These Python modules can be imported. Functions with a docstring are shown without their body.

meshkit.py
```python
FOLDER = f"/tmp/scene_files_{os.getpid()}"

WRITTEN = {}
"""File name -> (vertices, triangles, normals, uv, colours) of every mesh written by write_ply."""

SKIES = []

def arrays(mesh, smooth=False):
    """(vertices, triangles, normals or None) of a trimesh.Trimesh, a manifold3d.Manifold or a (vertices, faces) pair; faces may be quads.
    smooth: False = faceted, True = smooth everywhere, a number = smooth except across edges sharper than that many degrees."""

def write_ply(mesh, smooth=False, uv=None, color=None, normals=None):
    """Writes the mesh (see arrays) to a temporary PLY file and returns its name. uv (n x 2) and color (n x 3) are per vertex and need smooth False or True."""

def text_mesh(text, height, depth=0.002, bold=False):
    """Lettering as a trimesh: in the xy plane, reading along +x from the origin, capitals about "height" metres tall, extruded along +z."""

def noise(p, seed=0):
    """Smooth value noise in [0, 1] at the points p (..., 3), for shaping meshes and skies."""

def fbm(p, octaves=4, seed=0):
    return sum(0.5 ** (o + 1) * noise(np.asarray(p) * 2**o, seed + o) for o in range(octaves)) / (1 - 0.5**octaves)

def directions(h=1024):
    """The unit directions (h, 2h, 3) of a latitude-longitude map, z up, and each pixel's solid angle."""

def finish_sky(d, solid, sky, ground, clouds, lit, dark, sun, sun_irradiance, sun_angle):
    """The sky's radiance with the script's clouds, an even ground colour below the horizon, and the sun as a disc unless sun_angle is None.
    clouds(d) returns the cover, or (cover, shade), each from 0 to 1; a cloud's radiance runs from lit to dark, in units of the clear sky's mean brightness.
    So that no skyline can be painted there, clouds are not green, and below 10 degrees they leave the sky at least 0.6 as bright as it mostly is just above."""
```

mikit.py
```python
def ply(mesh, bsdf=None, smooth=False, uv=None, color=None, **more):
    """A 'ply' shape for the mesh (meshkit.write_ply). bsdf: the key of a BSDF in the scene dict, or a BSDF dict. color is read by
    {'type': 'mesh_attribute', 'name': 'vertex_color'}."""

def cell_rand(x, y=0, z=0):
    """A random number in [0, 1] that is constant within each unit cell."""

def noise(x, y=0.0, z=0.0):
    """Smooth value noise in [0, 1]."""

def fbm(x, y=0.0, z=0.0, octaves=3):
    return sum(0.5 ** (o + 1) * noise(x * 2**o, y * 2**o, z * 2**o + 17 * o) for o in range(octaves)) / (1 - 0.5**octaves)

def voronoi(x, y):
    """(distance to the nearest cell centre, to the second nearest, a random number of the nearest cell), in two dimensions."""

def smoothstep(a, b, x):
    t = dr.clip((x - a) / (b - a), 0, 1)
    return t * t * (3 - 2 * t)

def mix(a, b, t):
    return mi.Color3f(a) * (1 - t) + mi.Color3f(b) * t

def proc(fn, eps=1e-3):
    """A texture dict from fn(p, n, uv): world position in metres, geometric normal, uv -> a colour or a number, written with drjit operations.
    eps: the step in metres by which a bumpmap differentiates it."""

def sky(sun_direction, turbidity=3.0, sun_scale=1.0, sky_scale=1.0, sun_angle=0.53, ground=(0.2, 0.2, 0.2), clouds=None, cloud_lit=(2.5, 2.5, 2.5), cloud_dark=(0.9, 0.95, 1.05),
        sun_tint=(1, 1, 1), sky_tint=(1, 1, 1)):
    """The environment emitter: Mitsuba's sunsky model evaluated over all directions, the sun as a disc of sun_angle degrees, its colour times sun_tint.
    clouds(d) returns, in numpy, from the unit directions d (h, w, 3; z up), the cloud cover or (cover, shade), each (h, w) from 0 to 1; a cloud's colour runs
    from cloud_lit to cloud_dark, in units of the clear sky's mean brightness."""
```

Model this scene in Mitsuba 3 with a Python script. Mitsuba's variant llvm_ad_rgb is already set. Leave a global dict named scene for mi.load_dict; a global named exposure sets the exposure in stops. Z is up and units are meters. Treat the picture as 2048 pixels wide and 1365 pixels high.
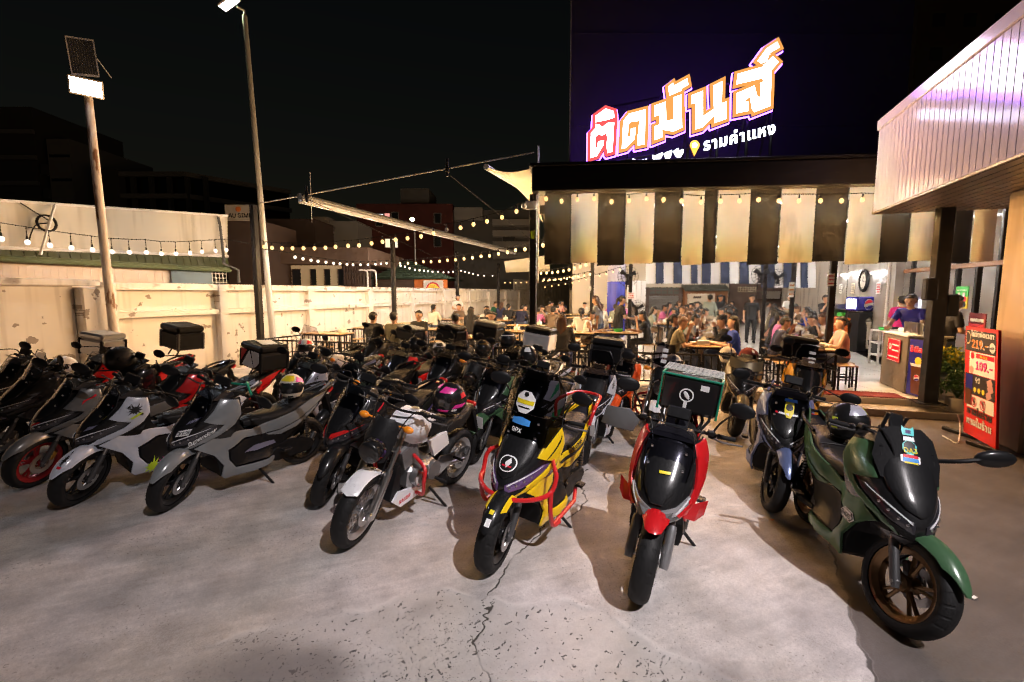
import math, random, numpy as np, trimesh, mitsuba as mi, drjit as dr, mikit, shapely
import manifold3d as m3
from meshkit import text_mesh, noise as npnoise, fbm as npfbm
from mikit import noise, fbm, voronoi, smoothstep, mix, proc, cell_rand
T = mi.ScalarTransform4f
scene, labels = {}, {}
rng = random.Random(7)
# ------------------------------------------------------------------ camera, sky, lights, exposure
F_PX, PITCH, EYE = 929.0, math.radians(5.96), 2.0
scene['camera'] = {'type': 'perspective', 'fov': 2 * math.degrees(math.atan(1024 / F_PX)), 'fov_axis': 'x', 'near_clip': 0.05, 'far_clip': 600.0,
                   'to_world': T().look_at(origin=[0, 0, EYE], target=[0, math.cos(PITCH), EYE - math.sin(PITCH)], up=[0, 0, 1])}
scene['sky'] = {**mikit.sky((0.4, -0.8, 0.05), sun_scale=0.0, sky_scale=0.10, sun_angle=None), 'sampling_weight': 3.0}
exposure = 0.0
KEY = (4.6, -3.8, 10.0)            # lens of the yard's third floodlight, on its pole behind and to the right of the camera
KEY_I, SIGN_L, BULB_L = 660.0, 4.5, 430.0

scene['yard_flood'] = {'type': 'spot', 'to_world': T().look_at(origin=KEY, target=[1.0, 2.9, 0], up=[0, 0, 1]), 'intensity': {'type': 'rgb', 'value': [KEY_I, KEY_I * .92, KEY_I * .93]}, 'beam_width': 3.0, 'cutoff_angle': 24.0, 'sampling_weight': 60.0}

def ray(px, py):
    x, d = (px - 1024) / F_PX, (py - 682.5) / F_PX
    return np.array([x, math.cos(PITCH) - math.sin(PITCH) * d, -math.sin(PITCH) - math.cos(PITCH) * d])
O_ = np.array([0, 0, EYE])
def G(px, py, z=0.0):             # the point seen at a photograph pixel, on the level z
    r = ray(px, py); return O_ + (z - EYE) / r[2] * r
def P(px, py, y):                 # ... on the upright plane y metres ahead
    r = ray(px, py); return O_ + y / r[1] * r
A19 = math.radians(19)
U, V = np.array([math.sin(A19), math.cos(A19), 0]), np.array([math.cos(A19), -math.sin(A19), 0])   # along the yard wall, and across it to the right
WALL0 = np.array([-7.72, 10.74, 0])
def W(px, py, off=0.0):           # ... on the upright plane that runs parallel to the yard wall, off metres to its left
    r = ray(px, py); a = WALL0 - V * off
    return O_ + r * ((a @ V) / (r @ V))
def WV(px, x0):                   # distance along U where pixel column px meets the plane V = x0
    r = ray(px, 600); r = r / (r @ V) * x0; return float(r @ U)

# ------------------------------------------------------------------ keys and entries
def uniq(k):
    if k not in scene and k not in labels: return k
    i = 1
    while f'{k}_{i:03d}' in scene or f'{k}_{i:03d}' in labels: i += 1
    return f'{k}_{i:03d}'
def tag(k, label=None, cat=None, group=None, kind=None):
    d = labels.setdefault(k, {})
    for a, b in (('label', label), ('category', cat), ('group', group), ('kind', kind)):
        if b: d[a] = b
    return k
def thing(name, label, cat, group=None):
    return tag(uniq(name), label, cat, group)
def put(name, mesh, m, parent=None, smooth=30, tw=None, emit=None, weight=1.0, **lab):
    k = uniq((parent + '__' if parent else '') + name)
    if isinstance(mesh, dict): d = dict(mesh)
    else: d = mikit.ply(mesh.get() if isinstance(mesh, B) else mesh, None, smooth=smooth)
    d['bsdf'] = {'type': 'ref', 'id': 'mat_' + m}
    if tw is not None: d['to_world'] = tw
    if emit is not None: d['emitter'] = {'type': 'area', 'radiance': {'type': 'rgb', 'value': list(map(float, emit))}, 'sampling_weight': float(weight)}
    scene[k] = d
    if lab: tag(k, **lab)
    return k
def struct(name, mesh, m, smooth=False, kind='structure', **kw):
    return put(name, mesh, m, smooth=smooth, kind=kind, **kw)

# ------------------------------------------------------------------ mesh helpers
def rotm(ax, deg):
    a = np.asarray(ax, float); a = a / np.linalg.norm(a); t = math.radians(deg)
    K = np.array([[0, -a[2], a[1]], [a[2], 0, -a[0]], [-a[1], a[0], 0]])
    return np.eye(3) + math.sin(t) * K + (1 - math.cos(t)) * K @ K
def frame(d):
    d = np.asarray(d, float); d = d / np.linalg.norm(d)
    a = np.cross(d, [0, 0, 1.0] if abs(d[2]) < .95 else [1.0, 0, 0]); a /= np.linalg.norm(a)
    return a, np.cross(d, a)
def _cb():
    p = np.array([[sx * (1 - (k == 0) * .1), sy * (1 - (k == 1) * .1), sz * (1 - (k == 2) * .1)] for sx in (-1, 1) for sy in (-1, 1) for sz in (-1, 1) for k in range(3)])
    q = np.array([[sx * (1 - (0 if k == 0 else .1)), sy * (1 - (0 if k == 1 else .1)), sz * (1 - (0 if k == 2 else .1))] for sx in (-1, 1) for sy in (-1, 1) for sz in (-1, 1) for k in range(3)])
    h = trimesh.convex.convex_hull(q, qhull_options='QbB Pp QJ')
    idx = [int(np.argmin(((q - v) ** 2).sum(1))) for v in h.vertices]
    s = np.array([(sx, sy, sz) for sx in (-1, 1) for sy in (-1, 1) for sz in (-1, 1) for k in range(3)], float)
    inn = np.array([[0 if k == 0 else 1, 0 if k == 1 else 1, 0 if k == 2 else 1] for _ in range(8) for k in range(3)], float)
    return s, inn, np.array(idx)[h.faces]
CB = _cb()
class B:
    def __init__(s): s.v, s.f, s.n = [], [], 0
    def add(s, v, f):
        v, f = np.asarray(v, float), np.asarray(f, int)
        if len(f) == 0: return s
        if f.shape[1] == 4: f = np.vstack([f[:, [0, 1, 2]], f[:, [0, 2, 3]]])
        s.v.append(v); s.f.append(f + s.n); s.n += len(v); return s
    def mesh(s, m, R=None, t=(0, 0, 0)):
        v = np.asarray(m.vertices); v = v if R is None else v @ np.asarray(R).T
        return s.add(v + np.asarray(t, float), m.faces)
    def obox(s, c, size, R=None, ch=0.0):
        h = np.asarray(size, float) / 2
        if ch > 0:
            sg, inn, f = CB; v = sg * (h - inn * min(ch, h.min() * .8))
        else:
            v = np.array([[x, y, z] for x in (-1, 1) for y in (-1, 1) for z in (-1, 1)]) * h
            f = np.array([[0, 1, 3, 2], [4, 6, 7, 5], [0, 4, 5, 1], [2, 3, 7, 6], [0, 2, 6, 4], [1, 5, 7, 3]])
        if R is not None: v = v @ np.asarray(R).T
        return s.add(v + np.asarray(c, float), f)
    def box(s, x0, x1, y0, y1, z0, z1, ch=0.0):
        return s.obox(((x0 + x1) / 2, (y0 + y1) / 2, (z0 + z1) / 2), (abs(x1 - x0), abs(y1 - y0), abs(z1 - z0)), None, ch)
    def tube(s, pts, r, n=10, caps=True):
        p = np.asarray(pts, float); r = np.broadcast_to(np.asarray(r, float), (len(p),))
        t = np.gradient(p, axis=0); t /= np.linalg.norm(t, axis=1, keepdims=True) + 1e-12
        a, b = frame(t[0]); rings, ang = [], np.arange(n) * 2 * np.pi / n
        for i in range(len(p)):
            a = a - t[i] * (a @ t[i]); a /= np.linalg.norm(a) + 1e-12; b = np.cross(t[i], a)
            rings.append(p[i] + r[i] * (np.cos(ang)[:, None] * a + np.sin(ang)[:, None] * b))
        v = np.vstack(rings); f = []
        for i in range(len(p) - 1):
            for j in range(n):
                k = (j + 1) % n; f.append([i * n + j, i * n + k, (i + 1) * n + k, (i + 1) * n + j])
        s.add(v, f)
        if caps:
            for i, fl in ((0, 1), (len(p) - 1, 0)):
                ring = v[i * n:(i + 1) * n]; c = np.vstack([ring, ring.mean(0)])
                s.add(c, [[(j + 1) % n, j, n] if fl else [j, (j + 1) % n, n] for j in range(n)])
        return s
    def cyl(s, p0, p1, r0, r1=None, n=14, caps=True):
        p0, p1 = np.asarray(p0, float), np.asarray(p1, float)
        a, b = frame(p1 - p0); ang = np.arange(n) * 2 * np.pi / n; ring = np.cos(ang)[:, None] * a + np.sin(ang)[:, None] * b
        r1 = r0 if r1 is None else r1
        v = np.vstack([p0 + ring * r0, p1 + ring * r1])
        s.add(v, [[j, (j + 1) % n, n + (j + 1) % n, n + j] for j in range(n)])
        if caps:
            s.add(np.vstack([v[:n], p0]), [[(j + 1) % n, j, n] for j in range(n)]); s.add(np.vstack([v[n:], p1]), [[j, (j + 1) % n, n] for j in range(n)])
        return s
    def lathe(s, prof, c, axis, n=28, a0=0, a1=360):      # prof: (radius, along axis)
        c = np.asarray(c, float); d = np.asarray(axis, float); d /= np.linalg.norm(d); a, b = frame(d)
        full = abs(a1 - a0 - 360) < 1e-6; k = n if full else n + 1
        ang = np.radians(a0 + (a1 - a0) * np.arange(k) / n); pr = np.asarray(prof, float); m = len(pr)
        v = np.vstack([c + d * h + r * (np.cos(ang)[:, None] * a + np.sin(ang)[:, None] * b) for r, h in pr])
        f = [[i * k + j, i * k + (j + 1) % k, (i + 1) * k + (j + 1) % k, (i + 1) * k + j] for i in range(m - 1) for j in range(n)]
        return s.add(v, f)
    def ell(s, c, r, R=None, n=10, cut=None):
        th = np.linspace(0, np.pi, n + 1); ph = np.arange(2 * n) * np.pi / n; k = 2 * n
        v = np.array([[math.sin(a) * math.cos(b), math.sin(a) * math.sin(b), math.cos(a)] for a in th for b in ph]) * np.asarray(r, float)
        if R is not None: v = v @ np.asarray(R).T
        return s.add(v + np.asarray(c, float), [[i * k + j, (i + 1) * k + j, (i + 1) * k + (j + 1) % k, i * k + (j + 1) % k] for i in range(n) for j in range(k)])
    def hull(s, pts):
        h = trimesh.convex.convex_hull(np.asarray(pts, float), qhull_options='QbB Pp QJ'); return s.add(h.vertices, h.faces)
    def prism(s, poly, fn, d0, d1):                       # a flat polygon (shapely or points) extruded between two offsets; fn maps (a, b, d) to space
        g = poly if hasattr(poly, 'exterior') else shapely.Polygon(poly)
        v, f = trimesh.creation.triangulate_polygon(g, engine='earcut'); n = len(v)
        p = np.vstack([fn(v[:, 0], v[:, 1], np.full(n, d0)), fn(v[:, 0], v[:, 1], np.full(n, d1))]); s.add(p, np.vstack([f[:, ::-1], f + n]))
        for ring in [g.exterior, *g.interiors]:
            q = np.array(ring.coords)[:-1]; m = len(q)
            p = np.vstack([fn(q[:, 0], q[:, 1], np.full(m, d0)), fn(q[:, 0], q[:, 1], np.full(m, d1))])
            s.add(p, [[j, (j + 1) % m, m + (j + 1) % m, m + j] for j in range(m)])
        return s
    def get(s):
        m = trimesh.Trimesh(np.vstack(s.v), np.vstack(s.f), process=False); return m
def plane_fn(o, e1, e2):
    o, e1, e2 = (np.asarray(x, float) for x in (o, e1, e2)); n = np.cross(e1, e2); n /= np.linalg.norm(n)
    return lambda a, b, d: o + np.outer(a, e1) + np.outer(b, e2) + np.outer(d, n)
def catenary(p0, p1, sag, n=16):
    p0, p1 = np.asarray(p0, float), np.asarray(p1, float); t = np.linspace(0, 1, n)[:, None]
    q = p0 + (p1 - p0) * t; q[:, 2] -= (4 * sag * t * (1 - t))[:, 0]; return q
def curve(pts, n=6):                                       # Catmull-Rom through the points
    p = np.asarray(pts, float); q = np.vstack([2 * p[0] - p[1], p, 2 * p[-1] - p[-2]]); out = []
    for i in range(1, len(q) - 2):
        for t in np.arange(n) / n:
            a, b, c, d = q[i - 1], q[i], q[i + 1], q[i + 2]
            out.append(.5 * (2 * b + (c - a) * t + (2 * a - 5 * b + 4 * c - d) * t * t + (3 * b - a - 3 * c + d) * t ** 3))
    return np.array(out + [p[-1]])
def grid_cut(g, res):
    """A shapely polygon as triangles no larger than the grid, without cracks."""
    x0, y0, x1, y1 = g.bounds; V2, F2 = [], []; prep = shapely.prepared.prep(g)
    for i in range(int(math.floor(x0 / res)), int(math.ceil(x1 / res))):
        for j in range(int(math.floor(y0 / res)), int(math.ceil(y1 / res))):
            c = shapely.box(i * res, j * res, (i + 1) * res, (j + 1) * res)
            if prep.contains(c):
                F2.append(np.array([[0, 1, 2], [0, 2, 3]])); V2.append(np.array([[i, j], [i + 1, j], [i + 1, j + 1], [i, j + 1]]) * res); continue
            if not prep.intersects(c): continue
            h = g.intersection(c)
            for k in getattr(h, 'geoms', [h]):
                if k.geom_type == 'Polygon' and k.area > 1e-9:
                    v, f = trimesh.creation.triangulate_polygon(k, engine='earcut')
                    if len(f): V2.append(np.asarray(v)); F2.append(np.asarray(f))
    n = np.cumsum([0] + [len(v) for v in V2]); v = np.vstack(V2); f = np.vstack([a + b for a, b in zip(F2, n)])
    key, inv = np.unique(np.round(v, 6), axis=0, return_inverse=True); f = inv.reshape(-1)[f]
    f = f[(f[:, 0] != f[:, 1]) & (f[:, 1] != f[:, 2]) & (f[:, 0] != f[:, 2])]
    return key, f
def panel(poly, fn, res=.05, off=0.0, th=.012, bev=.004, back=False):
    """A curved sheet: the polygon laid on the surface fn(a, b) -> points, lifted off by off, with edges th deep that roll over by bev."""
    g = poly if hasattr(poly, 'exterior') else shapely.Polygon(poly)
    if not g.is_valid: g = g.buffer(0)
    if g.geom_type != 'Polygon': g = max(g.geoms, key=lambda x: x.area)
    v, f = grid_cut(g, res); e = 1e-3
    p = fn(v); n = np.cross(fn(v + [e, 0]) - fn(v - [e, 0]), fn(v + [0, e]) - fn(v - [0, e])); n /= np.linalg.norm(n, axis=1, keepdims=True) + 1e-12
    b = {}
    for t in f:
        for i in range(3):
            k = (t[i], t[(i + 1) % 3]); r = (k[1], k[0])
            if r in b: del b[r]
            else: b[k] = 1
    on = np.zeros(len(v), bool); on[[x for k in b for x in k]] = True
    q = p + n * (off - bev * on)[:, None]; o = B().add(q, f)
    if b:
        k = np.array(list(b)); m = len(k); inner = p + n * (off - th)
        o.add(np.vstack([q[k[:, 0]], q[k[:, 1]], inner[k[:, 1]], inner[k[:, 0]]]), np.stack([np.arange(m) + m, np.arange(m), np.arange(m) + 3 * m, np.arange(m) + 2 * m], 1))
    if back: o.add(p + n * (off - th), f[:, ::-1])
    return o.get()
def text_on(fn, s, o, h, ang=0.0, off=.004, flip=1):
    """Lettering laid on the surface fn(a, b)."""
    m = text_mesh(s, 1.0, .001, True); v = np.asarray(m.vertices); c, sn = math.cos(ang), math.sin(ang)
    a, b2 = v[:, 0] * h * flip, v[:, 1] * h
    q = np.stack([o[0] + a * c - b2 * sn, o[1] + a * sn + b2 * c], 1); e = 1e-3
    n = np.cross(fn(q + [e, 0]) - fn(q - [e, 0]), fn(q + [0, e]) - fn(q - [0, e])); n /= np.linalg.norm(n, axis=1, keepdims=True) + 1e-12
    return trimesh.Trimesh(fn(q) + n * (off + np.where(v[:, 2] > .0005, .0008, 0))[:, None], m.faces if flip > 0 else m.faces[:, ::-1], process=False)
THAI = {"รามคำแหง":[[[386,0,373,50,390,50,397,20,400,14,404,18,405,32,403,36,397,37,394,50,404,51,415,47,422,35,422,20,417,8,407,1]],[[321,50,338,50,339,34,350,50,369,50,357,35,366,29,368,24,368,0,351,0,351,18,348,22,346,22,338,13,338,0,321,0]],[[289,8,289,50,306,50,306,14,308,11,312,12,313,1,308,-1,298,-1,292,2]],[[259,8,259,50,276,50,276,14,278,11,282,12,283,1,278,-1,268,-1,262,2]],[[213,35,213,48,215,49,230,51,239,49,243,46,246,40,246,-1,229,-1,229,34,225,37]],[[182,58,182,69,189,73,201,72,205,69,206,66,205,58,198,54,186,55],[189,65,191,60,196,60,198,65,196,67,191,67]],[[155,0,155,34,160,45,166,49,173,51,187,51,197,47,201,43,204,35,204,0,187,0,187,31,183,37,174,36,172,31,172,24,178,28,183,28,183,15,178,15,173,11,172,0]],[[96,50,113,50,114,19,118,14,123,14,127,19,127,50,144,50,144,11,139,2,133,-1,123,-1,116,2,112,7,109,0,96,0]],[[51,48,56,50,68,51,77,49,81,46,84,40,84,-1,67,-1,67,34,63,37,51,35]],[[2,4,7,18,17,13,26,13,28,15,26,18,15,21,7,26,4,32,4,40,6,45,13,50,23,52,36,51,41,49,41,35,31,38,23,38,21,36,43,25,45,21,45,10,43,6,39,2,31,-1,17,-1]]],"ร้อน":[[[107,13,107,50,124,50,124,21,126,15,129,14,133,14,138,22,138,50,155,50,155,0,142,0,141,7,140,7,132,0,119,-1,114,1,110,5]],[[51,15,51,30,76,30,76,20,68,20,69,14,72,12,79,13,82,21,81,32,76,37,64,37,54,34,54,48,66,51,79,51,89,48,95,42,99,31,99,18,96,9,91,3,80,-1,64,0,59,2,54,7]],[[2,4,7,18,17,13,26,13,28,15,26,18,15,21,7,26,4,32,4,40,6,45,13,50,23,52,36,51,41,49,41,35,31,38,23,38,21,36,43,25,45,21,45,10,43,6,39,2,31,-1,17,-1]],[[13,69,12,76,17,78,28,77,31,74,31,66,42,66,42,56,13,56,13,61,17,62,19,66,18,69]]],"รีฟิล":[[[120,9,121,20,126,26,133,29,150,31,146,37,134,37,125,33,126,48,137,51,150,51,155,50,163,45,167,36,167,0,150,0,150,19,140,18,137,15,139,10,145,9,145,0,128,0,122,4]],[[60,0,52,50,68,50,72,27,78,49,88,50,93,35,94,26,96,26,99,56,67,56,67,64,77,68,117,67,107,0,90,0,85,23,83,24,82,24,77,0]],[[4,4,9,18,19,13,28,13,30,15,28,18,17,21,9,26,6,32,6,40,8,45,15,50,25,52,38,51,43,49,43,35,33,38,25,38,23,36,45,25,47,21,47,10,45,6,41,2,33,-1,19,-1]],[[0,64,10,68,29,68,29,73,43,73,43,56,0,56]]],"ไม่จำกัดเวลา":[[[443,35,443,48,445,49,460,51,469,49,473,46,476,40,476,-1,459,-1,459,34,455,37]],[[388,9,389,20,394,26,401,29,418,31,414,37,402,37,393,33,394,48,405,51,418,51,423,50,431,45,435,36,435,0,418,0,418,19,408,18,405,15,407,10,413,9,413,0,396,0,390,4]],[[340,3,344,15,351,13,359,13,364,21,364,30,359,37,348,37,342,34,342,48,351,51,363,51,372,48,378,42,381,34,381,17,377,7,370,1,364,-1,352,-1]],[[311,8,311,50,328,50,328,14,330,11,334,12,335,1,330,-1,320,-1,314,2]],[[249,17,250,36,254,44,259,48,268,51,282,51,291,48,296,43,298,38,298,0,281,0,281,33,278,37,269,36,266,27,267,16,270,13,276,12,277,0,264,-1,258,1,253,6]],[[214,62,214,69,216,73,228,72,229,67,249,67,249,56,221,56]],[[192,31,194,42,201,48,219,51,233,47,238,42,240,37,240,0,223,0,223,32,218,37,213,37,210,34,210,32,215,31,217,28,216,23,210,18,210,0,193,0,193,19,194,22,200,28]],[[148,35,148,48,150,49,165,51,174,49,178,46,181,40,181,-1,164,-1,164,34,160,37]],[[96,34,97,48,108,51,122,51,132,48,138,43,142,32,142,19,138,8,134,4,127,1,101,0,101,19,97,20,97,30,116,30,117,13,123,16,125,27,124,32,118,37,105,37]],[[117,58,117,69,124,73,136,72,140,69,141,66,140,58,133,54,121,55],[124,65,126,60,131,60,133,65,131,67,126,67]],[[39,50,56,50,57,19,61,14,66,14,70,19,70,50,87,50,87,11,82,2,76,-1,66,-1,59,2,55,7,52,0,39,0]],[[71,56,71,76,86,76,86,56]],[[1,63,3,75,35,75,35,63,28,61,26,55,26,14,28,11,32,12,32,0,18,-1,12,2,10,5,9,57,12,62]]],"ทานในร้าน":[[[348,50,365,50,365,20,367,15,373,14,377,17,379,22,379,50,396,50,396,0,383,0,381,7,375,1,370,-1,360,-1,355,1,351,5,348,13]],[[304,48,309,50,321,51,330,49,334,46,337,40,337,-1,320,-1,320,34,316,37,304,35]],[[255,4,260,18,270,13,279,13,281,15,279,18,268,21,260,26,257,32,257,40,259,45,266,50,276,52,289,51,294,49,294,35,284,38,276,38,274,36,296,25,298,21,298,10,296,6,292,2,284,-1,270,-1]],[[266,69,265,76,270,78,281,77,284,74,284,66,295,66,295,56,266,56,266,61,270,62,272,66,271,69]],[[199,13,199,50,216,50,216,21,218,15,221,14,225,14,230,22,230,50,247,50,247,0,234,0,233,7,232,7,224,0,211,-1,206,1,202,5]],[[162,63,162,74,168,77,185,77,191,74,194,69,193,58,185,45,185,14,187,11,191,12,191,0,177,-1,171,2,169,5,168,49,176,58,176,61,172,64,166,64,164,62]],[[107,13,107,50,124,50,124,21,126,15,129,14,133,14,138,22,138,50,155,50,155,0,142,0,141,7,140,7,132,0,119,-1,114,1,110,5]],[[63,35,63,48,65,49,80,51,89,49,93,46,96,40,96,-1,79,-1,79,34,75,37]],[[6,0,6,49,19,49,21,43,24,46,32,50,42,50,49,47,54,38,54,0,37,0,37,30,33,35,28,35,24,30,23,0]]],"ติดมันส์":[[[267,59,268,69,274,73,293,73,293,62,283,62,281,56,269,55]],[[240,9,241,20,246,26,253,29,270,31,266,37,254,37,245,33,246,48,257,51,270,51,276,49,277,53,291,53,291,47,285,40,287,36,287,0,270,0,270,19,260,18,257,15,259,10,265,9,265,0,248,0,242,4]],[[183,13,183,50,200,50,200,21,202,15,205,14,209,14,214,22,214,50,231,50,231,0,218,0,217,7,216,7,208,0,195,-1,190,1,186,5]],[[146,62,146,69,148,73,160,72,161,67,181,67,181,56,153,56]],[[124,50,141,50,142,19,146,14,151,14,155,19,155,50,172,50,172,11,167,2,161,-1,151,-1,144,2,140,7,137,0,124,0]],[[63,31,66,41,75,49,82,51,96,51,105,48,110,43,112,38,112,0,95,0,95,33,91,37,83,36,80,27,81,16,84,13,90,12,91,0,78,-1,72,1,67,6,64,12]],[[4,18,5,39,9,47,13,50,24,51,31,46,35,50,46,51,53,47,55,42,55,0,38,0,38,34,37,37,34,37,33,34,27,34,26,37,23,37,21,30,22,16,26,12,31,12,32,0,20,-1,12,2,6,10]],[[10,64,20,68,54,68,54,56,10,56]]]}
def thai_polys(s):
    return [shapely.Polygon(np.array(r[0]).reshape(-1, 2), [np.array(x).reshape(-1, 2) for x in r[1:]]).buffer(0) for r in THAI[s]]
def flat_text(b, s, fn, o, h, d0, d1, thai=False):
    """Flat lettering h tall from o on the plane fn(a, b, d), added to the mesh b."""
    if thai:
        for g in thai_polys(s):
            g = shapely.affinity.affine_transform(g, [h / 70, 0, 0, h / 70, o[0], o[1]])
            for k in getattr(g, 'geoms', [g]): b.prism(k, fn, d0, d1)
    else:
        m = text_mesh(s, h, 1.0, True); v = np.asarray(m.vertices); b.add(fn(v[:, 0] + o[0], v[:, 1] + o[1], d0 + (d1 - d0) * v[:, 2]), m.faces)
    return b

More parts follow.
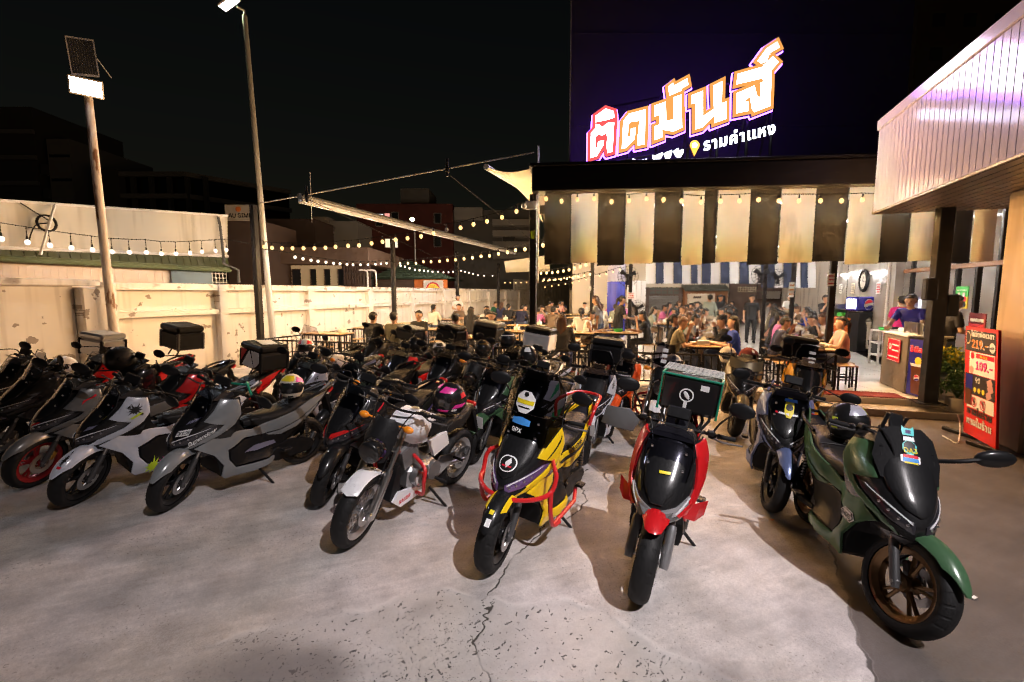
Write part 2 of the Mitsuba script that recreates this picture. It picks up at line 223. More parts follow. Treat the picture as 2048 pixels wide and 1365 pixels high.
# ------------------------------------------------------------------ materials
def mat(name, col, rough=.5, metal=0.0, coat=0.0, spec=.5, **kw):
    c = col if isinstance(col, dict) else {'type': 'rgb', 'value': list(col)}
    d = {'type': 'principled', 'base_color': c, 'roughness': rough, 'metallic': metal, 'specular': spec, **kw}
    if coat: d.update(clearcoat=coat, clearcoat_gloss=.95)
    scene['mat_' + name] = {'type': 'twosided', 'bsdf': d}
for n_, c_, r_, m_, k_ in [
    ('rubber', (.009, .009, .010), .75, 0, 0), ('black_plastic', (.009, .009, .010), .45, 0, 0), ('black_gloss', (.008, .008, .009), .09, 0, 1), ('black_matt', (.012, .012, .013), .5, 0, 0),
    ('black_steel', (.012, .011, .011), .42, 0, 0), ('seat_leather', (.014, .0135, .0135), .5, 0, 0), ('beige_seat', (.28, .2, .13), .5, 0, 0),
    ('rim_black', (.02, .02, .022), .3, .5, 0), ('rim_red', (.30, .01, .015), .3, .3, .5), ('rim_bronze', (.16, .09, .04), .3, .7, 0), ('rim_silver', (.55, .55, .56), .3, .9, 0), ('rim_blue', (.03, .04, .3), .25, .6, .5),
    ('steel', (.55, .55, .55), .28, 1, 0), ('chrome', (.75, .75, .76), .1, 1, 0), ('dark_metal', (.12, .12, .125), .4, .8, 0), ('grey_cast', (.32, .32, .33), .4, .8, 0), ('gold_metal', (.7, .42, .1), .25, 1, 0),
    ('paint_white', (.72, .72, .74), .2, 0, 1), ('paint_pearl', (.50, .53, .60), .25, 0, 1), ('paint_grey', (.20, .215, .225), .2, .1, 1), ('paint_ash', (.13, .135, .14), .3, .1, 1), ('paint_yellow', (.75, .50, .01), .2, 0, 1), ('paint_red', (.50, .008, .012), .2, .15, 1),
    ('paint_green', (.045, .105, .05), .22, .1, 1), ('paint_teal', (.0, .22, .13), .4, 0, .5), ('paint_blue', (.11, .15, .31), .25, .3, 1), ('paint_bronze', (.22, .17, .09), .25, .4, 1), ('paint_gold', (.62, .28, .015), .22, .2, 1), ('paint_orange', (.72, .08, .01), .2, 0, 1),
    ('paint_violet', (.07, .05, .16), .25, .2, 1), ('paint_silver', (.42, .42, .50), .25, .2, 1), ('bar_red', (.52, .012, .016), .25, 0, 1), ('decal_white', (.75, .75, .75), .4, 0, 0), ('decal_black', (.01, .01, .01), .4, 0, 0), ('decal_yellow', (.75, .6, .02), .4, 0, 0),
    ('decal_red', (.6, .01, .03), .4, 0, 0), ('decal_blue', (.05, .25, .65), .4, 0, 0), ('decal_pink', (.7, .04, .3), .35, 0, .6), ('decal_green', (.05, .5, .2), .4, 0, 0), ('decal_lime', (.5, .65, .03), .4, 0, 0), ('decal_cyan', (.1, .6, .6), .4, 0, 0),
    ('amber', (.8, .25, .01), .2, 0, 1), ('tail_red', (.5, .01, .01), .15, 0, 1), ('lamp_lens', (.025, .025, .032), .08, .2, 1), ('lamp_clear', (.45, .45, .47), .08, .6, 1), ('lamp_violet', (.16, .09, .24), .08, .4, 1), ('drl_white', (.6, .6, .63), .15, 0, 1), ('mirror', (.8, .8, .8), .03, 1, 0),
    ('alu_box', (.52, .52, .53), .3, .8, 0), ('white_plastic', (.62, .62, .62), .4, 0, 0), ('grey_plastic', (.09, .09, .09), .5, 0, 0), ('sticker_sheen', (.3, .3, .42), .15, .5, 1),
    ('skin', (.44, .25, .16), .5, 0, 0), ('skin_light', (.56, .34, .24), .5, 0, 0), ('hair', (.010, .009, .009), .6, 0, 0), ('hair_brown', (.06, .028, .015), .45, 0, 0), ('lips', (.35, .09, .08), .5, 0, 0), ('eye_dark', (.01, .008, .008), .3, 0, 0),
    ('cloth_black', (.014, .014, .016), .85, 0, 0), ('cloth_white', (.62, .60, .57), .85, 0, 0), ('cloth_blue', (.012, .04, .30), .8, 0, 0), ('cloth_navy', (.015, .018, .05), .85, 0, 0), ('cloth_grey', (.20, .20, .21), .85, 0, 0), ('cloth_sage', (.26, .30, .25), .85, 0, 0),
    ('cloth_pink', (.55, .14, .36), .85, 0, 0), ('cloth_magenta', (.55, .01, .13), .8, 0, 0), ('cloth_rose', (.55, .28, .24), .85, 0, 0), ('cloth_brown', (.13, .09, .06), .85, 0, 0), ('cloth_cream', (.58, .52, .42), .85, 0, 0), ('cloth_green', (.02, .10, .05), .85, 0, 0), ('cloth_olive', (.10, .09, .06), .85, 0, 0), ('cloth_denim', (.06, .08, .14), .85, 0, 0),
    ('beige_canvas', (.62, .52, .36), .8, 0, 0), ('black_canvas', (.004, .004, .005), .6, 0, 0), ('white_frame', (.7, .68, .65), .45, 0, 0), ('alu_bar', (.62, .60, .60), .35, .6, 0), ('fascia_black', (.005, .005, .006), .4, 0, 0), ('rod_pale', (.5, .45, .38), .5, .3, 0),
    ('tower_grey', (.34, .33, .32), .9, 0, 0), ('tower_dark', (.14, .135, .13), .9, 0, 0), ('glass_dark', (.012, .013, .015), .25, 0, 0), ('navy_wall', (.016, .013, .030), .8, 0, 0), ('brown_wall', (.11, .07, .05), .8, 0, 0), ('tan_wall', (.60, .51, .36), .85, 0, 0), ('maroon_wall', (.12, .035, .03), .9, 0, 0), ('house_cream', (.34, .30, .25), .9, 0, 0),
    ('roof_green', (.085, .11, .05), .6, 0, 0), ('tile_green', (.09, .14, .10), .7, 0, 0), ('siding_pink', (.60, .50, .42), .8, 0, 0), ('orange_board', (.55, .15, .03), .7, 0, 0), ('sign_white', (.7, .68, .62), .6, 0, 0), ('slat_dark', (.07, .045, .035), .8, 0, 0), ('blue_grey', (.14, .2, .24), .7, 0, 0), ('tarp_white', (.6, .57, .5), .8, 0, 0),
    ('column_blue', (.03, .04, .42), .35, 0, .3), ('column_lilac', (.32, .30, .42), .5, 0, 0), ('shutter', (.13, .12, .11), .5, .4, 0), ('shop_wood', (.20, .09, .04), .6, 0, 0), ('shop_cream', (.52, .45, .35), .8, 0, 0), ('roof_tile', (.055, .06, .05), .7, 0, 0), ('navy_canvas', (.018, .024, .05), .6, 0, 0), ('white_canvas', (.66, .64, .60), .7, 0, 0),
    ('cooler_red', (.6, .02, .02), .4, 0, 0), ('cooler_orange', (.7, .13, .02), .4, 0, 0), ('basket_green', (.05, .5, .08), .5, 0, 0), ('counter_top', (.62, .58, .52), .35, 0, 0), ('drink_blue', (.012, .012, .20), .35, 0, .4), ('cola', (.10, .03, .012), .3, 0, .4), ('stand_red', (.6, .015, .012), .4, 0, .3), ('stand_black', (.03, .022, .02), .4, 0, .3), ('orange_ink', (.8, .25, .03), .45, 0, 0),
    ('pot_white', (.55, .52, .46), .5, 0, 0), ('soil', (.05, .035, .025), .95, 0, 0), ('mat_red', (.14, .02, .02), .95, 0, 0), ('paper', (.7, .68, .62), .8, 0, 0), ('bowl_pink', (.65, .06, .25), .4, 0, 0), ('bottle_brown', (.06, .02, .006), .1, 0, .6), ('steam_steel', (.5, .5, .5), .2, 1, 0), ('ink_grey', (.2, .2, .2), .8, 0, 0), ('poster_yellow', (.75, .55, .03), .5, 0, 0), ('fluted_grey', (.17, .15, .13), .45, 0, 0)]:
    mat(n_, c_, r_, m_, k_)
mat('bulb', (.8, .7, .5), .3); mat('lamp_white', (.8, .8, .8), .4); mat('bulb_off', (.5, .5, .5), .1)
scene['mat_screen_dark'] = {'type': 'thindielectric', 'int_ior': 1.5, 'specular_transmittance': {'type': 'rgb', 'value': [.30, .30, .36]}}
scene['mat_screen_deep'] = {'type': 'thindielectric', 'int_ior': 1.5, 'specular_transmittance': {'type': 'rgb', 'value': [.08, .08, .10]}}
scene['mat_screen_clear'] = {'type': 'thindielectric', 'int_ior': 1.5, 'specular_transmittance': {'type': 'rgb', 'value': [.6, .6, .68]}}
scene['mat_pane'] = {'type': 'thindielectric', 'int_ior': 1.5}
def leafmat(n, c): scene['mat_' + n] = {'type': 'twosided', 'bsdf': {'type': 'principled', 'base_color': {'type': 'rgb', 'value': c}, 'roughness': .5}}
leafmat('leaf_dark', [.06, .12, .03]); leafmat('leaf_yellow', [.60, .48, .03])
SEAM = [(4.0, 6.39), (2.75, 3.83), (1.86, 2.2), (0.9, 0.4)]
CRACKS = [[(0.45, 4.22), (0.21, 3.67), (0.02, 3.37), (-0.09, 3.12), (-0.16, 2.9)], [(-0.16, 2.77), (-0.17, 2.58), (-0.25, 2.46), (-0.19, 2.35), (-0.15, 2.2), (-.2, 1.9)], [(0.83, 5.09), (0.68, 4.68), (0.76, 4.32), (0.5, 3.95)]]
def dseg(x, y, a, b):
    dx, dy = b[0] - a[0], b[1] - a[1]; t = dr.clip(((x - a[0]) * dx + (y - a[1]) * dy) / (dx * dx + dy * dy), 0, 1)
    return dr.sqrt(dr.square(x - a[0] - t * dx) + dr.square(y - a[1] - t * dy))
def ground_bits(p):
    x, y = p.x, p.y
    wob = (noise(x * 9, y * 9) - .5) * .10 + (noise(x * 30, y * 30, 3) - .5) * .03
    crack = mi.Float(9)
    for c in CRACKS:
        for a, b in zip(c, c[1:]): crack = dr.minimum(crack, dseg(x + wob, y + wob * .6, a, b))
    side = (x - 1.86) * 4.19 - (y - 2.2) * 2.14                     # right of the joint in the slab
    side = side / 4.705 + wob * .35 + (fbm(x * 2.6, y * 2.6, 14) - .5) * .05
    edge = 2.92 - .26 * dr.square(x + .45) + (fbm(x * 2.2, y * 2.2, 5) - .5) * .5
    global_rim = dr.maximum(0, 1 - dr.abs(edge - y + .03) / .05) * smoothstep(.35, .6, noise(x * 5, y * 5, 8))
    return crack, side, global_rim, smoothstep(-.06, .06, edge - y) * smoothstep(-2.0, -1.2, x) * smoothstep(1.75, 1.1, x)
def ground_col(p, n, uv):
    x, y = p.x, p.y; crack, side, rim, worn = ground_bits(p)
    c = mix((.36, .335, .32), (.46, .43, .42), smoothstep(.3, .7, fbm(x * .7, y * .7, 1, 4)))
    c = c * (.66 + .66 * fbm(x * 5, y * 5, 2, 4)) * (.9 + .16 * noise(x * 90, y * 90))
    c = c * (.86 + .28 * fbm(x * 4 + y * 2, y * 22 - x * 9, 6, 3)) * (.88 + .24 * noise(x * 240, y * 240))
    c = mix(c, (.18, .16, .145), .42 * smoothstep(.56, .78, fbm(x * 1.1 + 7, y * 1.1, 9, 4)))
    c = mix(mix(c, (.42, .40, .38), worn * .5), (.56, .53, .51), rim * .6)
    c = mix(c, (.12, .11, .105), .6 * smoothstep(.86, .92, noise(x * 95, y * 95, 21)) * smoothstep(.45, .65, fbm(x * 1.7, y * 1.7, 33)))
    d, d2, r = voronoi(x * 36 + 1.6 * noise(x * 40, y * 40), y * 36 + 1.6 * noise(x * 40, y * 40, 9))
    dens = smoothstep(.42, .62, fbm(x * 3.1, y * 3.1, 8, 3))
    chip = dr.select((d < .03 + .27 * r * r) & (r > .86 - .72 * worn * dens), 1.0, 0.0) * dr.maximum(worn, .12 * dens)
    c = mix(c, (.035, .034, .035), chip * .9)
    c = mix(c, mix((.036, .028, .024), (.075, .059, .051), fbm(x * 1.3, y * 1.3, 4)), smoothstep(-.02, .02, side) * .88)  # browner concrete, its colour darkened further in place of canopy shade
    c = mix(c, (.04, .035, .03), .85 * (1 - smoothstep(.004, .012, dr.abs(side))) * smoothstep(.3, .5, noise(x * 2, y * 2, 7) + .2))
    oil = smoothstep(.66, .80, fbm(x * .9 + 31, y * .9 + 5, 12, 3))
    c = mix(c, (.09, .08, .08), .7 * oil)
    return mix(c, (.05, .045, .04), (1 - smoothstep(.003, .009, crack)) * smoothstep(.2, .5, noise(x * 3, y * 3, 5) + .25))
def ground_bump(p, n, uv):
    x, y = p.x, p.y; crack, side, rim, worn = ground_bits(p)
    h = rim * .006 + fbm(x * 3, y * 3, 1, 3) * .012 + fbm(x * 28, y * 28, 2, 3) * .0035 + noise(x * 130, y * 130) * .0009
    return h - worn * (.006 + .0016 * noise(x * 70, y * 70, 4)) - .006 * (1 - smoothstep(.0, .012, crack)) - .004 * (1 - smoothstep(.0, .014, dr.abs(side)))
def bumped(name, col, bump, rough=.7, eps=2e-3, spec=.4, coat=0, **kw):
    d = {'type': 'principled', 'base_color': col if isinstance(col, dict) else {'type': 'rgb', 'value': list(col)}, 'roughness': rough, 'specular': spec, **kw}
    scene['mat_' + name] = {'type': 'twosided', 'bsdf': {'type': 'bumpmap', 'arbitrary': proc(bump, eps), 'scale': 1.0, 'bsdf': d}}
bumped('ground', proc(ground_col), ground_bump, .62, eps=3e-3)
def wall_col(p, n, uv):
    a = p.x * U[0] + p.y * U[1]; z = p.z
    c = mix((.66, .60, .53), (.74, .69, .62), fbm(a * .8, z * .8, 2))
    low = smoothstep(1.9, .2, z)
    peel = smoothstep(.725, .74, fbm(a * 5.2, z * 5.2, 11, 4) + .14 * smoothstep(7.6, 5.2, a) * low - .02)
    streak = smoothstep(.52, .8, fbm(a * 9, z * .5, 3, 3)) * .35
    c = mix(c, (.42, .36, .30), streak)
    c = mix(c, (.30, .25, .21), peel)
    c = mix(c, (.34, .28, .22), .6 * smoothstep(.45, .75, fbm(a * 5, z * 5, 6)) * smoothstep(.30, .0, z))
    grime = smoothstep(.56, .72, fbm(a * 4, z * 6, 21, 4)) * smoothstep(2.05, 2.18, z)
    return mix(c, (.20, .15, .12), grime * .8) * .84
mat('wall_paint', proc(wall_col), .75)
def parapet_col(p, n, uv):
    a = p.x + p.y; c = mix((.50, .46, .38), (.58, .54, .46), fbm(a * .5, p.z * .8, 2)); return mix(c, (.34, .31, .24), .6 * smoothstep(.5, .8, fbm(a * 4, p.z * .5, 3, 3)))
mat('parapet_paint', proc(parapet_col), .8)
def conc_col(p, n, uv):
    a = p.x + p.y * .7; z = p.z
    c = mix((.22, .20, .18), (.34, .31, .28), fbm(a * .9, z * .9, p.y * .4, 5))
    return mix(c, (.14, .13, .12), .5 * smoothstep(.5, .75, fbm(a * 4, z * .8, 3, 3)))
mat('raw_concrete', proc(conc_col), .6)
def beige_col(p, n, uv):
    a = p.x + p.y * .6; c = mix((.40, .31, .22), (.46, .37, .27), fbm(a * .7, p.z * .7, 2))
    return mix(c, (.24, .18, .12), .4 * smoothstep(.5, .75, fbm(a * 6, p.z * .7, 8)))
mat('column_render', proc(beige_col), .8)
def canvas_light(p, n, uv):
    c = mix((.56, .43, .31), (.63, .49, .36), fbm(p.x * 1.4, p.z * 2, 3))
    st = smoothstep(.58, .8, fbm(p.x * 3.2, p.z * .9, 17, 4)) * smoothstep(3.75, 3.1, p.z)
    return mix(c, (.22, .17, .12), st * .5)
mat('canvas_light', proc(canvas_light), .55)
def pole_col(p, n, uv):
    r = smoothstep(.58, .68, fbm(p.x * 9 + p.y * 9, p.z * 2.2, 4, 4))
    return mix(mix((.55, .48, .42), (.42, .36, .31), noise(p.z * 3)), (.16, .07, .03), r)
mat('pole_rusty', proc(pole_col), .6)
mat('pole_steel', (.42, .42, .43), .45, .5)
def tile_col(p, n, uv):
    u, v = p.x * .6, p.y * .6
    gx, gy = dr.abs(u - dr.round(u)), dr.abs(v - dr.round(v)); grout = smoothstep(.006, .003, dr.minimum(gx, gy))
    c = mix((.50, .47, .43), (.58, .55, .50), cell_rand(dr.floor(u + .5), dr.floor(v + .5))) * (.9 + .2 * fbm(p.x * 2, p.y * 2, 1))
    return mix(c, (.33, .30, .27), grout)
mat('floor_tile', proc(tile_col), .28)
def wood_col(p, n, uv):
    g = fbm(p.x * 3 + p.y * 2, p.y * 26 - p.x * 10, p.z * 5, 3)
    return mix((.30, .17, .08), (.48, .31, .16), g)
mat('table_wood', proc(wood_col), .35)
def tyre_bump(p, n, uv):
    a, s = uv.x, uv.y - .5
    k = a + dr.abs(s) * .5; k = k - dr.floor(k); m = smoothstep(.02, .06, dr.abs(k - .5) * 2 - .78 + .1 * dr.abs(s))
    return -.004 * m * smoothstep(.46, .40, dr.abs(s)) * smoothstep(.05, .10, dr.abs(s))
bumped('tyre', (.010, .010, .0105), tyre_bump, .6, eps=2e-3, spec=.25)
def carbon(p, n, uv): return mix((.012, .012, .013), (.05, .05, .055), noise(p.x * 500, p.y * 500, p.z * 500))
mat('canopy_metal', (.62, .59, .76), .11, .6, 1)
mat('screen_matt', (.006, .006, .007), .7, 0, 0, .15)
for n_ in ('fascia_black', 'black_canvas', 'navy_canvas', 'black_steel', 'rubber', 'black_plastic', 'seat_leather', 'black_matt'): scene['mat_' + n_]['bsdf']['specular'] = .18
mat('soffit', (.22, .18, .15), .35, .3)
# ------------------------------------------------------------------ the setting: ground, floor slab, wall
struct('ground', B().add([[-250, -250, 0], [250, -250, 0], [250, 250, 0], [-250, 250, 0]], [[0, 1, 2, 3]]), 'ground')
SLAB = .22
FL, FR = np.array([-6.35, 11.35]), np.array([6.15, 7.75])
fd = (FR - FL) / np.linalg.norm(FR - FL); fnorm = np.array([-fd[1], fd[0]])
def slab_pt(s, d, z=SLAB): q = FL + fd * s + fnorm * d; return np.array([q[0], q[1], z])
slab = B(); q_ = [slab_pt(0, 0), slab_pt(14.2, 0), slab_pt(19, 30), np.array([4, 50, SLAB]), slab_pt(0, 0) + U * 40]
slab.prism(np.array([[x[0], x[1]] for x in q_]), lambda a, b, d: np.stack([a, b, d], 1), .004, SLAB)
struct('restaurant_floor', slab, 'floor_tile')
st = B(); st.prism(np.array([slab_pt(11.6, -.42)[:2], slab_pt(15.6, -.42)[:2], slab_pt(15.6, -.003)[:2], slab_pt(11.6, -.003)[:2]]), lambda a, b, d: np.stack([a, b, d], 1), .004, .115)
struct('entrance_step', st, 'raw_concrete')
kb = B(); kb.prism(np.array([slab_pt(0, -.05)[:2], slab_pt(11.55, -.05)[:2], slab_pt(11.55, -.003)[:2], slab_pt(0, -.003)[:2]]), lambda a, b, d: np.stack([a, b, d], 1), .004, SLAB - .03)
struct('slab_kerb', kb, 'raw_concrete')

RW = np.stack([U, V, [0, 0, 1.0]], 1)                      # local (along, right, up) of the yard wall
def wpt(t, off, z): return WALL0 + U * t - V * off + np.array([0, 0, z])
def wbox(b, t0, t1, o0, o1, z0, z1, ch=0.0):
    return b.obox(wpt((t0 + t1) / 2, (o0 + o1) / 2, (z0 + z1) / 2), (abs(t1 - t0), abs(o1 - o0), abs(z1 - z0)), RW, ch)
pw = thing('perimeter_wall', 'long cream painted boundary wall with peeling paint along the left of the yard', 'wall')
b = B(); wbox(b, -12, -1.95, 0, .14, 0, 2.12, .01); put('plain_section', b, 'wall_paint', pw, label='peeling plain wall section at the far left')
b = B(); wbox(b, -12, -1.55, -.10, .16, 2.125, 2.25, .015); put('coping', b, 'wall_paint', pw)
b = B(); wbox(b, -1.94, -1.40, -.22, .18, 0, 2.10, .03); put('pillar', b, 'wall_paint', pw, label='broad flaking pillar beside the lamp pole')
posts = [-1.36, 1.15, 4.2, 7.25, 10.3, 13.35, 16.4, 19.45, 22.5, 25.5, 28.5]
for t0, t1 in zip(posts, posts[1:]):
    b = B(); wbox(b, t0 + .12, t1 - .12, .11, .17, .0, 1.46); put('infill_panel', b, 'wall_paint', pw)
    b = B(); wbox(b, t0 + .12, t1 - .12, .11, .17, 1.59, 2.05); put('infill_panel', b, 'wall_paint', pw)
    b = B(); wbox(b, t0 + .121, t1 - .121, -.02, .18, 1.46, 1.588, .01); put('rail', b, 'wall_paint', pw)
    b = B(); wbox(b, t0 + .121, t1 - .121, -.03, .18, 2.05, 2.21, .012); put('top_beam', b, 'wall_paint', pw)
for t in posts: b = B(); wbox(b, t - .12, t + .12, -.045, .185, 0, 2.205, .012); put('post', b, 'wall_paint', pw)

# ------------------------------------------------------------------ light poles of the yard
def floodlight(parent, c, d, up, w, h, L, col, weight):
    """A floodlight head: housing, lens that emits along d, bracket."""
    d = np.asarray(d, float) / np.linalg.norm(d); s = np.cross(d, up); s /= np.linalg.norm(s); u2 = np.cross(s, d); R = np.stack([s, d, u2], 1)
    hd = put('lamp_head', B().obox(np.asarray(c) - d * .035, (w + .05, .06, h + .05), R, .012), 'white_frame', parent)
    q = np.asarray(c) + d * .004
    le = B().add([q - s * w / 2 - u2 * h / 2, q + s * w / 2 - u2 * h / 2, q + s * w / 2 + u2 * h / 2, q - s * w / 2 + u2 * h / 2], [[0, 1, 2, 3]]).get()
    if np.dot(le.face_normals[0], d) < 0: le.invert()
    put('lens', le, 'lamp_white', hd, smooth=False, emit=np.array(col) * L, weight=weight)
    put('bracket', B().tube([np.asarray(c) - d * .06 - s * w * .5, np.asarray(c) - d * .12 - u2 * h * .8, np.asarray(c) - d * .06 + s * w * .5], .012), 'pole_steel', parent)
def pole(parent, p0, p1, r0, r1, m):
    t = np.linspace(0, 1, 12)[:, None]; put('pole', B().tube(np.asarray(p0) + (np.asarray(p1) - p0) * t, r0 + (r1 - r0) * t[:, 0], 14), m, parent)
lp = thing('floodlight_pole', 'rusty pole with a lit solar floodlight and its panel at the left wall', 'lamp post')
pb, ptop = wpt(-1.55, -.40, 0), W(176, 192, -.40)
pole(lp, pb, ptop, .078, .066, 'pole_rusty')
c = W(172, 175, -.52); floodlight(lp, c, [.62, -.72, -.35], [0, 0, 1], .44, .26, 150, (.80, .88, 1.0), 3)
pa, pb2, pc, pd = (W(x, y, -.40) for x, y in ((143, 150), (200, 155), (189, 78), (129, 71)))
e1, e2 = pb2 - pa, pd - pa
fn = plane_fn(pa, e1, e2); sp = B().prism([(0, 0), (1, 0), (1, 1), (0, 1)], fn, -.03, 0.0); spk = put('solar_panel', sp, 'alu_box', lp)
for i in range(10): put('cell', B().prism([(.05 + i * .09, .05), (.05 + i * .09 + .078, .05), (.05 + i * .09 + .078, .95), (.05 + i * .09, .95)], fn, .0, .004), 'glass_dark', spk)
put('strut', B().tube([pb2 + e2 * .5, pb2 + e2 * .1 + U * .2], .012), 'pole_steel', lp)
lp2 = thing('street_lamp', 'tall grey street lamp with a glowing head, behind the black corner post', 'lamp post')
b0, t0 = wpt(2.35, -.35, 0), W(489, 32, -.35)
pole(lp2, b0, t0, .085, .06, 'pole_steel')
hd = W(474, 14, -.35); hd2 = hd - V * .15 - U * .2 + np.array([0, 0, .25])
put('arm', B().tube([t0, t0 + [0, 0, .12], hd], .03), 'pole_steel', lp2)
floodlight(lp2, hd + V * -.25 + np.array([0, 0, .12]), [.25, -.25, -1], U, .5, .2, 40, (.85, 1.0, .55), 1)
lp3 = thing('street_lamp', 'grey floodlight pole standing behind the photographer on the right', 'lamp post')
pole(lp3, (KEY[0] + .25, KEY[1] - .3, 0), (KEY[0] + .25, KEY[1] - .3, KEY[2] + .1), .09, .065, 'pole_steel')
put('arm', B().tube([(KEY[0] + .25, KEY[1] - .3, KEY[2] + .1), (KEY[0] + .02, KEY[1] - .1, KEY[2] + .06)], .03), 'pole_steel', lp3)
kd = np.array([1.0, 2.9, 0]) - KEY
floodlight(lp3, np.array(KEY) - kd / np.linalg.norm(kd) * .06, kd, [0, 0, 1], .36, .24, 30, (1.0, .90, .86), .5)

# ------------------------------------------------------------------ neighbours behind the wall
nb = thing('neighbour_building', 'white parapet building with a mossy green sheet roof behind the left wall', 'building')
A_, B_, C_, D_ = W(-260, 386, 2.5), W(455, 433, 2.5), W(455, 513, 2.5), W(-260, 486, 2.5)
b = B(); th = -V * .18; b.add([A_, B_, C_, D_, A_ + th, B_ + th, C_ + th, D_ + th], [[0, 3, 2, 1], [4, 5, 6, 7], [0, 1, 5, 4], [1, 2, 6, 5], [2, 3, 7, 6], [3, 0, 4, 7]])
put('parapet', b, 'parapet_paint', nb)
put('cap_strip', B().tube([A_ + [0, 0, .02], B_ + [0, 0, .02]], .035, 6), 'white_frame', nb)
put('base_strip', B().tube([D_ + V * .02, C_ + V * .02], .045, 6), 'white_frame', nb)
E0, E1 = W(-260, 497, 1.2), W(460, 538, 1.2); Dp, Cp = D_ - [0, 0, .06], C_ - [0, 0, .06]
N_ = 34
for i in range(N_):
    a0, a1 = i / N_, (i + .93) / N_
    p = [Dp + (Cp - Dp) * a0, Dp + (Cp - Dp) * a1, E0 + (E1 - E0) * a1, E0 + (E1 - E0) * a0]
    b = B(); up = np.array([0, 0, .022]); b.add(p + [x + up for x in p], [[0, 1, 2, 3], [4, 7, 6, 5], [0, 4, 5, 1], [1, 5, 6, 2], [2, 6, 7, 3], [3, 7, 4, 0]]); put('roof_sheet', b, 'roof_green', nb)
p = [Dp, Cp, E1, E0]; put('roof_deck', B().add([x - [0, 0, .012] for x in p], [[0, 1, 2, 3]]), 'roof_green', nb)
put('gutter', B().tube([E0 - [0, 0, .05], E1 - [0, 0, .05]], .06, 8), 'roof_green', nb)
b = B()
for i in range(26):
    wx0, wx1 = -60 + i * 16, -60 + i * 16 + 15.4
    q0, q1 = W(wx0, 530, 1.45), W(wx1, 530, 1.45)
    put('siding_board', B().prism([(0, 1.6), (1, 1.6), (1, 2.72), (0, 2.72)], (lambda q0, q1: lambda a, c, d: np.array([q0[0], q0[1], 0]) + np.outer(a, [q1[0] - q0[0], q1[1] - q0[1], 0]) + np.outer(c, [0, 0, 1]) + np.outer(d, V))(q0, q1), -.02, 0), 'siding_pink', nb)
q0, q1 = W(342, 545, 1.4), W(424, 545, 1.4)
put('grey_board', B().add([[q0[0], q0[1], 1.8], [q1[0], q1[1], 1.8], [q1[0], q1[1], 2.66], [q0[0], q0[1], 2.66]], [[0, 1, 2, 3]]), 'blue_grey', nb)
q0, q1 = W(424, 545, 1.4), W(452, 545, 1.4); lat = B()
for i in range(5): lat.tube([q0 * [1, 1, 0] + (q1 - q0) * [1, 1, 0] * i / 4 + [0, 0, 2.0], q0 * [1, 1, 0] + (q1 - q0) * [1, 1, 0] * i / 4 + [0, 0, 2.66]], .012, 5)
for i in range(6): lat.tube([q0 * [1, 1, 0] + [0, 0, 2.05 + i * .12], q1 * [1, 1, 0] + [0, 0, 2.05 + i * .12]], .012, 5)
put('lattice', lat, 'white_frame', nb)
put('downpipe', B().tube([W(436, 434, 2.42), W(440, 450, 2.40), W(446, 505, 2.3), W(448, 528, 1.2), W(476, 540, 1.15), W(478, 566, 1.15)], .04, 8), 'grey_plastic', nb)
put('stay_rod', B().tube([W(110, 410, 2.4), W(80, 512, 1.6)], .03, 6), 'white_frame', nb)
put('loose_cable', B().tube(curve([W(40, 406, 2.42), W(70, 425, 2.42), W(100, 445, 2.42), W(70, 452, 2.42), W(55, 490, 2.42)], 6), .012, 5), 'black_plastic', nb)
vent = B().lathe([(.16, 0), (.19, .02), (.19, .06), (.16, .08), (.16, 0)], W(91, 447, 2.38), V, 20); put('vent_ring', vent, 'black_steel', nb)

def tower(name, label, x0, x1, ytop, y, m, win=None, depth=14, zb=0):
    k = thing(name, label, 'building'); a, c = P(x0, ytop, y), P(x1, ytop, y)
    put('wall', B().box(a[0], c[0], y, y + depth, zb, a[2]), m, k); return k, a, c
k, a, c = tower('distant_tower', 'unlit dark tower block at the far left edge of the night sky', -150, 62, 214, 62, 'tower_dark')
for i in range(9):
    z = 3 + i * 3.2
    if z < a[2] - 1: put('ledge', B().box(a[0], c[0] + .15, 61.6, 61.995, z, z + .5), 'tower_grey', k)
k, a, c = tower('distant_tower', 'narrow grey tower with a stepped side left of the floodlight pole', 92, 138, 278, 62, 'tower_grey')
for i in range(4):
    z = a[2] - 2.3 - i * 3.0
    put('opening', B().box(a[0] + .2, c[0] - .1, 61.98, 61.996, z, z + .35), 'glass_dark', k); put('balcony', B().box(a[0] - .8, a[0] - .004, 61.7, 64, z - 2.2, z - .9), 'tower_dark', k)
k = thing('car_park_block', 'long dark multi storey block with pale deck bands behind the parapet building', 'building')
y0 = 58; a, c, e = P(190, 333, y0), P(368, 338, y0), P(478, 380, y0)
put('core', B().box(a[0], a[0] + 2.8, y0 - .3, y0 + 14, 0, a[2] - .4), 'tower_dark', k)
ez = e[2] - 2
wing = np.array([c[0] - a[0] - 2.8, 0]); dirr = np.array([math.cos(.9), math.sin(.9)])
for i in range(7):
    z = a[2] - .6 - i * 2.6
    if z < 3: break
    put('deck_band', B().box(a[0] + 2.8, c[0], y0, y0 + .5, z - .55, z), 'tower_grey', k)
    p0 = np.array([c[0], y0]); p1 = p0 + dirr * 13; n2 = np.array([dirr[1], -dirr[0]]) * .5
    put('deck_band', B().prism([p0, p1, p1 - n2, p0 - n2], lambda a_, b_, d: np.stack([a_, b_, d], 1), z - .55, z), 'tower_grey', k)
put('dark_core', B().prism([(a[0] + 2.9, y0 + .8), (c[0], y0 + .8), c[:2] + dirr * 13 + [-.6, .6], (a[0] + 2.9, y0 + 20)], lambda a_, b_, d: np.stack([a_, b_, d], 1), 0, a[2] - .7), 'glass_dark', k)
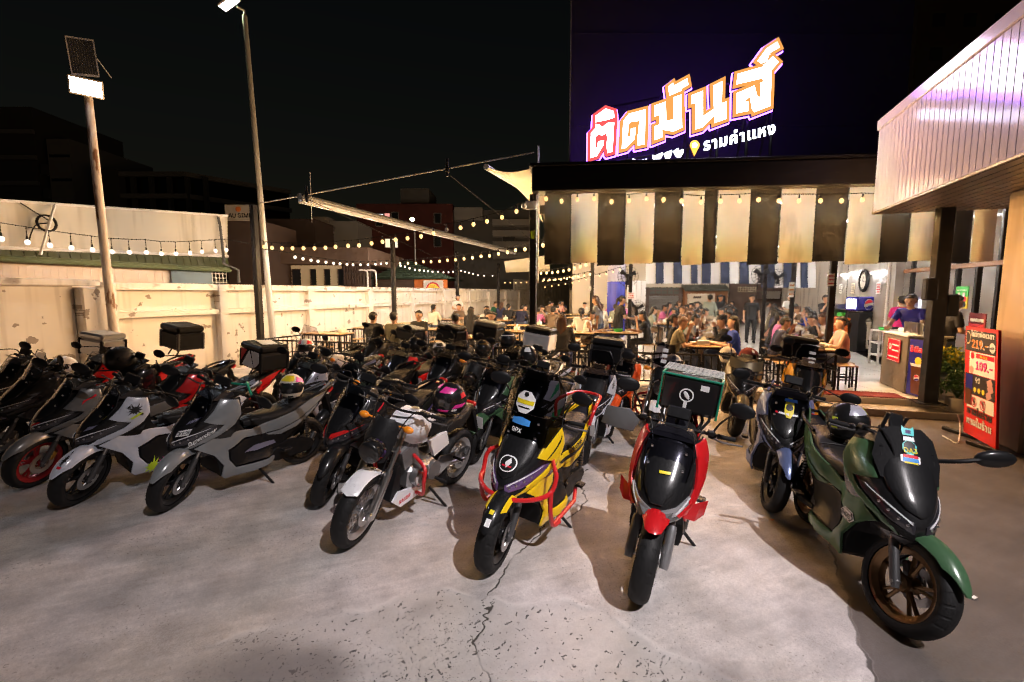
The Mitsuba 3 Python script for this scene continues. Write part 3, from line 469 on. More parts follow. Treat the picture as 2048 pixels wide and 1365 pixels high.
for i in range(5): put('pier', B().box(a[0] + 4 + i * 2.2, a[0] + 4.4 + i * 2.2, y0 + .1, y0 + .6, 0, a[2] - 1.2), 'tower_dark', k)
k = thing('shop_block', 'dark building with a pale name board above the wall, left of the black corner post', 'building')
a, c = P(448, 412, 19), P(521, 412, 19)
put('wall', B().box(a[0], c[0], 19, 22, 0, P(500, 442, 19)[2]), 'slat_dark', k); a, c = P(518, 412, 29), P(628, 412, 29); put('rear_wall', B().box(a[0], c[0], 29, 32, 0, P(560, 438, 29)[2]), 'slat_dark', k)
a, c, z0, z1 = P(452, 442, 18.9), P(506, 442, 18.9), P(470, 442, 18.9)[2], P(470, 410, 18.9)[2]
nbk = put('name_board', B().box(a[0], c[0], 18.85, 18.97, z0, z1, .01), 'house_cream', k); fn = plane_fn([a[0], 18.85, z0], [1, 0, 0], [0, 0, 1])
tx = B(); flat_text(tx, 'AU SIMBA', fn, (.13, .12), .16, .002, .006); put('lettering', tx, 'decal_black', nbk)
put('emblem', B().lathe([(0.001, .0), (.10, .0), (.11, .012), (0.001, .014)], [a[0] + .55, 18.846, z1 - .18], [0, -1, 0], 14), 'orange_board', nbk)
k = thing('brown_shop', 'low brown roofed shop with tan walls and narrow windows behind the wall', 'building')
y0 = 21; a, c = P(528, 500, y0), P(745, 516, y0)
put('fascia', B().box(P(528, 500, y0)[0], c[0], y0 - .6, y0 + 6, P(560, 530, y0)[2], P(560, 497, y0)[2], .02), 'brown_wall', k)
put('wall', B().box(P(582, 540, y0)[0], P(680, 540, y0)[0], y0, y0 + .25, 0, P(560, 531, y0)[2]), 'tan_wall', k)
put('side_wall', B().box(P(480, 540, y0)[0], P(581, 540, y0)[0], y0 + .1, y0 + .3, 0, P(560, 531, y0)[2]), 'brown_wall', k)
for x0, x1 in ((584, 601), (621, 632), (649, 660), (676, 688)):
    w = put('window', B().box(P(x0, 540, y0)[0], P(x1, 540, y0)[0], y0 - .02, y0 - .004, P(560, 571, y0)[2], P(560, 539, y0)[2]), 'glass_dark', k)
    put('frame', B().tube([[P(x0, 540, y0)[0], y0 - .03, P(560, 571, y0)[2]], [P(x0, 540, y0)[0], y0 - .03, P(560, 539, y0)[2]], [P(x1, 540, y0)[0], y0 - .03, P(560, 539, y0)[2]]], .02, 5), 'brown_wall', w)
for i in range(10): x = P(688 + i * 5.5, 540, y0)[0]; put('slat', B().box(x, x + .09, y0 - .1, y0, 1.5, P(560, 532, y0)[2]), 'slat_dark', k)
for i, px in enumerate((735, 752)):
    q = P(px, 556, 19.5); put('pipe', B().tube(curve([[q[0], 19.5, 1.6], [q[0], 19.5, q[2] + .15], [q[0] - .1, 19.5, q[2] + .3], [q[0] - .35, 19.5, q[2] + .32]], 4), .04, 8), 'white_frame', k)
k = thing('pavilion', 'hip roofed green tiled pavilion with orange boards behind the wall', 'building')
y0 = 24; ap = P(812, 519, y0 + 2); l, r_ = P(738, 558, y0), P(908, 562, y0); zb = l[2]
ap_ = np.array([ap[0], y0 + 2.4, ap[2]]); bl = [[l[0], y0, zb], [r_[0], y0, zb], [r_[0], y0 + 4.8, zb], [l[0], y0 + 4.8, zb]]
put('roof', B().add([*bl, ap_, ap_ + [.05, 0, 0]], [[0, 1, 4], [1, 2, 4], [2, 3, 4], [3, 0, 4]]), 'tile_green', k)
for i in range(1, 9):
    t = i / 9; p0 = np.array(bl[0]) * (1 - t) + ap_ * t; p1 = np.array(bl[1]) * (1 - t) + ap_ * t; put('tile_course', B().tube([p0 - [0, .02, -.015], p1 - [0, .02, -.015]], .02, 5), 'tile_green', k)
put('board', B().box(P(826, 560, y0)[0], P(893, 560, y0)[0], y0 + .3, y0 + .35, 1.2, zb - .03), 'orange_board', k)
put('dark_side', B().box(P(750, 560, y0)[0], P(825, 560, y0)[0], y0 + .4, y0 + .45, 1.2, zb - .03), 'slat_dark', k)
sb = put('sign_board', B().box(P(845, 560, y0)[0], P(885, 560, y0)[0], y0 + .2, y0 + .25, 1.5, zb - .06, .01), 'sign_white', k)
ce = P(866, 578, y0 + .19); fn = plane_fn([ce[0], y0 + .199, ce[2] - .02], [1, 0, 0], [0, 0, 1])
for i, (r0, m_) in enumerate(((.36, 'decal_red'), (.29, 'poster_yellow'))):
    th_ = np.linspace(0, math.pi, 13); put('shell_emblem', B().prism(np.stack([np.cos(th_) * r0, np.sin(th_) * r0], 1), fn, .0 + i * .003, .003 + i * .003), m_, sb)
for i in range(-2, 3): put('emblem_rib', B().prism([(i * .05 - .008, .02), (i * .05 + .008, .02), (i * .11 + .01, .26 - abs(i) * .03), (i * .11 - .01, .26 - abs(i) * .03)], fn, .006, .009), 'decal_red', sb)
k = thing('small_house', 'small cream house with a dish on its flat roof behind the brown shop', 'house')
y0 = 36
put('wall', B().box(P(625, 440, y0)[0], P(655, 440, y0)[0], y0, y0 + 5, 0, P(640, 434, y0)[2]), 'house_cream', k)
put('annex', B().box(P(655, 440, y0)[0], P(712, 440, y0)[0], y0 + .4, y0 + 5, 0, P(640, 441, y0)[2]), 'tower_grey', k)
put('window', B().box(P(636, 446, y0)[0], P(652, 446, y0)[0], y0 - .03, y0 - .004, P(640, 462, y0)[2], P(640, 446, y0)[2]), 'glass_dark', k)
put('dish', B().lathe([(0.001, .1), (.2, .06), (.36, -.05)], P(663, 461, y0 - .5), [-.5, -1, .5], 14), 'tower_grey', k)
k = thing('maroon_building', 'dark maroon apartment house with two lit windows behind the string lights', 'building')
y0 = 40
put('wall', B().box(P(712, 400, y0)[0], P(905, 400, y0)[0], y0, y0 + 8, 0, P(800, 408, y0)[2]), 'maroon_wall', k)
put('side_block', B().box(P(905, 400, y0)[0], P(1075, 400, y0)[0], y0 + .6, y0 + 9, 0, P(800, 418, y0)[2]), 'tower_dark', k)
put('roof_house', B().box(P(790, 400, y0)[0], P(850, 400, y0)[0], y0 + 2, y0 + 6, P(800, 408, y0)[2], P(800, 377, y0 + 2)[2]), 'tower_dark', k)
put('upper_wing', B().box(P(908, 400, y0)[0], P(965, 400, y0)[0], y0, y0 + .59, P(800, 440, y0)[2], P(800, 415, y0)[2]), 'tower_grey', k)
for (x0, x1, ya, yb, e) in ((752, 767, 428, 439, (1.1, 1.15, 1.2)), (769, 780, 427, 441, (1.1, .35, .3)), (770, 781, 478, 496, (1.2, .95, .6)), (784, 796, 478, 496, (1.2, 1.0, .7)), (783, 797, 425, 441, None), (868, 882, 427, 447, None), (868, 882, 475, 494, None), (1005, 1030, 470, 490, None), (752, 766, 445, 453, None)):
    xa, xb, zt, zb_ = P(x0, ya, y0)[0], P(x1, ya, y0)[0], P(x0, ya, y0)[2], P(x0, yb, y0)[2]
    w = put('window', B().box(xa, xb, y0 - .03, y0 - .004, zb_, zt), 'lamp_white' if e else 'glass_dark', k, emit=e, weight=.1)
    put('frame', B().tube([[xa, y0 - .05, zb_], [xa, y0 - .05, zt], [xb, y0 - .05, zt], [xb, y0 - .05, zb_], [xa, y0 - .05, zb_]], .04, 4), 'tower_grey', w)
for i in range(4): z = P(800, 440 + i * 22, y0)[2]; put('balcony', B().box(P(985, 400, y0)[0], P(1060, 400, y0)[0], y0 - .4, y0 + .58, z - .5, z), 'tower_grey', k)
lk = thing('street_lamp', 'far street lamp glowing green white in front of the maroon house', 'lamp post')
q = P(829, 448, 30); put('pole', B().cyl([q[0], 30, 0], [q[0], 30, q[2]], .06, .05), 'pole_steel', lk)
put('lamp_head', B().ell([q[0] - .12, 29.9, q[2] + .25], (.16, .16, .12), n=7), 'lamp_white', lk, emit=(9, 10, 5), weight=.3)
k = thing('right_tower', 'tall dark brown apartment tower with stepped balconies behind the metal canopy', 'building')
y0 = 48; a, c = P(1838, 0, y0), P(2200, 0, y0)
put('wall', B().box(a[0], c[0] + 8, y0, y0 + 15, 0, 58), 'brown_wall', k)
for i in range(16):
    z = P(1838, 205, y0)[2] - 12 + i * 3.1; put('balcony', B().box(a[0] - (.9 if i % 2 else .35), a[0] - .004, y0 + .2, y0 + 3, z, z + 1.1), 'brown_wall', k)
    for j in range(4): put('window', B().box(a[0] + 1.5 + j * 3, a[0] + 2.7 + j * 3, y0 - .03, y0 - .004, z + .4, z + 1.6), 'glass_dark', k)
k = thing('sign_backing', 'tall navy wall added on the roof behind the illuminated sign to catch its violet glow', 'wall'); y0 = 12.3
put('wall', B().box(P(1143, 100, y0)[0], P(1822, 100, y0)[0], y0, y0 + .3, 4.75, 17), 'navy_wall', k)  # added wall: the violet bloom round the sign shows as light on it
for i in range(5): put('cladding_joint', B().box(P(1143, 100, y0)[0] - .02, P(1822, 100, y0)[0], y0 - .02, y0 - .003, 6.2 + i * 2.2, 6.23 + i * 2.2), 'navy_wall', k)

# ------------------------------------------------------------------ roof, fascia, awning
FX = lambda x: 9.6 - .105 * (x - .46)                        # depth of the fascia at x
fdir = np.array([1, -.105, 0]) / math.hypot(1, .105); fout = np.array([-.105, -1, 0]) / math.hypot(1, .105)
FO = np.array([.42, FX(.42), 0])
def fpt(s, out, z): return FO + fdir * s + fout * out + np.array([0, 0, z])
RF = np.stack([fdir, -fout, [0, 0, 1.0]], 1)
def fbox(b, s0, s1, o0, o1, z0, z1, ch=0.0): return b.obox(fpt((s0 + s1) / 2, (o0 + o1) / 2, (z0 + z1) / 2), (s1 - s0, abs(o1 - o0), z1 - z0), RF, ch)
rf = thing('restaurant_roof', 'low black restaurant roof with a deep plain fascia above the striped awning', 'roof')
b = B(); fbox(b, 0, 8.6, -.12, .36, 3.95, 4.40, .015); put('fascia', b, 'fascia_black', rf)
b = B(); fbox(b, -.05, 8.6, -.2, .42, 4.402, 4.47, .015); put('capping', b, 'fascia_black', rf)
b = B(); b.add([fpt(0, -.13, 4.3), fpt(9.5, -.13, 4.3), fpt(11.5, -17, 4.6), fpt(0, -17, 4.6)] + [fpt(0, -.13, 4.36), fpt(9.5, -.13, 4.36), fpt(11.5, -17, 4.66), fpt(0, -17, 4.66)], [[0, 3, 2, 1], [4, 5, 6, 7]]); put('roof_deck', b, 'soffit', rf)
for i in range(5): b = B(); fbox(b, 0, 9.5, -3 - i * 3, -3.12 - i * 3, 4.08 + i * .05, 4.29 + i * .05); put('purlin', b, 'black_steel', rf)
b = B(); rr = random.Random(3)
for i in range(60): s = 4.2 + i * .075; b.obox(fpt(s, -.1, 4.5 + .03 * rr.random()), (.07, .05, .05 + .02 * rr.random()), RF, .01)
put('ridge_caps', b, 'white_frame', rf)
aw = thing('striped_awning', 'front awning curtain of broad black and cream canvas stripes', 'awning')
edges = [1090, 1143, 1197, 1252, 1310, 1367, 1410, 1437, 1502, 1565, 1635, 1702, 1773, 1833, 1890, 1963, 2012]
for i, (x0, x1) in enumerate(zip(edges, edges[1:])):
    s0, s1 = [(lambda p: (p[0] - .42) / fdir[0])(P(x, 450, 9.5 - .105 * ((x - 1024) / 98.0 - .5))) for x in (x0, x1)]
    def fn(q, i=i, s0=s0, s1=s1):
        w = (q[:, 0] - s0) / (s1 - s0); h = (4.0 - q[:, 1])
        bulge = .035 * np.sin(np.pi * w) * np.minimum(h, 1) + .034 * (npfbm(np.stack([q[:, 0] * 1.5 + i * 9, q[:, 1] * 1.2 + q[:, 0] * 1.1, q[:, 0] * 0 + i], 1), 3) - .5)
        return FO + np.outer(q[:, 0], fdir) + np.outer(q[:, 1], [0, 0, 1]) + np.outer(.05 + .02 * (i % 2) + bulge, fout)
    zb = 2.56 + .03 * math.sin(i * 2.1)
    put('stripe', panel([(s0 + .003, zb), (s1 - .003, zb + .01), (s1 - .003, 3.995), (s0 + .003, 3.995)], fn, .11, 0, .006, 0, True), 'canvas_light' if i % 2 and i not in (11,) or i == 11 else 'black_canvas', aw, smooth=True)
    b = B(); b.tube([fpt(s0 + .01, .03, zb + .02), fpt(s1 - .01, .03, zb + .02)], .012, 6); put('hem_bar', b, 'black_steel', aw)
def post(label, p, z0, z1, w=.1, m='black_steel', cat='post', group=None, R=None):
    k = thing('black_post', label, cat, group); b = B().obox([p[0], p[1], (z0 + z1) / 2], (w, w, z1 - z0), RW if R is None else R, .008); put('shaft', b, m, k)
    put('base_plate', B().obox([p[0], p[1], z0 + .008], (w * 2, w * 2, .014), RW, .003), m, k); return k
pk = post('thick black post at the left end of the restaurant fascia', fpt(.02, .06, 0), SLAB, 3.945, .13)
put('conduit', B().tube([fpt(.12, .13, 2.2), fpt(.12, .13, 3.95)], .018, 7), 'white_frame', pk)
put('label_plate', B().obox(fpt(.02, .13, 3.15), (.10, .006, .16), RF), 'decal_lime', pk)
put('junction_box', B().obox(fpt(-.02, .17, 3.72), (.22, .1, .16), RF, .02).ell(fpt(-.16, .2, 3.70), (.06, .06, .06), n=6), 'white_plastic', pk)
PV = -9.54
pg = 'black posts along the wall side of the seating'
for i, (px, yt) in enumerate(((517, 410), (788, 480), (915, 503), (997, 528))):
    u = WV(px, PV); q = V * PV + U * u
    w = ['tall black corner post beside the grey street lamp', 'second black post along the wall, beside the pavilion', 'third black post along the wall, by the standing waiter', 'farthest black post along the left wall'][i]
    post(w, q, 0 if i == 0 else SLAB, P(px, yt, q[1])[2], .13)
post('black post among the left tables with a small white plate', G(1182, 690, SLAB) * [1, 1, 0], SLAB, 4.2, .11)
post('black post behind the yellow scooter with a paper notice', P(1661, 620, 9.2) * [1, 1, 0], SLAB, 4.2, .11)
post('black post further in with an orange notice', P(1583, 620, 13.5) * [1, 1, 0], SLAB, 4.3, .11)
ep = post('thick black entrance post with a speaker, beside the drinks counter', G(1855, 806, SLAB) * [1, 1, 0], SLAB, 4.0, .19)
q = G(1855, 806, SLAB); put('speaker', B().obox([q[0] - .22, q[1] - .1, 2.05], (.16, .16, .34), RW, .02), 'black_plastic', ep); put('wall_box', B().obox([q[0] + .14, q[1] - .1, 1.8], (.12, .16, .34), RW, .02), 'black_plastic', ep)
# retractable awnings on the left
k = thing('awning_beam', 'long pale aluminium front bar of the retracted awning crossing over the yard', 'beam')
b0 = P(600, 402, 11.0); b1 = b0 + U * 15.6
put('bar', B().obox((b0 + b1) / 2, (15.6, .13, .10), RW, .015), 'alu_bar', k); put('canvas_roll', B().tube([b0 + [0, 0, .10], b1 + [0, 0, .10]], .075, 10), 'grey_plastic', k)
pp = P(516, 408, 11.35); pq = fpt(.02, .0, 4.78)
k = thing('guy_rod', 'thin pale guide rod running from the corner post up to the roof corner', 'rod')
put('rod', B().tube([pp, pq], .016, 6), 'rod_pale', k); put('mast', B().cyl(fpt(.1, -.05, 4.57), fpt(.1, -.05, 4.92), .02), 'white_frame', k)
for px, py in ((630, 383), (920, 332)):
    t = (px - 516) / (1075 - 516); q = pp + (pq - pp) * t; put('pulley', B().cyl(q + [0, 0, -.16], q + [0, 0, .2], .035, n=8).obox(q, (.08, .08, .16), None, .01), 'black_plastic', k)
    put('cord', B().tube([q + [0, 0, -.1], q + U * 5 + [.4, 0, -1.0]], .007, 4), 'black_plastic', k)
q = P(622, 398, 11); put('hanging_rod', B().tube([P(620, 345, 11), P(624, 445, 11.2)], .012, 5), 'alu_bar', k)
k = thing('side_awning', 'beige canvas side awning folded out at the roof corner', 'awning')
f0, r0, f1, r1 = P(972, 334, 9.7), fpt(-.06, -.1, 4.50), P(1060, 388, 16.5), fpt(-.06, -6.8, 4.40)
fn = lambda q: (f0 + np.outer(q[:, 1], f1 - f0)) * (1 - q[:, :1]) + (r0 + np.outer(q[:, 1], r1 - r0)) * q[:, :1] + np.outer(-.08 * np.sin(np.pi * q[:, 0]) * 1.0, [0, 0, 1])
put('canvas', panel([(0, 0), (1, 0), (1, 1), (0, 1)], fn, .1, 0, .01, 0, True), 'beige_canvas', k, smooth=True)
put('front_bar', B().tube([f0, f1], .06, 8), 'white_frame', k)
k = thing('side_awning', 'lower beige canvas awning far behind the fascia post', 'awning')
f0, r0, f1, r1 = P(1008, 523, 25), P(1100, 510, 25), P(1012, 545, 27), P(1100, 543, 27)
fn = lambda q: (f0 + np.outer(q[:, 0], r0 - f0)) * (1 - q[:, 1:]) + (f1 + np.outer(q[:, 0], r1 - f1)) * q[:, 1:]
put('canvas', panel([(0, 0), (1, 0), (1, 1), (0, 1)], fn, .2, 0, .01, 0, True), 'beige_canvas', k)
# metal canopy on the right
cn = thing('metal_canopy', 'deep canopy faced with shiny pale metal strips over the right entrance', 'canopy')
c0 = np.array([6.07, 8.0, 0]); cz0, cz1 = 3.34, 4.66
def cbox(b, t0, t1, o0, o1, z0, z1, ch=0.0): return b.obox(c0 - U * (t0 + t1) / 2 + V * (o0 + o1) / 2 + [0, 0, (z0 + z1) / 2], (abs(t1 - t0), abs(o1 - o0), z1 - z0), RW, ch)
wd = .128
for i in range(42): b = B(); cbox(b, i * wd + .004, (i + 1) * wd - .004, 0, .018, cz0 + .002, cz1, .004); put('metal_strip', b, 'canopy_metal', cn)
b = B(); cbox(b, -.0, 42 * wd, .02, .06, cz0 + .005, cz1 - .005); put('backing', b, 'black_steel', cn)
b = B(); cbox(b, -.03, 42 * wd, -.025, .12, cz1 + .004, cz1 + .17, .01); put('top_trim', b, 'canopy_metal', cn)
b = B(); cbox(b, -.006, 42 * wd, -.008, 3.6, cz0 - .035, cz0, .004); put('soffit', b, 'soffit', cn)
for i in range(26): b = B(); cbox(b, -.005, 42 * wd, .02 + i * .14, .025 + i * .14, cz0 - .039, cz0 - .0351); put('soffit_joint', b, 'black_steel', cn)
b = B(); cbox(b, .02, 42 * wd, .07, 3.6, cz1 - .05, cz1); put('deck', b, 'soffit', cn)
b = B(); cbox(b, -.004, .05, .07, 3.6, cz0, cz1 - .06); put('end_face', b, 'canopy_metal', cn)
k = thing('rendered_column', 'broad tan rendered column at the right edge, behind the red menu stand', 'column')
put('shaft', B().obox(np.array([6.98, 5.735, 1.65]), (.7, 1.2, 3.29), RW, .02), 'column_render', k)
# ------------------------------------------------------------------ motorbikes (local axes: x forward, y left, z up; origin on the ground between the axles)
RAKE = math.radians(26.5); AX = (.68, 0, .285)
STEER_AX = np.array([-math.sin(RAKE), 0, math.cos(RAKE)])
def steer_tw(deg): return T().translate([.61, 0, .285]).rotate(STEER_AX.tolist(), deg).translate([-.61, 0, -.285])
class Proto:
    def __init__(s): s.parts = []
    def add(s, path, mesh, slot, smooth=35, steer=False):
        base, i, names = path, 1, {p[0] for p in s.parts}
        while path in names: path = f'{base}_{i:03d}'; i += 1
        mesh = mesh.get() if isinstance(mesh, B) else mesh
        s.parts.append((path, mikit.ply(mesh, None, smooth=smooth), slot, steer)); return path
    def both(s, path, mk, slot, smooth=35, steer=False):       # the part and its mirror image
        for sg in (1, -1):
            m = mk(1); m = m.get() if isinstance(m, B) else m
            if sg < 0: m = trimesh.Trimesh(np.asarray(m.vertices) * [1, -1, 1], np.asarray(m.faces)[:, ::-1], process=False)
            s.add(path, m, slot, smooth, steer)
def tyre_ply(c, R, w, aspect=.72):
    """Tyre as a lathe with uv: u counts tread blocks round the wheel, v goes across."""
    n, k = 56, 15; h = w * aspect; th = np.linspace(-2.15, 2.15, k); prof = []
    for a in th: prof.append((R - h * .5 + h * .5 * math.cos(a) * (1 if abs(a) < 1.6 else 1), w * .5 * math.sin(a) if abs(a) < 1.57 else w * .5 * (1 - .18 * (abs(a) - 1.57)) * np.sign(a)))
    ang = np.linspace(0, 2 * np.pi, n + 1); v, uv = [], []
    for i, (r, y) in enumerate(prof):
        for a in ang: v.append([c[0] + r * math.cos(a), c[1] + y, c[2] + r * math.sin(a)]); uv.append([a / (2 * np.pi) * 26, i / (k - 1)])
    f = []
    for i in range(k - 1):
        for j in range(n): q = i * (n + 1) + j; f += [[q, q + n + 1, q + n + 2], [q, q + n + 2, q + 1]]
    return mikit.ply((np.array(v), np.array(f)), None, smooth=True, uv=np.array(uv))
def wheel(p, name, c, R, w, spokes=5, disc=-1, wire=False, steer=False):
    c = np.asarray(c, float); ri = R - w * .68
    b = B().lathe([(ri, -w * .36), (ri + .012, -w * .40), (ri + .012, -w * .34), (ri - .014, -w * .22), (ri - .018, 0), (ri - .014, w * .22), (ri + .012, w * .34), (ri + .012, w * .40), (ri, w * .36), (ri - .03, w * .2), (ri - .033, 0), (ri - .03, -w * .2), (ri, -w * .36)], c, [0, 1, 0], 40)
    b.lathe([(.001, -w * .42), (.045, -w * .42), (.052, -w * .3), (.04, 0), (.052, w * .3), (.045, w * .42), (.001, w * .42)], c, [0, 1, 0], 18)
    if wire:
        for i in range(18):
            a = i / 18 * 2 * math.pi
            for sg in (-1, 1):
                a2 = a + .35 * sg; b.tube([c + [.04 * math.cos(a), sg * .035, .04 * math.sin(a)], c + [(ri - .02) * math.cos(a2), 0, (ri - .02) * math.sin(a2)]], .0028, 4, False)
    else:
        for i in range(spokes):
            a = i / spokes * 2 * math.pi + .3
            for d in (-.16, .16):
                q0 = c + [.04 * math.cos(a), 0, .04 * math.sin(a)]; q1 = c + [(ri - .012) * math.cos(a + d), 0, (ri - .012) * math.sin(a + d)]
                b.tube([q0, (q0 + q1) / 2, q1], [.016, .011, .013], 6, False)
    k = p.add(name, b, 'rim', 35, steer)
    p.parts.append((k + '__tyre', tyre_ply(c, R, w), 'tyre', steer))
    if disc:
        y = disc * w * .55; d = B().lathe([(.065, y - .003), (.112, y - .003), (.112, y + .003), (.065, y + .003), (.065, y - .003)], c, [0, 1, 0], 32)
        for i in range(5): a = i * 1.2566; d.tube([c + [.04 * math.cos(a), y, .04 * math.sin(a)], c + [.07 * math.cos(a + .3), y, .07 * math.sin(a + .3)]], .007, 5)
        p.add(k + '__brake_disc', d, 'steel', 35, steer)
        p.add(k + '__brake_caliper', B().obox(c + [-.09, y * 1.05, .055], (.055, .05, .10), rotm([0, 1, 0], -30), .012), 'caliper', 30, steer)
    return k
def hbar(p, w=.36, z=1.02, x=.20, rise=.03, wide_grips=True, levers=True, mirrors=True, mirror_style=0):
    pts = curve([[x - .09, w, z], [x - .05, w - .14, z + .005], [x + .0, .14, z + rise - .01], [x + .02, 0, z + rise - .02], [x + .0, -.14, z + rise - .01], [x - .05, -w + .14, z + .005], [x - .09, -w, z]], 5)
    p.add('handlebar', B().tube(pts, .011, 8), 'bar', 40, True)
    for sg in (1, -1):
        p.add('handlebar__grip', B().lathe([(.001, 0), (.017, 0), (.0185, .01), (.016, .03), (.0165, .11), (.020, .115), (.020, .122), (.001, .122)], [x - .093, sg * w, z], [.27, -sg * 1, .03], 12), 'grip', 35, True)
        p.add('handlebar__switch_box', B().obox([x - .045, sg * (w - .155), z + .004], (.05, .05, .045), rotm([0, 0, 1], -sg * 15), .01), 'trim', 30, True)
        p.add('handlebar__brake_lever', B().tube(curve([[x - .01, sg * (w - .14), z - .005], [x + .02, sg * (w - .09), z - .008], [x - .01, sg * (w + .03), z - .01], [x - .014, sg * (w + .045), z - .01]], 5), [.007] * 15 + [.010], 7), 'lever', 35, True)
        p.add('handlebar__reservoir', B().obox([x + .01, sg * (w - .17), z + .035], (.05, .05, .035), None, .008), 'trim', 30, True)
        if mirrors:
            top = np.array([x + .10, sg * (w - .06), z + .24]) if mirror_style == 0 else np.array([x + .16, sg * (w + .08), z + .08])
            s_ = p.add('mirror', B().tube(curve([[x - .02, sg * (w - .16), z + .02], [x + .03, sg * (w - .13), z + .12], top], 5), .0065, 7), 'trim', 35, True)
            R = rotm([0, 0, 1], -sg * 12)
            p.add(s_ + '__mirror_head', B().ell(top + [0, sg * .035, .02], (.022, .085, .052), R, 9), 'trim', True, True)
            p.add(s_ + '__mirror_glass', B().ell(top + [-.008, sg * .035, .02], (.018, .074, .042), R, 8), 'mirror', True, True)
def cables(p, x, z):
    for sg, r in ((1, .0055), (-1, .0055)): p.add('brake_hose', B().tube(curve([[x + .01, sg * .20, z + .03], [x + .14, sg * .17, z + .06], [x + .24, sg * .12, z - .08], [x + .22, sg * .07, z - .30], [.60, sg * .06, .52], [.62, -.085, .36]], 5), r, 6), 'trim', 35, True)
# scooter body surfaces
def interp(z, zs, v): return np.interp(z, zs, v)
CZ = [.46, .52, .58, .66, .76, .86, .94, 1.02]
CX0 = [.57, .65, .70, .69, .63, .54, .47, .39]; CW = [.10, .13, .165, .205, .228, .232, .222, .19]; CXB = [.33, .31, .29, .26, .23, .21, .20, .20]
CW2 = [.145, .185, .218, .236, .240, .236, .222, .19]
def cowl(q, sg=1, adv=False):                                # a = s in [-1,1] round the nose, b = height
    s, z = q[:, 0], q[:, 1]; t = np.clip(s, -1.25, 1.25) * math.pi / 2; w = interp(z, CZ, CW2 if adv else CW); x0 = interp(z, CZ, CX0); xb = interp(z, CZ, CXB)
    c = np.cos(t); y = w * np.sign(np.sin(t)) * np.abs(np.sin(t)) ** .88; x = np.where(c > 0, xb + (x0 - xb) * np.abs(c) ** 1.12, xb + c * .35)
    return np.stack([x, sg * y, z], 1)
def sidew(x, z):                                                # half width of the body seen from the side
    front = np.interp(z, [.18, .24, .34, .46, .60, .75, .9], [.15, .185, .20, .185, .175, .19, .18])
    mid = np.interp(z, [.18, .24, .30, .36, .5, .62], [.19, .225, .215, .15, .13, .12])
    tail = np.interp(z, [.25, .45, .6, .72, .82, .95], [.12, .135, .165, .172, .16, .10]) * np.interp(x, [-1.05, -.95, -.75, -.45, -.1], [.28, .42, .72, 1.0, .92])
    a = np.clip((x - .02) / .22, 0, 1); a = a * a * (3 - 2 * a); b2 = np.clip((-.10 - x) / .20, 0, 1); b2 = b2 * b2 * (3 - 2 * b2)
    nose = np.clip((.78 - x) / .30, .06, 1) ** .6
    return (mid * (1 - a) + front * a * nose) * (1 - b2) + tail * b2
def side(q, sg=1): return np.stack([q[:, 0], sg * sidew(q[:, 0], q[:, 1]), q[:, 1]], 1)
def rev(poly): return [(-a, b) for a, b in poly]
SIL = [(.62, .56), (.50, .78), (.42, .98), (.24, 1.0), (.17, .92), (.14, .72), (.04, .60), (-.06, .60), (-.16, .66), (-.5, .74), (-.78, .83), (-.97, .89), (-.96, .82), (-.74, .66), (-.48, .50), (-.34, .34), (-.22, .20), (.24, .19), (.34, .25), (.37, .42), (.45, .54)]
def body_core(p):
    v, f = grid_cut(shapely.Polygon(SIL), .07); w = np.maximum(sidew(v[:, 0], v[:, 1]) - .014, .02)
    w = np.where((v[:, 1] > .5) & (v[:, 0] > .16), np.minimum(w, .15), w)
    b = B().add(np.stack([v[:, 0], w, v[:, 1]], 1), f[:, ::-1]).add(np.stack([v[:, 0], -w, v[:, 1]], 1), f)
    ed = {}
    for t in f:
        for i in range(3):
            k = (t[i], t[(i + 1) % 3]); r = (k[1], k[0])
            if r in ed: del ed[r]
            else: ed[k] = 1
    k = np.array(list(ed)); m = len(k); a0, a1 = v[k[:, 0]], v[k[:, 1]]; w0, w1 = w[k[:, 0]], w[k[:, 1]]
    mk = lambda a, w: np.stack([a[:, 0], w, a[:, 1]], 1)
    b.add(np.vstack([mk(a0, w0), mk(a1, w1), mk(a1, -w1), mk(a0, -w0)]), np.stack([np.arange(m), np.arange(m) + m, np.arange(m) + 2 * m, np.arange(m) + 3 * m], 1))
    p.add('body', b, 'trim', 30)
def seat(p, z0=.72, step=.10, l=.92, w=.15, x0=.05, slot='seat'):
    n = 26; xs = np.linspace(x0, x0 - l, n); v, k = [], 13
    for i, x in enumerate(xs):
        t = i / (n - 1); ww = w * np.interp(t, [0, .08, .3, .55, .8, .95, 1], [.35, .62, .95, 1.0, .85, .55, .2])
        zt = z0 + np.interp(t, [0, .1, .35, .48, .6, .85, 1], [-.015, .02, .03, .045, step, step + .03, step + .015]); zb = zt - np.interp(t, [0, .15, .5, .6, 1], [.05, .11, .12, .15, .05])
        for j in range(k):
            a = -math.pi / 2 + math.pi * j / (k - 1) * 1.0; cx = math.sin(a); cz = math.cos(a)
            v.append([x, ww * np.sign(cx) * abs(cx) ** .75, zb + (zt - zb) * max(cz, 0) ** .45])
    f = [[i * k + j, i * k + j + 1, (i + 1) * k + j + 1, (i + 1) * k + j] for i in range(n - 1) for j in range(k - 1)]
    p.add('seat', B().add(v, f), slot, True)
    p.add('seat__seam', B().tube([[x0 - l * .52, -w * .93, z0 + step * .5], [x0 - l * .49, 0, z0 + step * .72], [x0 - l * .52, w * .93, z0 + step * .5]], .004, 5), 'trim')
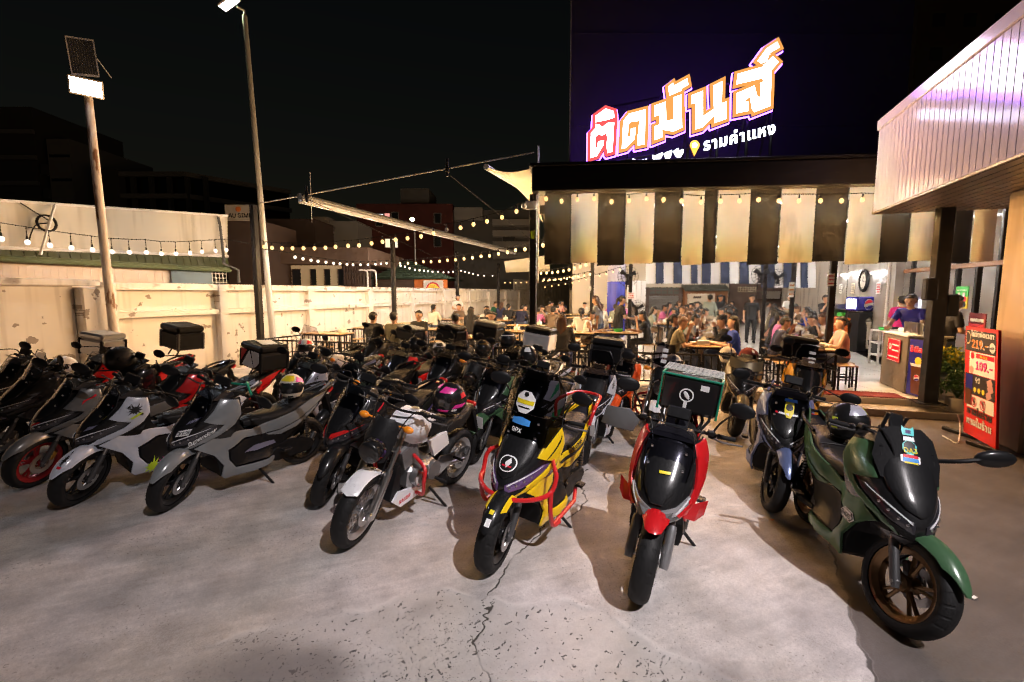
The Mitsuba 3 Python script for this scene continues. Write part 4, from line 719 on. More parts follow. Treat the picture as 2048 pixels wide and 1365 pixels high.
def fender(p, R=.315, w=.078, a0=14, a1=140, tip=.5, slot='paint', skirts=True):
    L = lambda d: math.radians(d) * R
    poly = [(L(a0), -tip * .25), (L(a0 + 4), -tip * .6), (L(a0 + 25), -.92), (L(a0 + 50), -1), (L(a1), -1), (L(a1), 1), (L(a0 + 50), 1), (L(a0 + 25), .92), (L(a0 + 4), tip * .6), (L(a0), tip * .25)]
    def fn(q):
        a = q[:, 0] / R; b = q[:, 1]; r = R + .02 - .055 * np.abs(b) ** 2.2
        return np.stack([AX[0] + r * np.cos(a), -w * b, AX[2] + r * np.sin(a)], 1)
    poly = [(a, b) for a, b in poly]
    g = shapely.Polygon(poly); v, f = grid_cut(shapely.affinity.scale(g, 1, .16, origin=(0, 0)), .03)
    fn2 = lambda q: fn(np.stack([q[:, 0], q[:, 1] / .16], 1))
    p.add('front_fender', panel(shapely.affinity.scale(g, 1, .16, origin=(0, 0)), fn2, .03, 0, .012, .003, True), slot, 40, True)
    return fn2
def fork(p, gaiter=False, slot='fork', y=.085):
    for sg in (1, -1):
        a0 = np.array([AX[0] - .0, sg * y, AX[2] - .0]); d = STEER_AX; up = a0 + d * .50 + [-.0, 0, 0]
        k = p.add('fork_leg', B().cyl(a0 + d * .22, up, .017, n=12), 'stanchion', 35, True)
        p.add(k + '__slider', B().tube([a0 - d * .035, a0 + d * .02, a0 + d * .20, a0 + d * .24], [.020, .027, .026, .024] if y < .1 else [.026, .034, .033, .028], 12).obox(a0, (.05, .03, .05), None, .01), slot, 35, True)
    p.add('axle', B().cyl([AX[0], -y - .025, AX[2]], [AX[0], y + .025, AX[2]], .011), 'steel', 35, True)
    p.add('fork_yoke', B().obox(np.array([AX[0], 0, AX[2]]) + STEER_AX * .48, (.07, .22, .05), rotm([0, 1, 0], -26.5), .012), 'trim', 30, True)
def rear_end(p, R=.28, w=.13, muffler=True, sc=True):
    c = np.array([-.67, 0, R]); wheel(p, 'rear_wheel', c, R, w, 5, 1)
    if sc:
        p.add('engine', B().obox([-.36, .0, .30], (.36, .17, .20), rotm([0, 1, 0], -4), .03).cyl([-.28, -.13, .30], [-.28, .13, .30], .085), 'engine', 30)
        p.add('drive_cover', B().hull([[a[0], y, a[1]] for a in ((-.16, .36), (-.14, .26), (-.26, .20), (-.66, .21), (-.74, .28), (-.68, .35), (-.4, .40)) for y in (.10, .15)]).cyl([-.26, .14, .29], [-.26, .165, .29], .075, .06), 'trim', 25)
        p.add('muffler', B().tube([[-.30, -.12, .27], [-.42, -.135, .26], [-.48, -.14, .28], [-.86, -.165, .42], [-.90, -.166, .435]], [.022, .03, .052, .062, .04], 14), 'muffler', 35)
        p.add('muffler__heat_shield', B().obox([-.68, -.222, .36], (.30, .014, .075), rotm([0, 1, 0], 20), .005), 'steel', 30)
        for sg in (1, -1):
            k = p.add('shock_absorber', B().cyl([-.66, sg * .125, .32], [-.60, sg * .13, .64], .014), 'steel')
            t = np.linspace(0, 1, 60); h = np.stack([-.65 + .045 * t + .026 * np.cos(t * 50), sg * .126 + .026 * np.sin(t * 50), .38 + .22 * t], 1); p.add(k + '__spring', B().tube(h, .0055, 5), 'spring')
    p.add('rear_fender', B().hull([[x, y, z] for x, z in ((-.92, .80), (-.97, .80), (-1.06, .50), (-1.03, .49)) for y in (-.06, .06)]), 'trim', 25)
    p.add('licence_plate', B().obox([-1.062, 0, .60], (.006, .20, .14), rotm([0, 1, 0], 15), .002), 'plate', 30)
def stand(p, x=-.05, side_=1, swing=30):
    a = math.radians(swing)
    p.add('side_stand', B().tube([[x, side_ * .12, .22], [x - .10, side_ * .30, .012]], .013, 8).obox([x - .11, side_ * .31, .010], (.09, .035, .014), None, .004), 'trim', 30)
def scooter(style='sport', wheel_w=.115, screen=1, spokes=5, mirrors=True, mirror_style=0):
    p = Proto()
    wheel(p, 'front_wheel', AX, .285, wheel_w, spokes, 1, False, True); fork(p, y=.088 if style == 'sport' else .112); ff = fender(p, *((.315, .080, 26, 128, .55) if style == 'sport' else (.330, .092, 54, 128, .95)))
    rear_end(p); body_core(p); seat(p); stand(p); hbar(p, .355 if style == 'sport' else .405, 1.03, .17, mirrors=mirrors, mirror_style=mirror_style); cables(p, .17, 1.03)
    c = lambda q: cowl(q, 1, style != 'sport')
    p.add('nose_cowl', panel([(-1.02, .46), (1.02, .46), (1.06, 1.02), (-1.06, 1.02)], c, .055, 0, .01, 0), 'gloss', True)
    p.add('dash', B().hull([[x, y, z] for x, z, w in ((.40, 1.02, .15), (.30, 1.07, .12), (.20, 1.06, .12), (.20, .96, .17)) for y in (-w, w)]), 'trim', 25)
    p.add('dash__meter', B().obox([.225, 0, 1.085], (.10, .16, .02), rotm([0, 1, 0], 25), .006), 'glass', 25)
    if style == 'sport':
        BL = [(.52, 1.02), (1.02, 1.0), (1.05, .86), (.98, .78), (.80, .69), (.52, .60), (.26, .565), (.34, .595), (.74, .735), (.80, .785), (.66, .80), (.44, .83), (.50, .92)]
        HL = [(.08, .597), (.40, .637), (.68, .725), (.72, .772), (.60, .775), (.32, .71), (.06, .655)]
        p.add('nose_mask', panel([(-.22, 1.0), (.22, 1.0), (.40, .90), (.34, .80), (.16, .72), (0, .69), (-.16, .72), (-.34, .80), (-.40, .90)], c, .035, .014, .016, .006), 'gloss', 40)
        p.add('nose_grille', panel([(-.30, .50), (.30, .50), (.40, .545), (.05, .555), (-.05, .555), (-.40, .545)], c, .03, .006, .008, .002), 'dark', 40)
        CHN = [(.05, .555), (.24, .575), (.50, .615), (.46, .64), (.24, .61), (.05, .60)]
        for sg in (1, -1):
            f = (lambda sg: lambda q: cowl(q, sg))(sg)
            p.add('side_blade', panel(BL if sg > 0 else BL, f, .04, .016 if sg > 0 else -.016, .018 if sg > 0 else -.018, .005 if sg > 0 else -.005), 'paint', 40)
            p.add('headlight', panel(HL, f, .03, .008 * sg, .01 * sg, .002 * sg), 'lamp', 40)
            k = [q[0] for q in p.parts][-1]; le = B()
            for a, b2 in ((.16, .642), (.27, .662), (.38, .684), (.48, .708)): le.ell(f(np.array([[a, b2]]))[0] + [.006, sg * .004, 0], (.010, .011, .010), n=5)
            p.add(k + '__led', le, 'chrome', True); p.add('nose_slot', panel([(.02, .735), (.22, .765), (.24, .78), (.02, .75)], f, .03, .008 * sg, .01 * sg, .002 * sg), 'trim', 40); p.add('cowl_screw', B().ell(f(np.array([[.50, .90]]))[0], (.008, .008, .008), n=5).ell(f(np.array([[.86, .73]]))[0] * [1, 1.08, 1], (.007, .007, .007), n=5), 'steel', True)
            p.add(k + '__light_strip', panel([(.10, .648), (.34, .703), (.60, .766), (.62, .773), (.33, .713), (.10, .657)], f, .03, .012 * sg, .004 * sg, 0), 'drl', 40)
            p.add('lower_trim', panel(CHN, f, .03, .012 * sg, .014 * sg, .003 * sg), 'trim', 40)
            p.add('turn_signal', panel([(.70, .70), (.84, .745), (.86, .765), (.72, .725)], f, .03, .006 * sg, .008 * sg, .001 * sg), 'amber', 40)
    else:
        BL = [(.46, 1.0), (.98, 1.02), (1.03, .86), (.90, .76), (.72, .66), (.54, .60), (.40, .585), (.36, .60), (.52, .655), (.60, .74), (.56, .86)]
        HL = [(.03, .575), (.34, .60), (.52, .66), (.50, .71), (.30, .66), (.03, .625)]
        for sg in (1, -1):
            f = (lambda sg: lambda q: cowl(q, sg, True))(sg)
            p.add('side_blade', panel(BL, f, .04, .02 * sg, .026 * sg, .006 * sg), 'paint', 40)
            p.add('headlight', panel(HL, f, .03, .010 * sg, .012 * sg, .002 * sg), 'lamp', 40)
            k = [q[0] for q in p.parts][-1]
            p.add(k + '__light_strip', panel([(.33, .613), (.52, .70), (.50, .705), (.30, .617)], f, .03, .014 * sg, .004 * sg, 0), 'drl', 40)
        p.add('nose_mask', panel([(-.24, 1.0), (.24, 1.0), (.36, .90), (.22, .74), (.08, .66), (-.08, .66), (-.22, .74), (-.36, .90)], c, .035, .014, .016, .006), 'gloss', 40)
        p.add('beak', B().hull([[x, y, z] for x, z, w in ((.745, .60, .06), (.70, .565, .09), (.62, .55, .12), (.66, .63, .11)) for y in (-w, w)]), 'trim2', 25)
    LEG = [(.56, .585), (.42, .66), (.16, .66), (.0, .625), (-.06, .575), (.12, .56), (.275, .50), (.27, .40), (.20, .30), (-.30, .285), (-.34, .25), (.12, .215), (.30, .21), (.335, .25), (.32, .36), (.40, .48), (.50, .55)]
    if style != 'sport': LEG = [(.52, .55), (.42, .66), (.28, .68), (.22, .60), (.34, .50), (.44, .49)]
    TAIL = [(.06, .56), (.05, .62), (-.12, .655), (-.45, .735), (-.75, .835), (-.99, .945), (-1.0, .90), (-.82, .775), (-.52, .635), (-.28, .565), (-.10, .55)]
    TAIL2 = [(-.12, .535), (-.30, .55), (-.54, .62), (-.78, .74), (-.74, .70), (-.50, .555), (-.3, .5)]
    FLOORP = [(.20, .315), (.255, .40), (.25, .485), (.10, .54), (-.12, .545), (-.36, .48), (-.32, .30)]
    for sg in (1, -1):
        f = (lambda sg: lambda q: side(q, sg))(sg); m = -sg
        p.add('leg_shield', panel(LEG, f, .045, .014 * m, .02 * m, .005 * m), 'paint', 40)
        p.add('tail_panel', panel(TAIL, f, .05, .016 * m, .02 * m, .005 * m), 'paint', 40)
        p.add('side_cover', panel(TAIL2, f, .05, .012 * m, .016 * m, .004 * m), 'paint2', 40)
        p.add('floor_trim', panel(FLOORP, f, .06, .01 * m, .012 * m, .003 * m), 'trim2', 40)
        p.add('grab_rail', B().tube(curve([[-.62, sg * .12, .82], [-.80, sg * .145, .88], [-.99, sg * .085, .915], [-1.02, 0, .92]], 4), .014, 8), 'trim', 35)
        p.add('foot_peg', B().obox([-.30, sg * .26, .36], (.10, .07, .022), None, .006), 'trim', 30)
    p.add('tail_light', B().hull([[x, y, z] for x, z, w in ((-1.0, .89, .09), (-1.03, .86, .07), (-.98, .82, .08), (-.94, .84, .1)) for y in (-w, w)]), 'tail', 25)
    # wind screen
    if screen == 1: pts, tilt, x0, zz = [(-.16, .90), (.16, .90), (.20, 1.0), (.17, 1.20), (.12, 1.30), (-.12, 1.30), (-.17, 1.20), (-.20, 1.0)], .52, .47, .90
    elif screen == 2: pts, tilt, x0, zz = [(-.15, .80), (.15, .80), (.17, .95), (.13, 1.06), (.07, 1.10), (-.07, 1.10), (-.13, 1.06), (-.17, .95)], .66, .565, .80
    else: pts, tilt, x0, zz = [(-.19, .90), (.19, .90), (.25, 1.05), (.23, 1.28), (.15, 1.42), (-.15, 1.42), (-.23, 1.28), (-.25, 1.05)], .40, .48, .90
    if screen:
        ws = lambda q: np.stack([x0 + .02 - (q[:, 1] - zz) * tilt - 2.2 * q[:, 0] ** 2 + .10 * (q[:, 1] - zz) ** 2, q[:, 0], q[:, 1]], 1)
        p.add('windscreen', panel(pts, ws, .05, .002, .004, 0), 'screen', True)
        p.add('windscreen__rim', B().tube(ws(np.array([pts[i] for i in (1, 2, 3, 4, 5, 6, 7, 0)])) + [.001, 0, 0], .0045, 5), 'gloss', 35)
        k = [q[0] for q in p.parts][-1]; bo = B()
        for y in (-.11, .11):
            for z in (zz + .06, zz + .16): q = ws(np.array([[y, z]]))[0]; bo.ell(q + [.008, 0, 0], (.008, .011, .011), n=5)
        p.add(k + '__bolts', bo, 'chrome', True)
        if screen == 2: p.add('phone_holder', B().obox([.26, 0, 1.17], (.03, .16, .085), rotm([0, 1, 0], -20), .01).tube([[.22, 0, 1.05], [.26, 0, 1.14]], .012, 6), 'trim', 30, True)
        p.ws = ws
    p.ff = ff
    return p
def naked():
    """Small retro roadster: fly screen, round lamp, wire wheels, engine with round covers."""
    p = Proto(); wheel(p, 'front_wheel', (.68, 0, .30), .30, .13, 0, 1, True, True)
    for sg in (1, -1):
        a0 = np.array([.68, sg * .115, .30]); d = STEER_AX
        k = p.add('fork_leg', B().cyl(a0 + d * .30, a0 + d * .72, .021, n=14), 'stanchion', 35, True)
        p.add(k + '__slider', B().tube([a0 - d * .05, a0 - d * .03, a0 + d * .03, a0 + d * .33, a0 + d * .36], [.02, .034, .036, .034, .030], 14).obox(a0 + [0.03, 0, 0], (.07, .04, .06), None, .012), 'stanchion', 35, True)
    p.add('axle', B().cyl([.68, -.13, .30], [.68, .13, .30], .014), 'steel', 35, True)
    for h in (.50, .70): p.add('fork_yoke', B().obox(np.array([.68, 0, .30]) + STEER_AX * h + [-.03, 0, 0], (.10, .25, .035), rotm([0, 1, 0], -26.5), .012), 'dark', 30, True)
    R = .335
    fn = lambda q: np.stack([.68 + (R - 1.5 * q[:, 1] ** 2 * 2.2) * np.cos(q[:, 0] / R), -q[:, 1], .30 + (R - 1.5 * q[:, 1] ** 2 * 2.2) * np.sin(q[:, 0] / R)], 1)
    p.add('front_fender', panel([(.10 + .20, -.075), (.27, 0), (.30, .075), (.92, .08), (.92, -.08)], fn, .03, 0, .01, .003, True), 'paint', 40, True); p.ff = fn
    hb = .98
    p.add('headlight', B().lathe([(.001, .02), (.07, .015), (.088, 0), (.092, -.02), (.08, -.09), (.03, -.13), (.001, -.13)], [.70, 0, .80], [1, 0, -.12], 24), 'gloss', True, True)
    p.add('headlight__lens', B().lathe([(.001, .012), (.05, .008), (.078, -.006), (.080, -.012)], [.705, 0, .80], [1, 0, -.12], 24), 'lamp', True, True)
    fs = lambda q: np.stack([.655 - .9 * (q[:, 1] - .80) ** 2 - (q[:, 1] - .8) * .30 - 3.4 * q[:, 0] ** 2, q[:, 0] * .76, q[:, 1]], 1)
    hole = shapely.Polygon([(-.125, .80), (-.11, .745), (.11, .745), (.125, .80), (.14, .88), (.125, .97), (.08, 1.02), (-.08, 1.02), (-.125, .97), (-.14, .88)]).buffer(.02).difference(shapely.affinity.scale(shapely.Point(0, .80).buffer(.098), 1.25, 1))
    p.add('fly_screen', panel(hole, fs, .03, .02, .012, .004, True), 'shield', 40, True)
    hbar(p, .37, 1.04, .28, 0.02, mirrors=False); cables(p, .26, 1.04)
    for sg in (1, -1): p.add('turn_signal', B().tube([[.47, sg * .10, .98], [.50, sg * .17, 1.0]], .008, 6).ell([.51, sg * .20, 1.0], (.03, .045, .028), n=7), 'signal', 35, True)
    p.add('frame', B().tube([[.35, 0, .92], [.10, 0, .80], [-.35, 0, .70], [-.75, 0, .80]], .022, 8).tube([[.37, 0, .85], [.30, 0, .45], [.18, 0, .25], [-.25, 0, .25], [-.32, 0, .62]], .02, 8), 'trim')
    v = lambda x, z, w: [[x, w, z], [x, -w, z]]
    tk = B().hull([q for x, z, w in ((.30, .80, .07), (.33, .90, .09), (.22, .98, .10), (.05, .99, .12), (-.10, .93, .10), (-.16, .82, .07), (.22, .74, .12), (.06, .72, .14), (-.08, .76, .12), (.2, .88, .155), (.05, .88, .16)) for q in v(x, z, w)])
    p.add('fuel_tank', tk, 'paint', 45); p.add('fuel_tank__cap', B().cyl([.08, 0, .985], [.08, 0, 1.005], .04), 'dark')
    for sg in (1, -1): p.add('fuel_tank__knee_pad', B().hull([[x, sg * y, z] for x, z in ((.05, .76), (-.12, .78), (-.13, .88), (.02, .90)) for y in (.135, .15)]), 'trim', 25)
    seat(p, .78, .05, .72, .125, -.10)
    p.add('tail_panel', B().hull([q for x, z, w in ((-.30, .70, .11), (-.30, .78, .12), (-.80, .86, .07), (-.84, .82, .05), (-.55, .70, .09)) for q in v(x, z, w)]), 'dark', 30)
    for sg in (1, -1): p.add('side_cover', B().hull([[x, sg * y, z] for x, z in ((-.02, .70), (-.28, .72), (-.34, .58), (-.12, .52)) for y in (.09, .125)]), 'paint', 30)
    p.add('engine', B().obox([.02, 0, .40], (.38, .26, .22), None, .04).cyl([.10, -.17, .42], [.10, .17, .42], .10).cyl([-.10, -.16, .40], [-.10, .16, .40], .09), 'engine', 30)
    cy = B()
    for i in range(8): cy.obox(np.array([.16, 0, .54]) + np.array([.35, 0, 1]) * i * .022, (.20, .19, .010), rotm([0, 1, 0], 19), .002)
    cy.obox([.22, 0, .66], (.15, .15, .10), rotm([0, 1, 0], 19), .02); p.add('cylinder', cy, 'engine', 30)
    for sg in (1, -1):
        k = p.add('engine_cover', B().lathe([(.001, .03), (.05, .03), (.075, .022), (.09, .0)], [.10, sg * .165, .42], [0, sg, 0], 22), 'chrome', 30); p.add(k + '__cap', B().lathe([(.001, .012), (.035, .010), (.04, 0)], [.10, sg * .195, .42], [0, sg, 0], 16), 'trim', 30)
        p.add('foot_peg', B().cyl([-.12, sg * .16, .32], [-.12, sg * .29, .32], .014), 'rubber'); p.add('rear_peg', B().cyl([-.42, sg * .14, .42], [-.42, sg * .25, .42], .013), 'rubber')
        p.add('side_plate', B().hull([[x, sg * y, z] for x, z in ((-.05, .36), (-.14, .28), (-.45, .40), (-.44, .46), (-.2, .5)) for y in (.13, .145)]), 'chrome', 25)
        p.add('crash_guard', B().tube(curve([[.16, sg * .10, .62], [.20, sg * .26, .56], [.22, sg * .28, .44], [.16, sg * .24, .30], [.10, sg * .12, .25]], 5), .016, 9).tube([[.22, sg * .275, .48], [.10, sg * .18, .46]], .013, 7), 'guard', 35)
        p.add('belly_pan', B().hull([[x, sg * y, z] for x, z in ((.40, .27), (.34, .34), (.02, .30), (-.02, .22), (.30, .19)) for y in (.10, .125)]), 'paint', 25)
        p.add('swing_arm', B().tube([[-.28, sg * .10, .36], [-.68, sg * .11, .30]], .022, 8), 'dark')
    p.add('radiator_shroud', B().hull([[x, y, z] for x, z in ((.42, .28), (.36, .58), (.32, .58), (.30, .22)) for y in (-.10, .10)]), 'trim', 25)
    p.add('exhaust', B().tube(curve([[.26, -.05, .55], [.34, -.06, .40], [.22, -.10, .22], [-.1, -.13, .22], [-.40, -.16, .30], [-.80, -.17, .42]], 5), [.022] * 18 + [.045] * 8, 10), 'muffler')
    wheel(p, 'rear_wheel', (-.67, 0, .30), .30, .14, 0, 1, True); rear_end2(p); stand(p, -.10)
    p.add('tail_light', B().obox([-.86, 0, .84], (.05, .12, .05), None, .012), 'tail', 30)
    return p
def rear_end2(p):
    p.add('rear_shock', B().cyl([-.30, 0, .40], [-.42, 0, .66], .03), 'spring')
    p.add('rear_fender', B().hull([[x, y, z] for x, z in ((-.80, .80), (-.86, .80), (-1.0, .50), (-.97, .49)) for y in (-.06, .06)]), 'trim', 25)
    p.add('licence_plate', B().obox([-1.0, 0, .60], (.006, .20, .14), rotm([0, 1, 0], 12), .002), 'plate', 30)
SLOT = dict(paint='paint_grey', paint2='black_gloss', trim='black_plastic', trim2='black_plastic', gloss='black_gloss', seat='seat_leather', rim='rim_black', tyre='tyre', steel='steel', caliper='dark_metal', bar='black_steel', grip='rubber', lever='dark_metal', mirror='mirror',
            fork='dark_metal', stanchion='steel', engine='dark_metal', muffler='black_matt', spring='black_plastic', plate='white_plastic', glass='glass_dark', lamp='lamp_lens', drl='drl_white', amber='amber', tail='tail_red', screen='screen_dark', chrome='chrome', rubber='rubber', dark='dark_metal', signal='amber', guard='bar_red', shield='black_matt')
def bike(proto, label, contact, toward, name='motor_scooter', lean=8, steer=12, cat='scooter', group=None, R=.285, skip=(), z=0.0, **slots):
    """One motorbike: contact is the front tyre's ground point, toward a ground point under its tail."""
    k = thing(name, label, cat, group); c, t = np.asarray(contact, float)[:2], np.asarray(toward, float)[:2]
    d = (c - t) / np.linalg.norm(c - t); yaw = math.degrees(math.atan2(d[1], d[0])); o = c - d * .68
    tw = T().translate([o[0], o[1], z]).rotate([0, 0, 1], yaw).rotate([1, 0, 0], -lean); ts = tw @ steer_tw(steer); sl = {**SLOT, **slots}
    for path, ply, slot, st_ in proto.parts:
        if path == 'front_fender' and 'fender' in slots: slot = 'fender'
        if path.split('__')[0].rstrip('_0123456789') in skip: continue
        scene[k + '__' + path] = {**ply, 'bsdf': {'type': 'ref', 'id': 'mat_' + sl[slot]}, 'to_world': ts if st_ else tw}
    return k, tw, ts
def extra(k, tw, name, mesh, m, smooth=30, **lab): return put(name, mesh, m, k, smooth, tw, **lab)
def top_box(k, tw, body, lid, size=(.36, .44, .30), x=-.86, z=.98, accent=None):
    s = size; b = B().obox([x, 0, z + s[2] * .36], (s[0], s[1], s[2] * .72), None, .03); q = extra(k, tw, 'top_box', b, body)
    extra(q, tw, 'lid', B().obox([x, 0, z + s[2] * .87], (s[0] + .015, s[1] + .015, s[2] * .27), None, .03), lid); extra(q, tw, 'latch', B().obox([x - s[0] / 2 - .008, 0, z + s[2] * .72], (.014, .09, .06), None, .004), 'black_plastic')
    for sy in (-1, 1):
        for sx in (-1, 1): extra(q, tw, 'corner_guard', B().obox([x + sx * (s[0] / 2 - .012), sy * (s[1] / 2 - .012), z + s[2] * .36], (.045, .045, s[2] * .74), None, .012), accent or 'black_plastic')
    extra(k, tw, 'box_rack', B().obox([x, 0, z - .012], (.30, .26, .018), None, .004).tube([[x + .1, .1, z - .02], [x + .16, .11, z - .12]], .01, 6).tube([[x + .1, -.1, z - .02], [x + .16, -.11, z - .12]], .01, 6), 'black_steel')
    return q
def helmet(label, pos, yaw, shell, visor='black_gloss', patches=(), pitch=0, s=1.0):
    k = thing('helmet', label, 'helmet', None); tw = T().translate(list(map(float, pos))).rotate([0, 0, 1], yaw).rotate([0, 1, 0], pitch).scale(s)
    def hm(q, e=0):
        a, b = q[:, 0], q[:, 1]; cb = np.cos(b); x = .142 * np.cos(a) * cb + .012 * np.cos(a) * np.clip(-b, 0, 1); y = .122 * np.sin(a) * cb; z = .135 * np.sin(b)
        low = np.clip((-b - .45) / .8, 0, 1); return np.stack([x * (1 + .10 * low), y * (1 + .06 * low), z], 1)
    op = shapely.box(-math.pi, -.95, math.pi, math.pi / 2 - .02).difference(shapely.Polygon([(-.95, -.32), (.95, -.32), (1.15, .05), (.95, .36), (-.95, .36), (-1.15, .05)]))
    put('shell', panel(op, hm, .22, .006, .02, 0, True), shell, k, True, tw)
    put('visor', panel([(-1.05, -.40), (1.05, -.40), (1.28, .05), (1.02, .42), (-1.02, .42), (-1.28, .05)], hm, .15, .012, .01, .003, True), visor, k, True, tw)
    put('lining', B().ell([0, 0, -.01], (.118, .10, .11), n=9), 'black_matt', k, True, tw)
    put('base_trim', B().lathe([(.098, -.112), (.104, -.106), (.10, -.118), (.096, -.12), (.098, -.112)], [0, 0, 0], [0, 0, 1], 28), 'black_plastic', k, 30, tw)
    for sg in (1, -1): put('hinge', B().lathe([(.001, .008), (.018, .008), (.024, 0)], hm(np.array([[sg * 1.35, .08]]))[0] * 1.06, [0, sg, 0], 14), 'black_plastic', k, 30, tw)
    put('chin_vent', B().obox([.158, 0, -.088], (.012, .06, .018), None, .004), 'black_plastic', k, 30, tw)
    for poly, m in patches: put('graphic', panel(poly, hm, .12, .0085, .004, 0), m, k, True, tw)
    return k
def sticker(k, tw, fn, poly, m, off=.02, name='sticker', res=.02): return put(name, panel(poly, fn, res, off, .002, 0), m, k, True, tw)
sc_sport, sc_sport_plain, sc_adv, sc_tall = scooter('sport', .125, 1), scooter('sport', .125, 2, 5, True, 1), scooter('adv', .135, 2, 5, True, 0), scooter('sport', .14, 3)
nk = naked()
def dirt(contact, d): return np.asarray(contact)[:2] + np.asarray(d)
D1 = np.array([.78, 1.42]) / 1.62 * 1.63
# --- front row
gy_, gtw, gts = bike(sc_sport_plain, 'light grey maxi scooter with white script on its side blade, in the front row', (-3.18, 4.16), (-2.33, 5.62), paint='paint_grey', paint2='paint_grey', steer=32, lean=7)
bl = lambda q: cowl(q, 1)
def deco_text(k, tw, fn, s, o, h, ang, m, off=.022, flip=1, name='lettering'): return put(name, text_on(fn, s, o, h, ang, off, flip), m, k, False, tw)
f_left = lambda q: cowl(q, 1)
deco_text(gy_, gtw, f_left, 'Superslow', (.42, .615), .045, .42, 'decal_white', .024); deco_text(gy_, gtw, f_left, 'Superslow', (.425, .607), .045, .42, 'decal_black', .020)
sticker(gy_, gtw, f_left, [(.12, .70), (.34, .725), (.34, .775), (.12, .75)], 'decal_white', .018); deco_text(gy_, gtw, f_left, "I'M SLOW", (.135, .712), .03, .11, 'decal_black', .0215)
sticker(gy_, gtw, f_left, [(.16, .80), (.30, .83), (.36, .87), (.30, .86), (.18, .83)], 'sticker_sheen', .014)
sticker(gy_, gtw, lambda q: side(q, 1), [(.12, .42), (-.02, .46), (-.22, .46), (-.24, .42), (-.02, .40)], 'sticker_sheen', -.022)
put('green_cord', B().tube(curve([[.12, .30, 1.06], [.05, .10, 1.12], [-.02, -.02, 1.06], [.10, -.30, 1.05]], 6), .012, 7), 'paint_teal', gy_, 35, gtw)
wh, wtw, wts = bike(sc_sport_plain, 'white maxi scooter with black splatter on its front fender, in the front row', (-4.14, 4.27), (-3.22, 5.66), paint='paint_pearl', paint2='paint_pearl', steer=34, lean=7, rim='rim_black')
def splat(seed, r, n=11):
    q = random.Random(seed); pts = []
    for i in range(n * 2):
        a = i * math.pi / n; rr_ = r * (.55 + .1 * q.random()) if i % 2 else r * (.8 + .9 * q.random()); pts.append((rr_ * math.cos(a), rr_ * math.sin(a)))
    return pts
for sd, (a, b, r) in enumerate(((.31, .0, .05), (.39, .06, .014), (.26, -.06, .012))): put('splatter', panel([(x + a, y * .5 + b * .3) for x, y in splat(sd, r)], sc_sport_plain.ff, .02, .003, .002, 0), 'decal_black', wh, True, wts)
put('splatter', panel([(x + .24, y * .4) for x, y in ((-.01, -.08), (.012, -.12), (.01, .05), (-.008, .04))], sc_sport_plain.ff, .02, .0035, .002, 0), 'decal_red', wh, True, wts)
for sd, (a, b, r) in enumerate(((.78, .90, .10), (.90, .86, .03), (.66, .93, .03))): sticker(wh, wtw, f_left, [(x + a, y * .45 + b) for x, y in splat(sd + 5, r)], 'decal_black', .021, 'splatter')
sticker(wh, wtw, f_left, [(.74, .82), (.80, .82), (.92, .87), (.86, .87)], 'decal_lime', .022)
sticker(wh, wtw, f_left, [(.16, .86), (.22, .87), (.38, .93), (.32, .93)], 'decal_white', .012); sticker(wh, wtw, f_left, [(.26, .92), (.34, .935), (.36, .95), (.28, .94)], 'decal_red', .012); sticker(wh, wtw, f_left, [(.20, .78), (.36, .83), (.40, .87), (.24, .82)], 'decal_yellow', .012); sticker(wh, wtw, f_left, [(.16, .72), (.30, .75), (.34, .78), (.20, .76)], 'sticker_sheen', .012)
sticker(wh, wtw, lambda q: side(q, 1), [(x * .6 + .16, y * .6 + .28) for x, y in splat(9, .10)], 'decal_lime', -.021, 'splatter'); sticker(wh, wtw, lambda q: side(q, 1), [(x * .5 + .05, y * .5 + .275) for x, y in splat(11, .10)], 'decal_pink', -.022, 'splatter')
l0, ltw, lts = bike(sc_sport_plain, 'ash grey scooter with red alloy wheels at the left edge of the front row', (-4.96, 4.66), (-4.12, 6.06), paint='paint_ash', paint2='black_gloss', rim='rim_red', steer=26, lean=7, caliper='gold_metal')
sticker(l0, ltw, f_left, [(.70, .90), (.90, .955), (.92, .94), (.76, .90), (.70, .86)], 'decal_red', .021); sticker(l0, ltw, f_left, [(.10, .66), (.22, .69), (.22, .705), (.10, .68)], 'tail_red', .014)
lm, _, _ = bike(sc_sport, 'black scooter with a tall smoked screen cut by the left edge of the picture', (-6.1, 5.35), (-5.3, 6.8), paint='black_gloss', steer=12)
bk, btw, bts = bike(sc_sport_plain, 'black scooter with red lamp and violet side panels, left of the retro bike', (-1.79, 4.27), (-1.02, 5.72), paint='black_gloss', paint2='paint_violet', trim2='paint_violet', steer=30, lean=7, lamp='lamp_lens', drl='tail_red', stanchion='chrome')
sticker(bk, btw, f_left, [(.06, .655), (.36, .71), (.40, .73), (.30, .735), (.06, .69)], 'tail_red', .013, 'red_lamp'); sticker(bk, btw, f_left, [(.76, .88), (.90, .95), (.94, .95), (.80, .87)], 'decal_red', .021)
sticker(bk, btw, lambda q: side(q, 1), [(.30, .60), (.02, .595), (-.02, .57), (.13, .53), (.26, .55)], 'paint_violet', -.022)
rt, rtw, rts = bike(nk, 'retro roadster with a white front fender, black fly screen and red crash bars', (-1.27, 3.55), (-.52, 4.98), name='motorcycle', cat='motorcycle', R=.30, steer=14, lean=9, paint='paint_white', engine='grey_cast', rim='rim_silver', signal='amber', lamp='drl_white', dark='steel')
deco_text(rt, rtw, plane_fn([.33, .128, .235], [-1, 0, .10], [0, 0, 1]) if False else (lambda q: np.stack([.33 - q[:, 0], q[:, 0] * 0 + .1255, .228 + q[:, 1] + q[:, 0] * .12], 1)), 'RACER', (.0, .0), .032, 0, 'decal_red', .003)
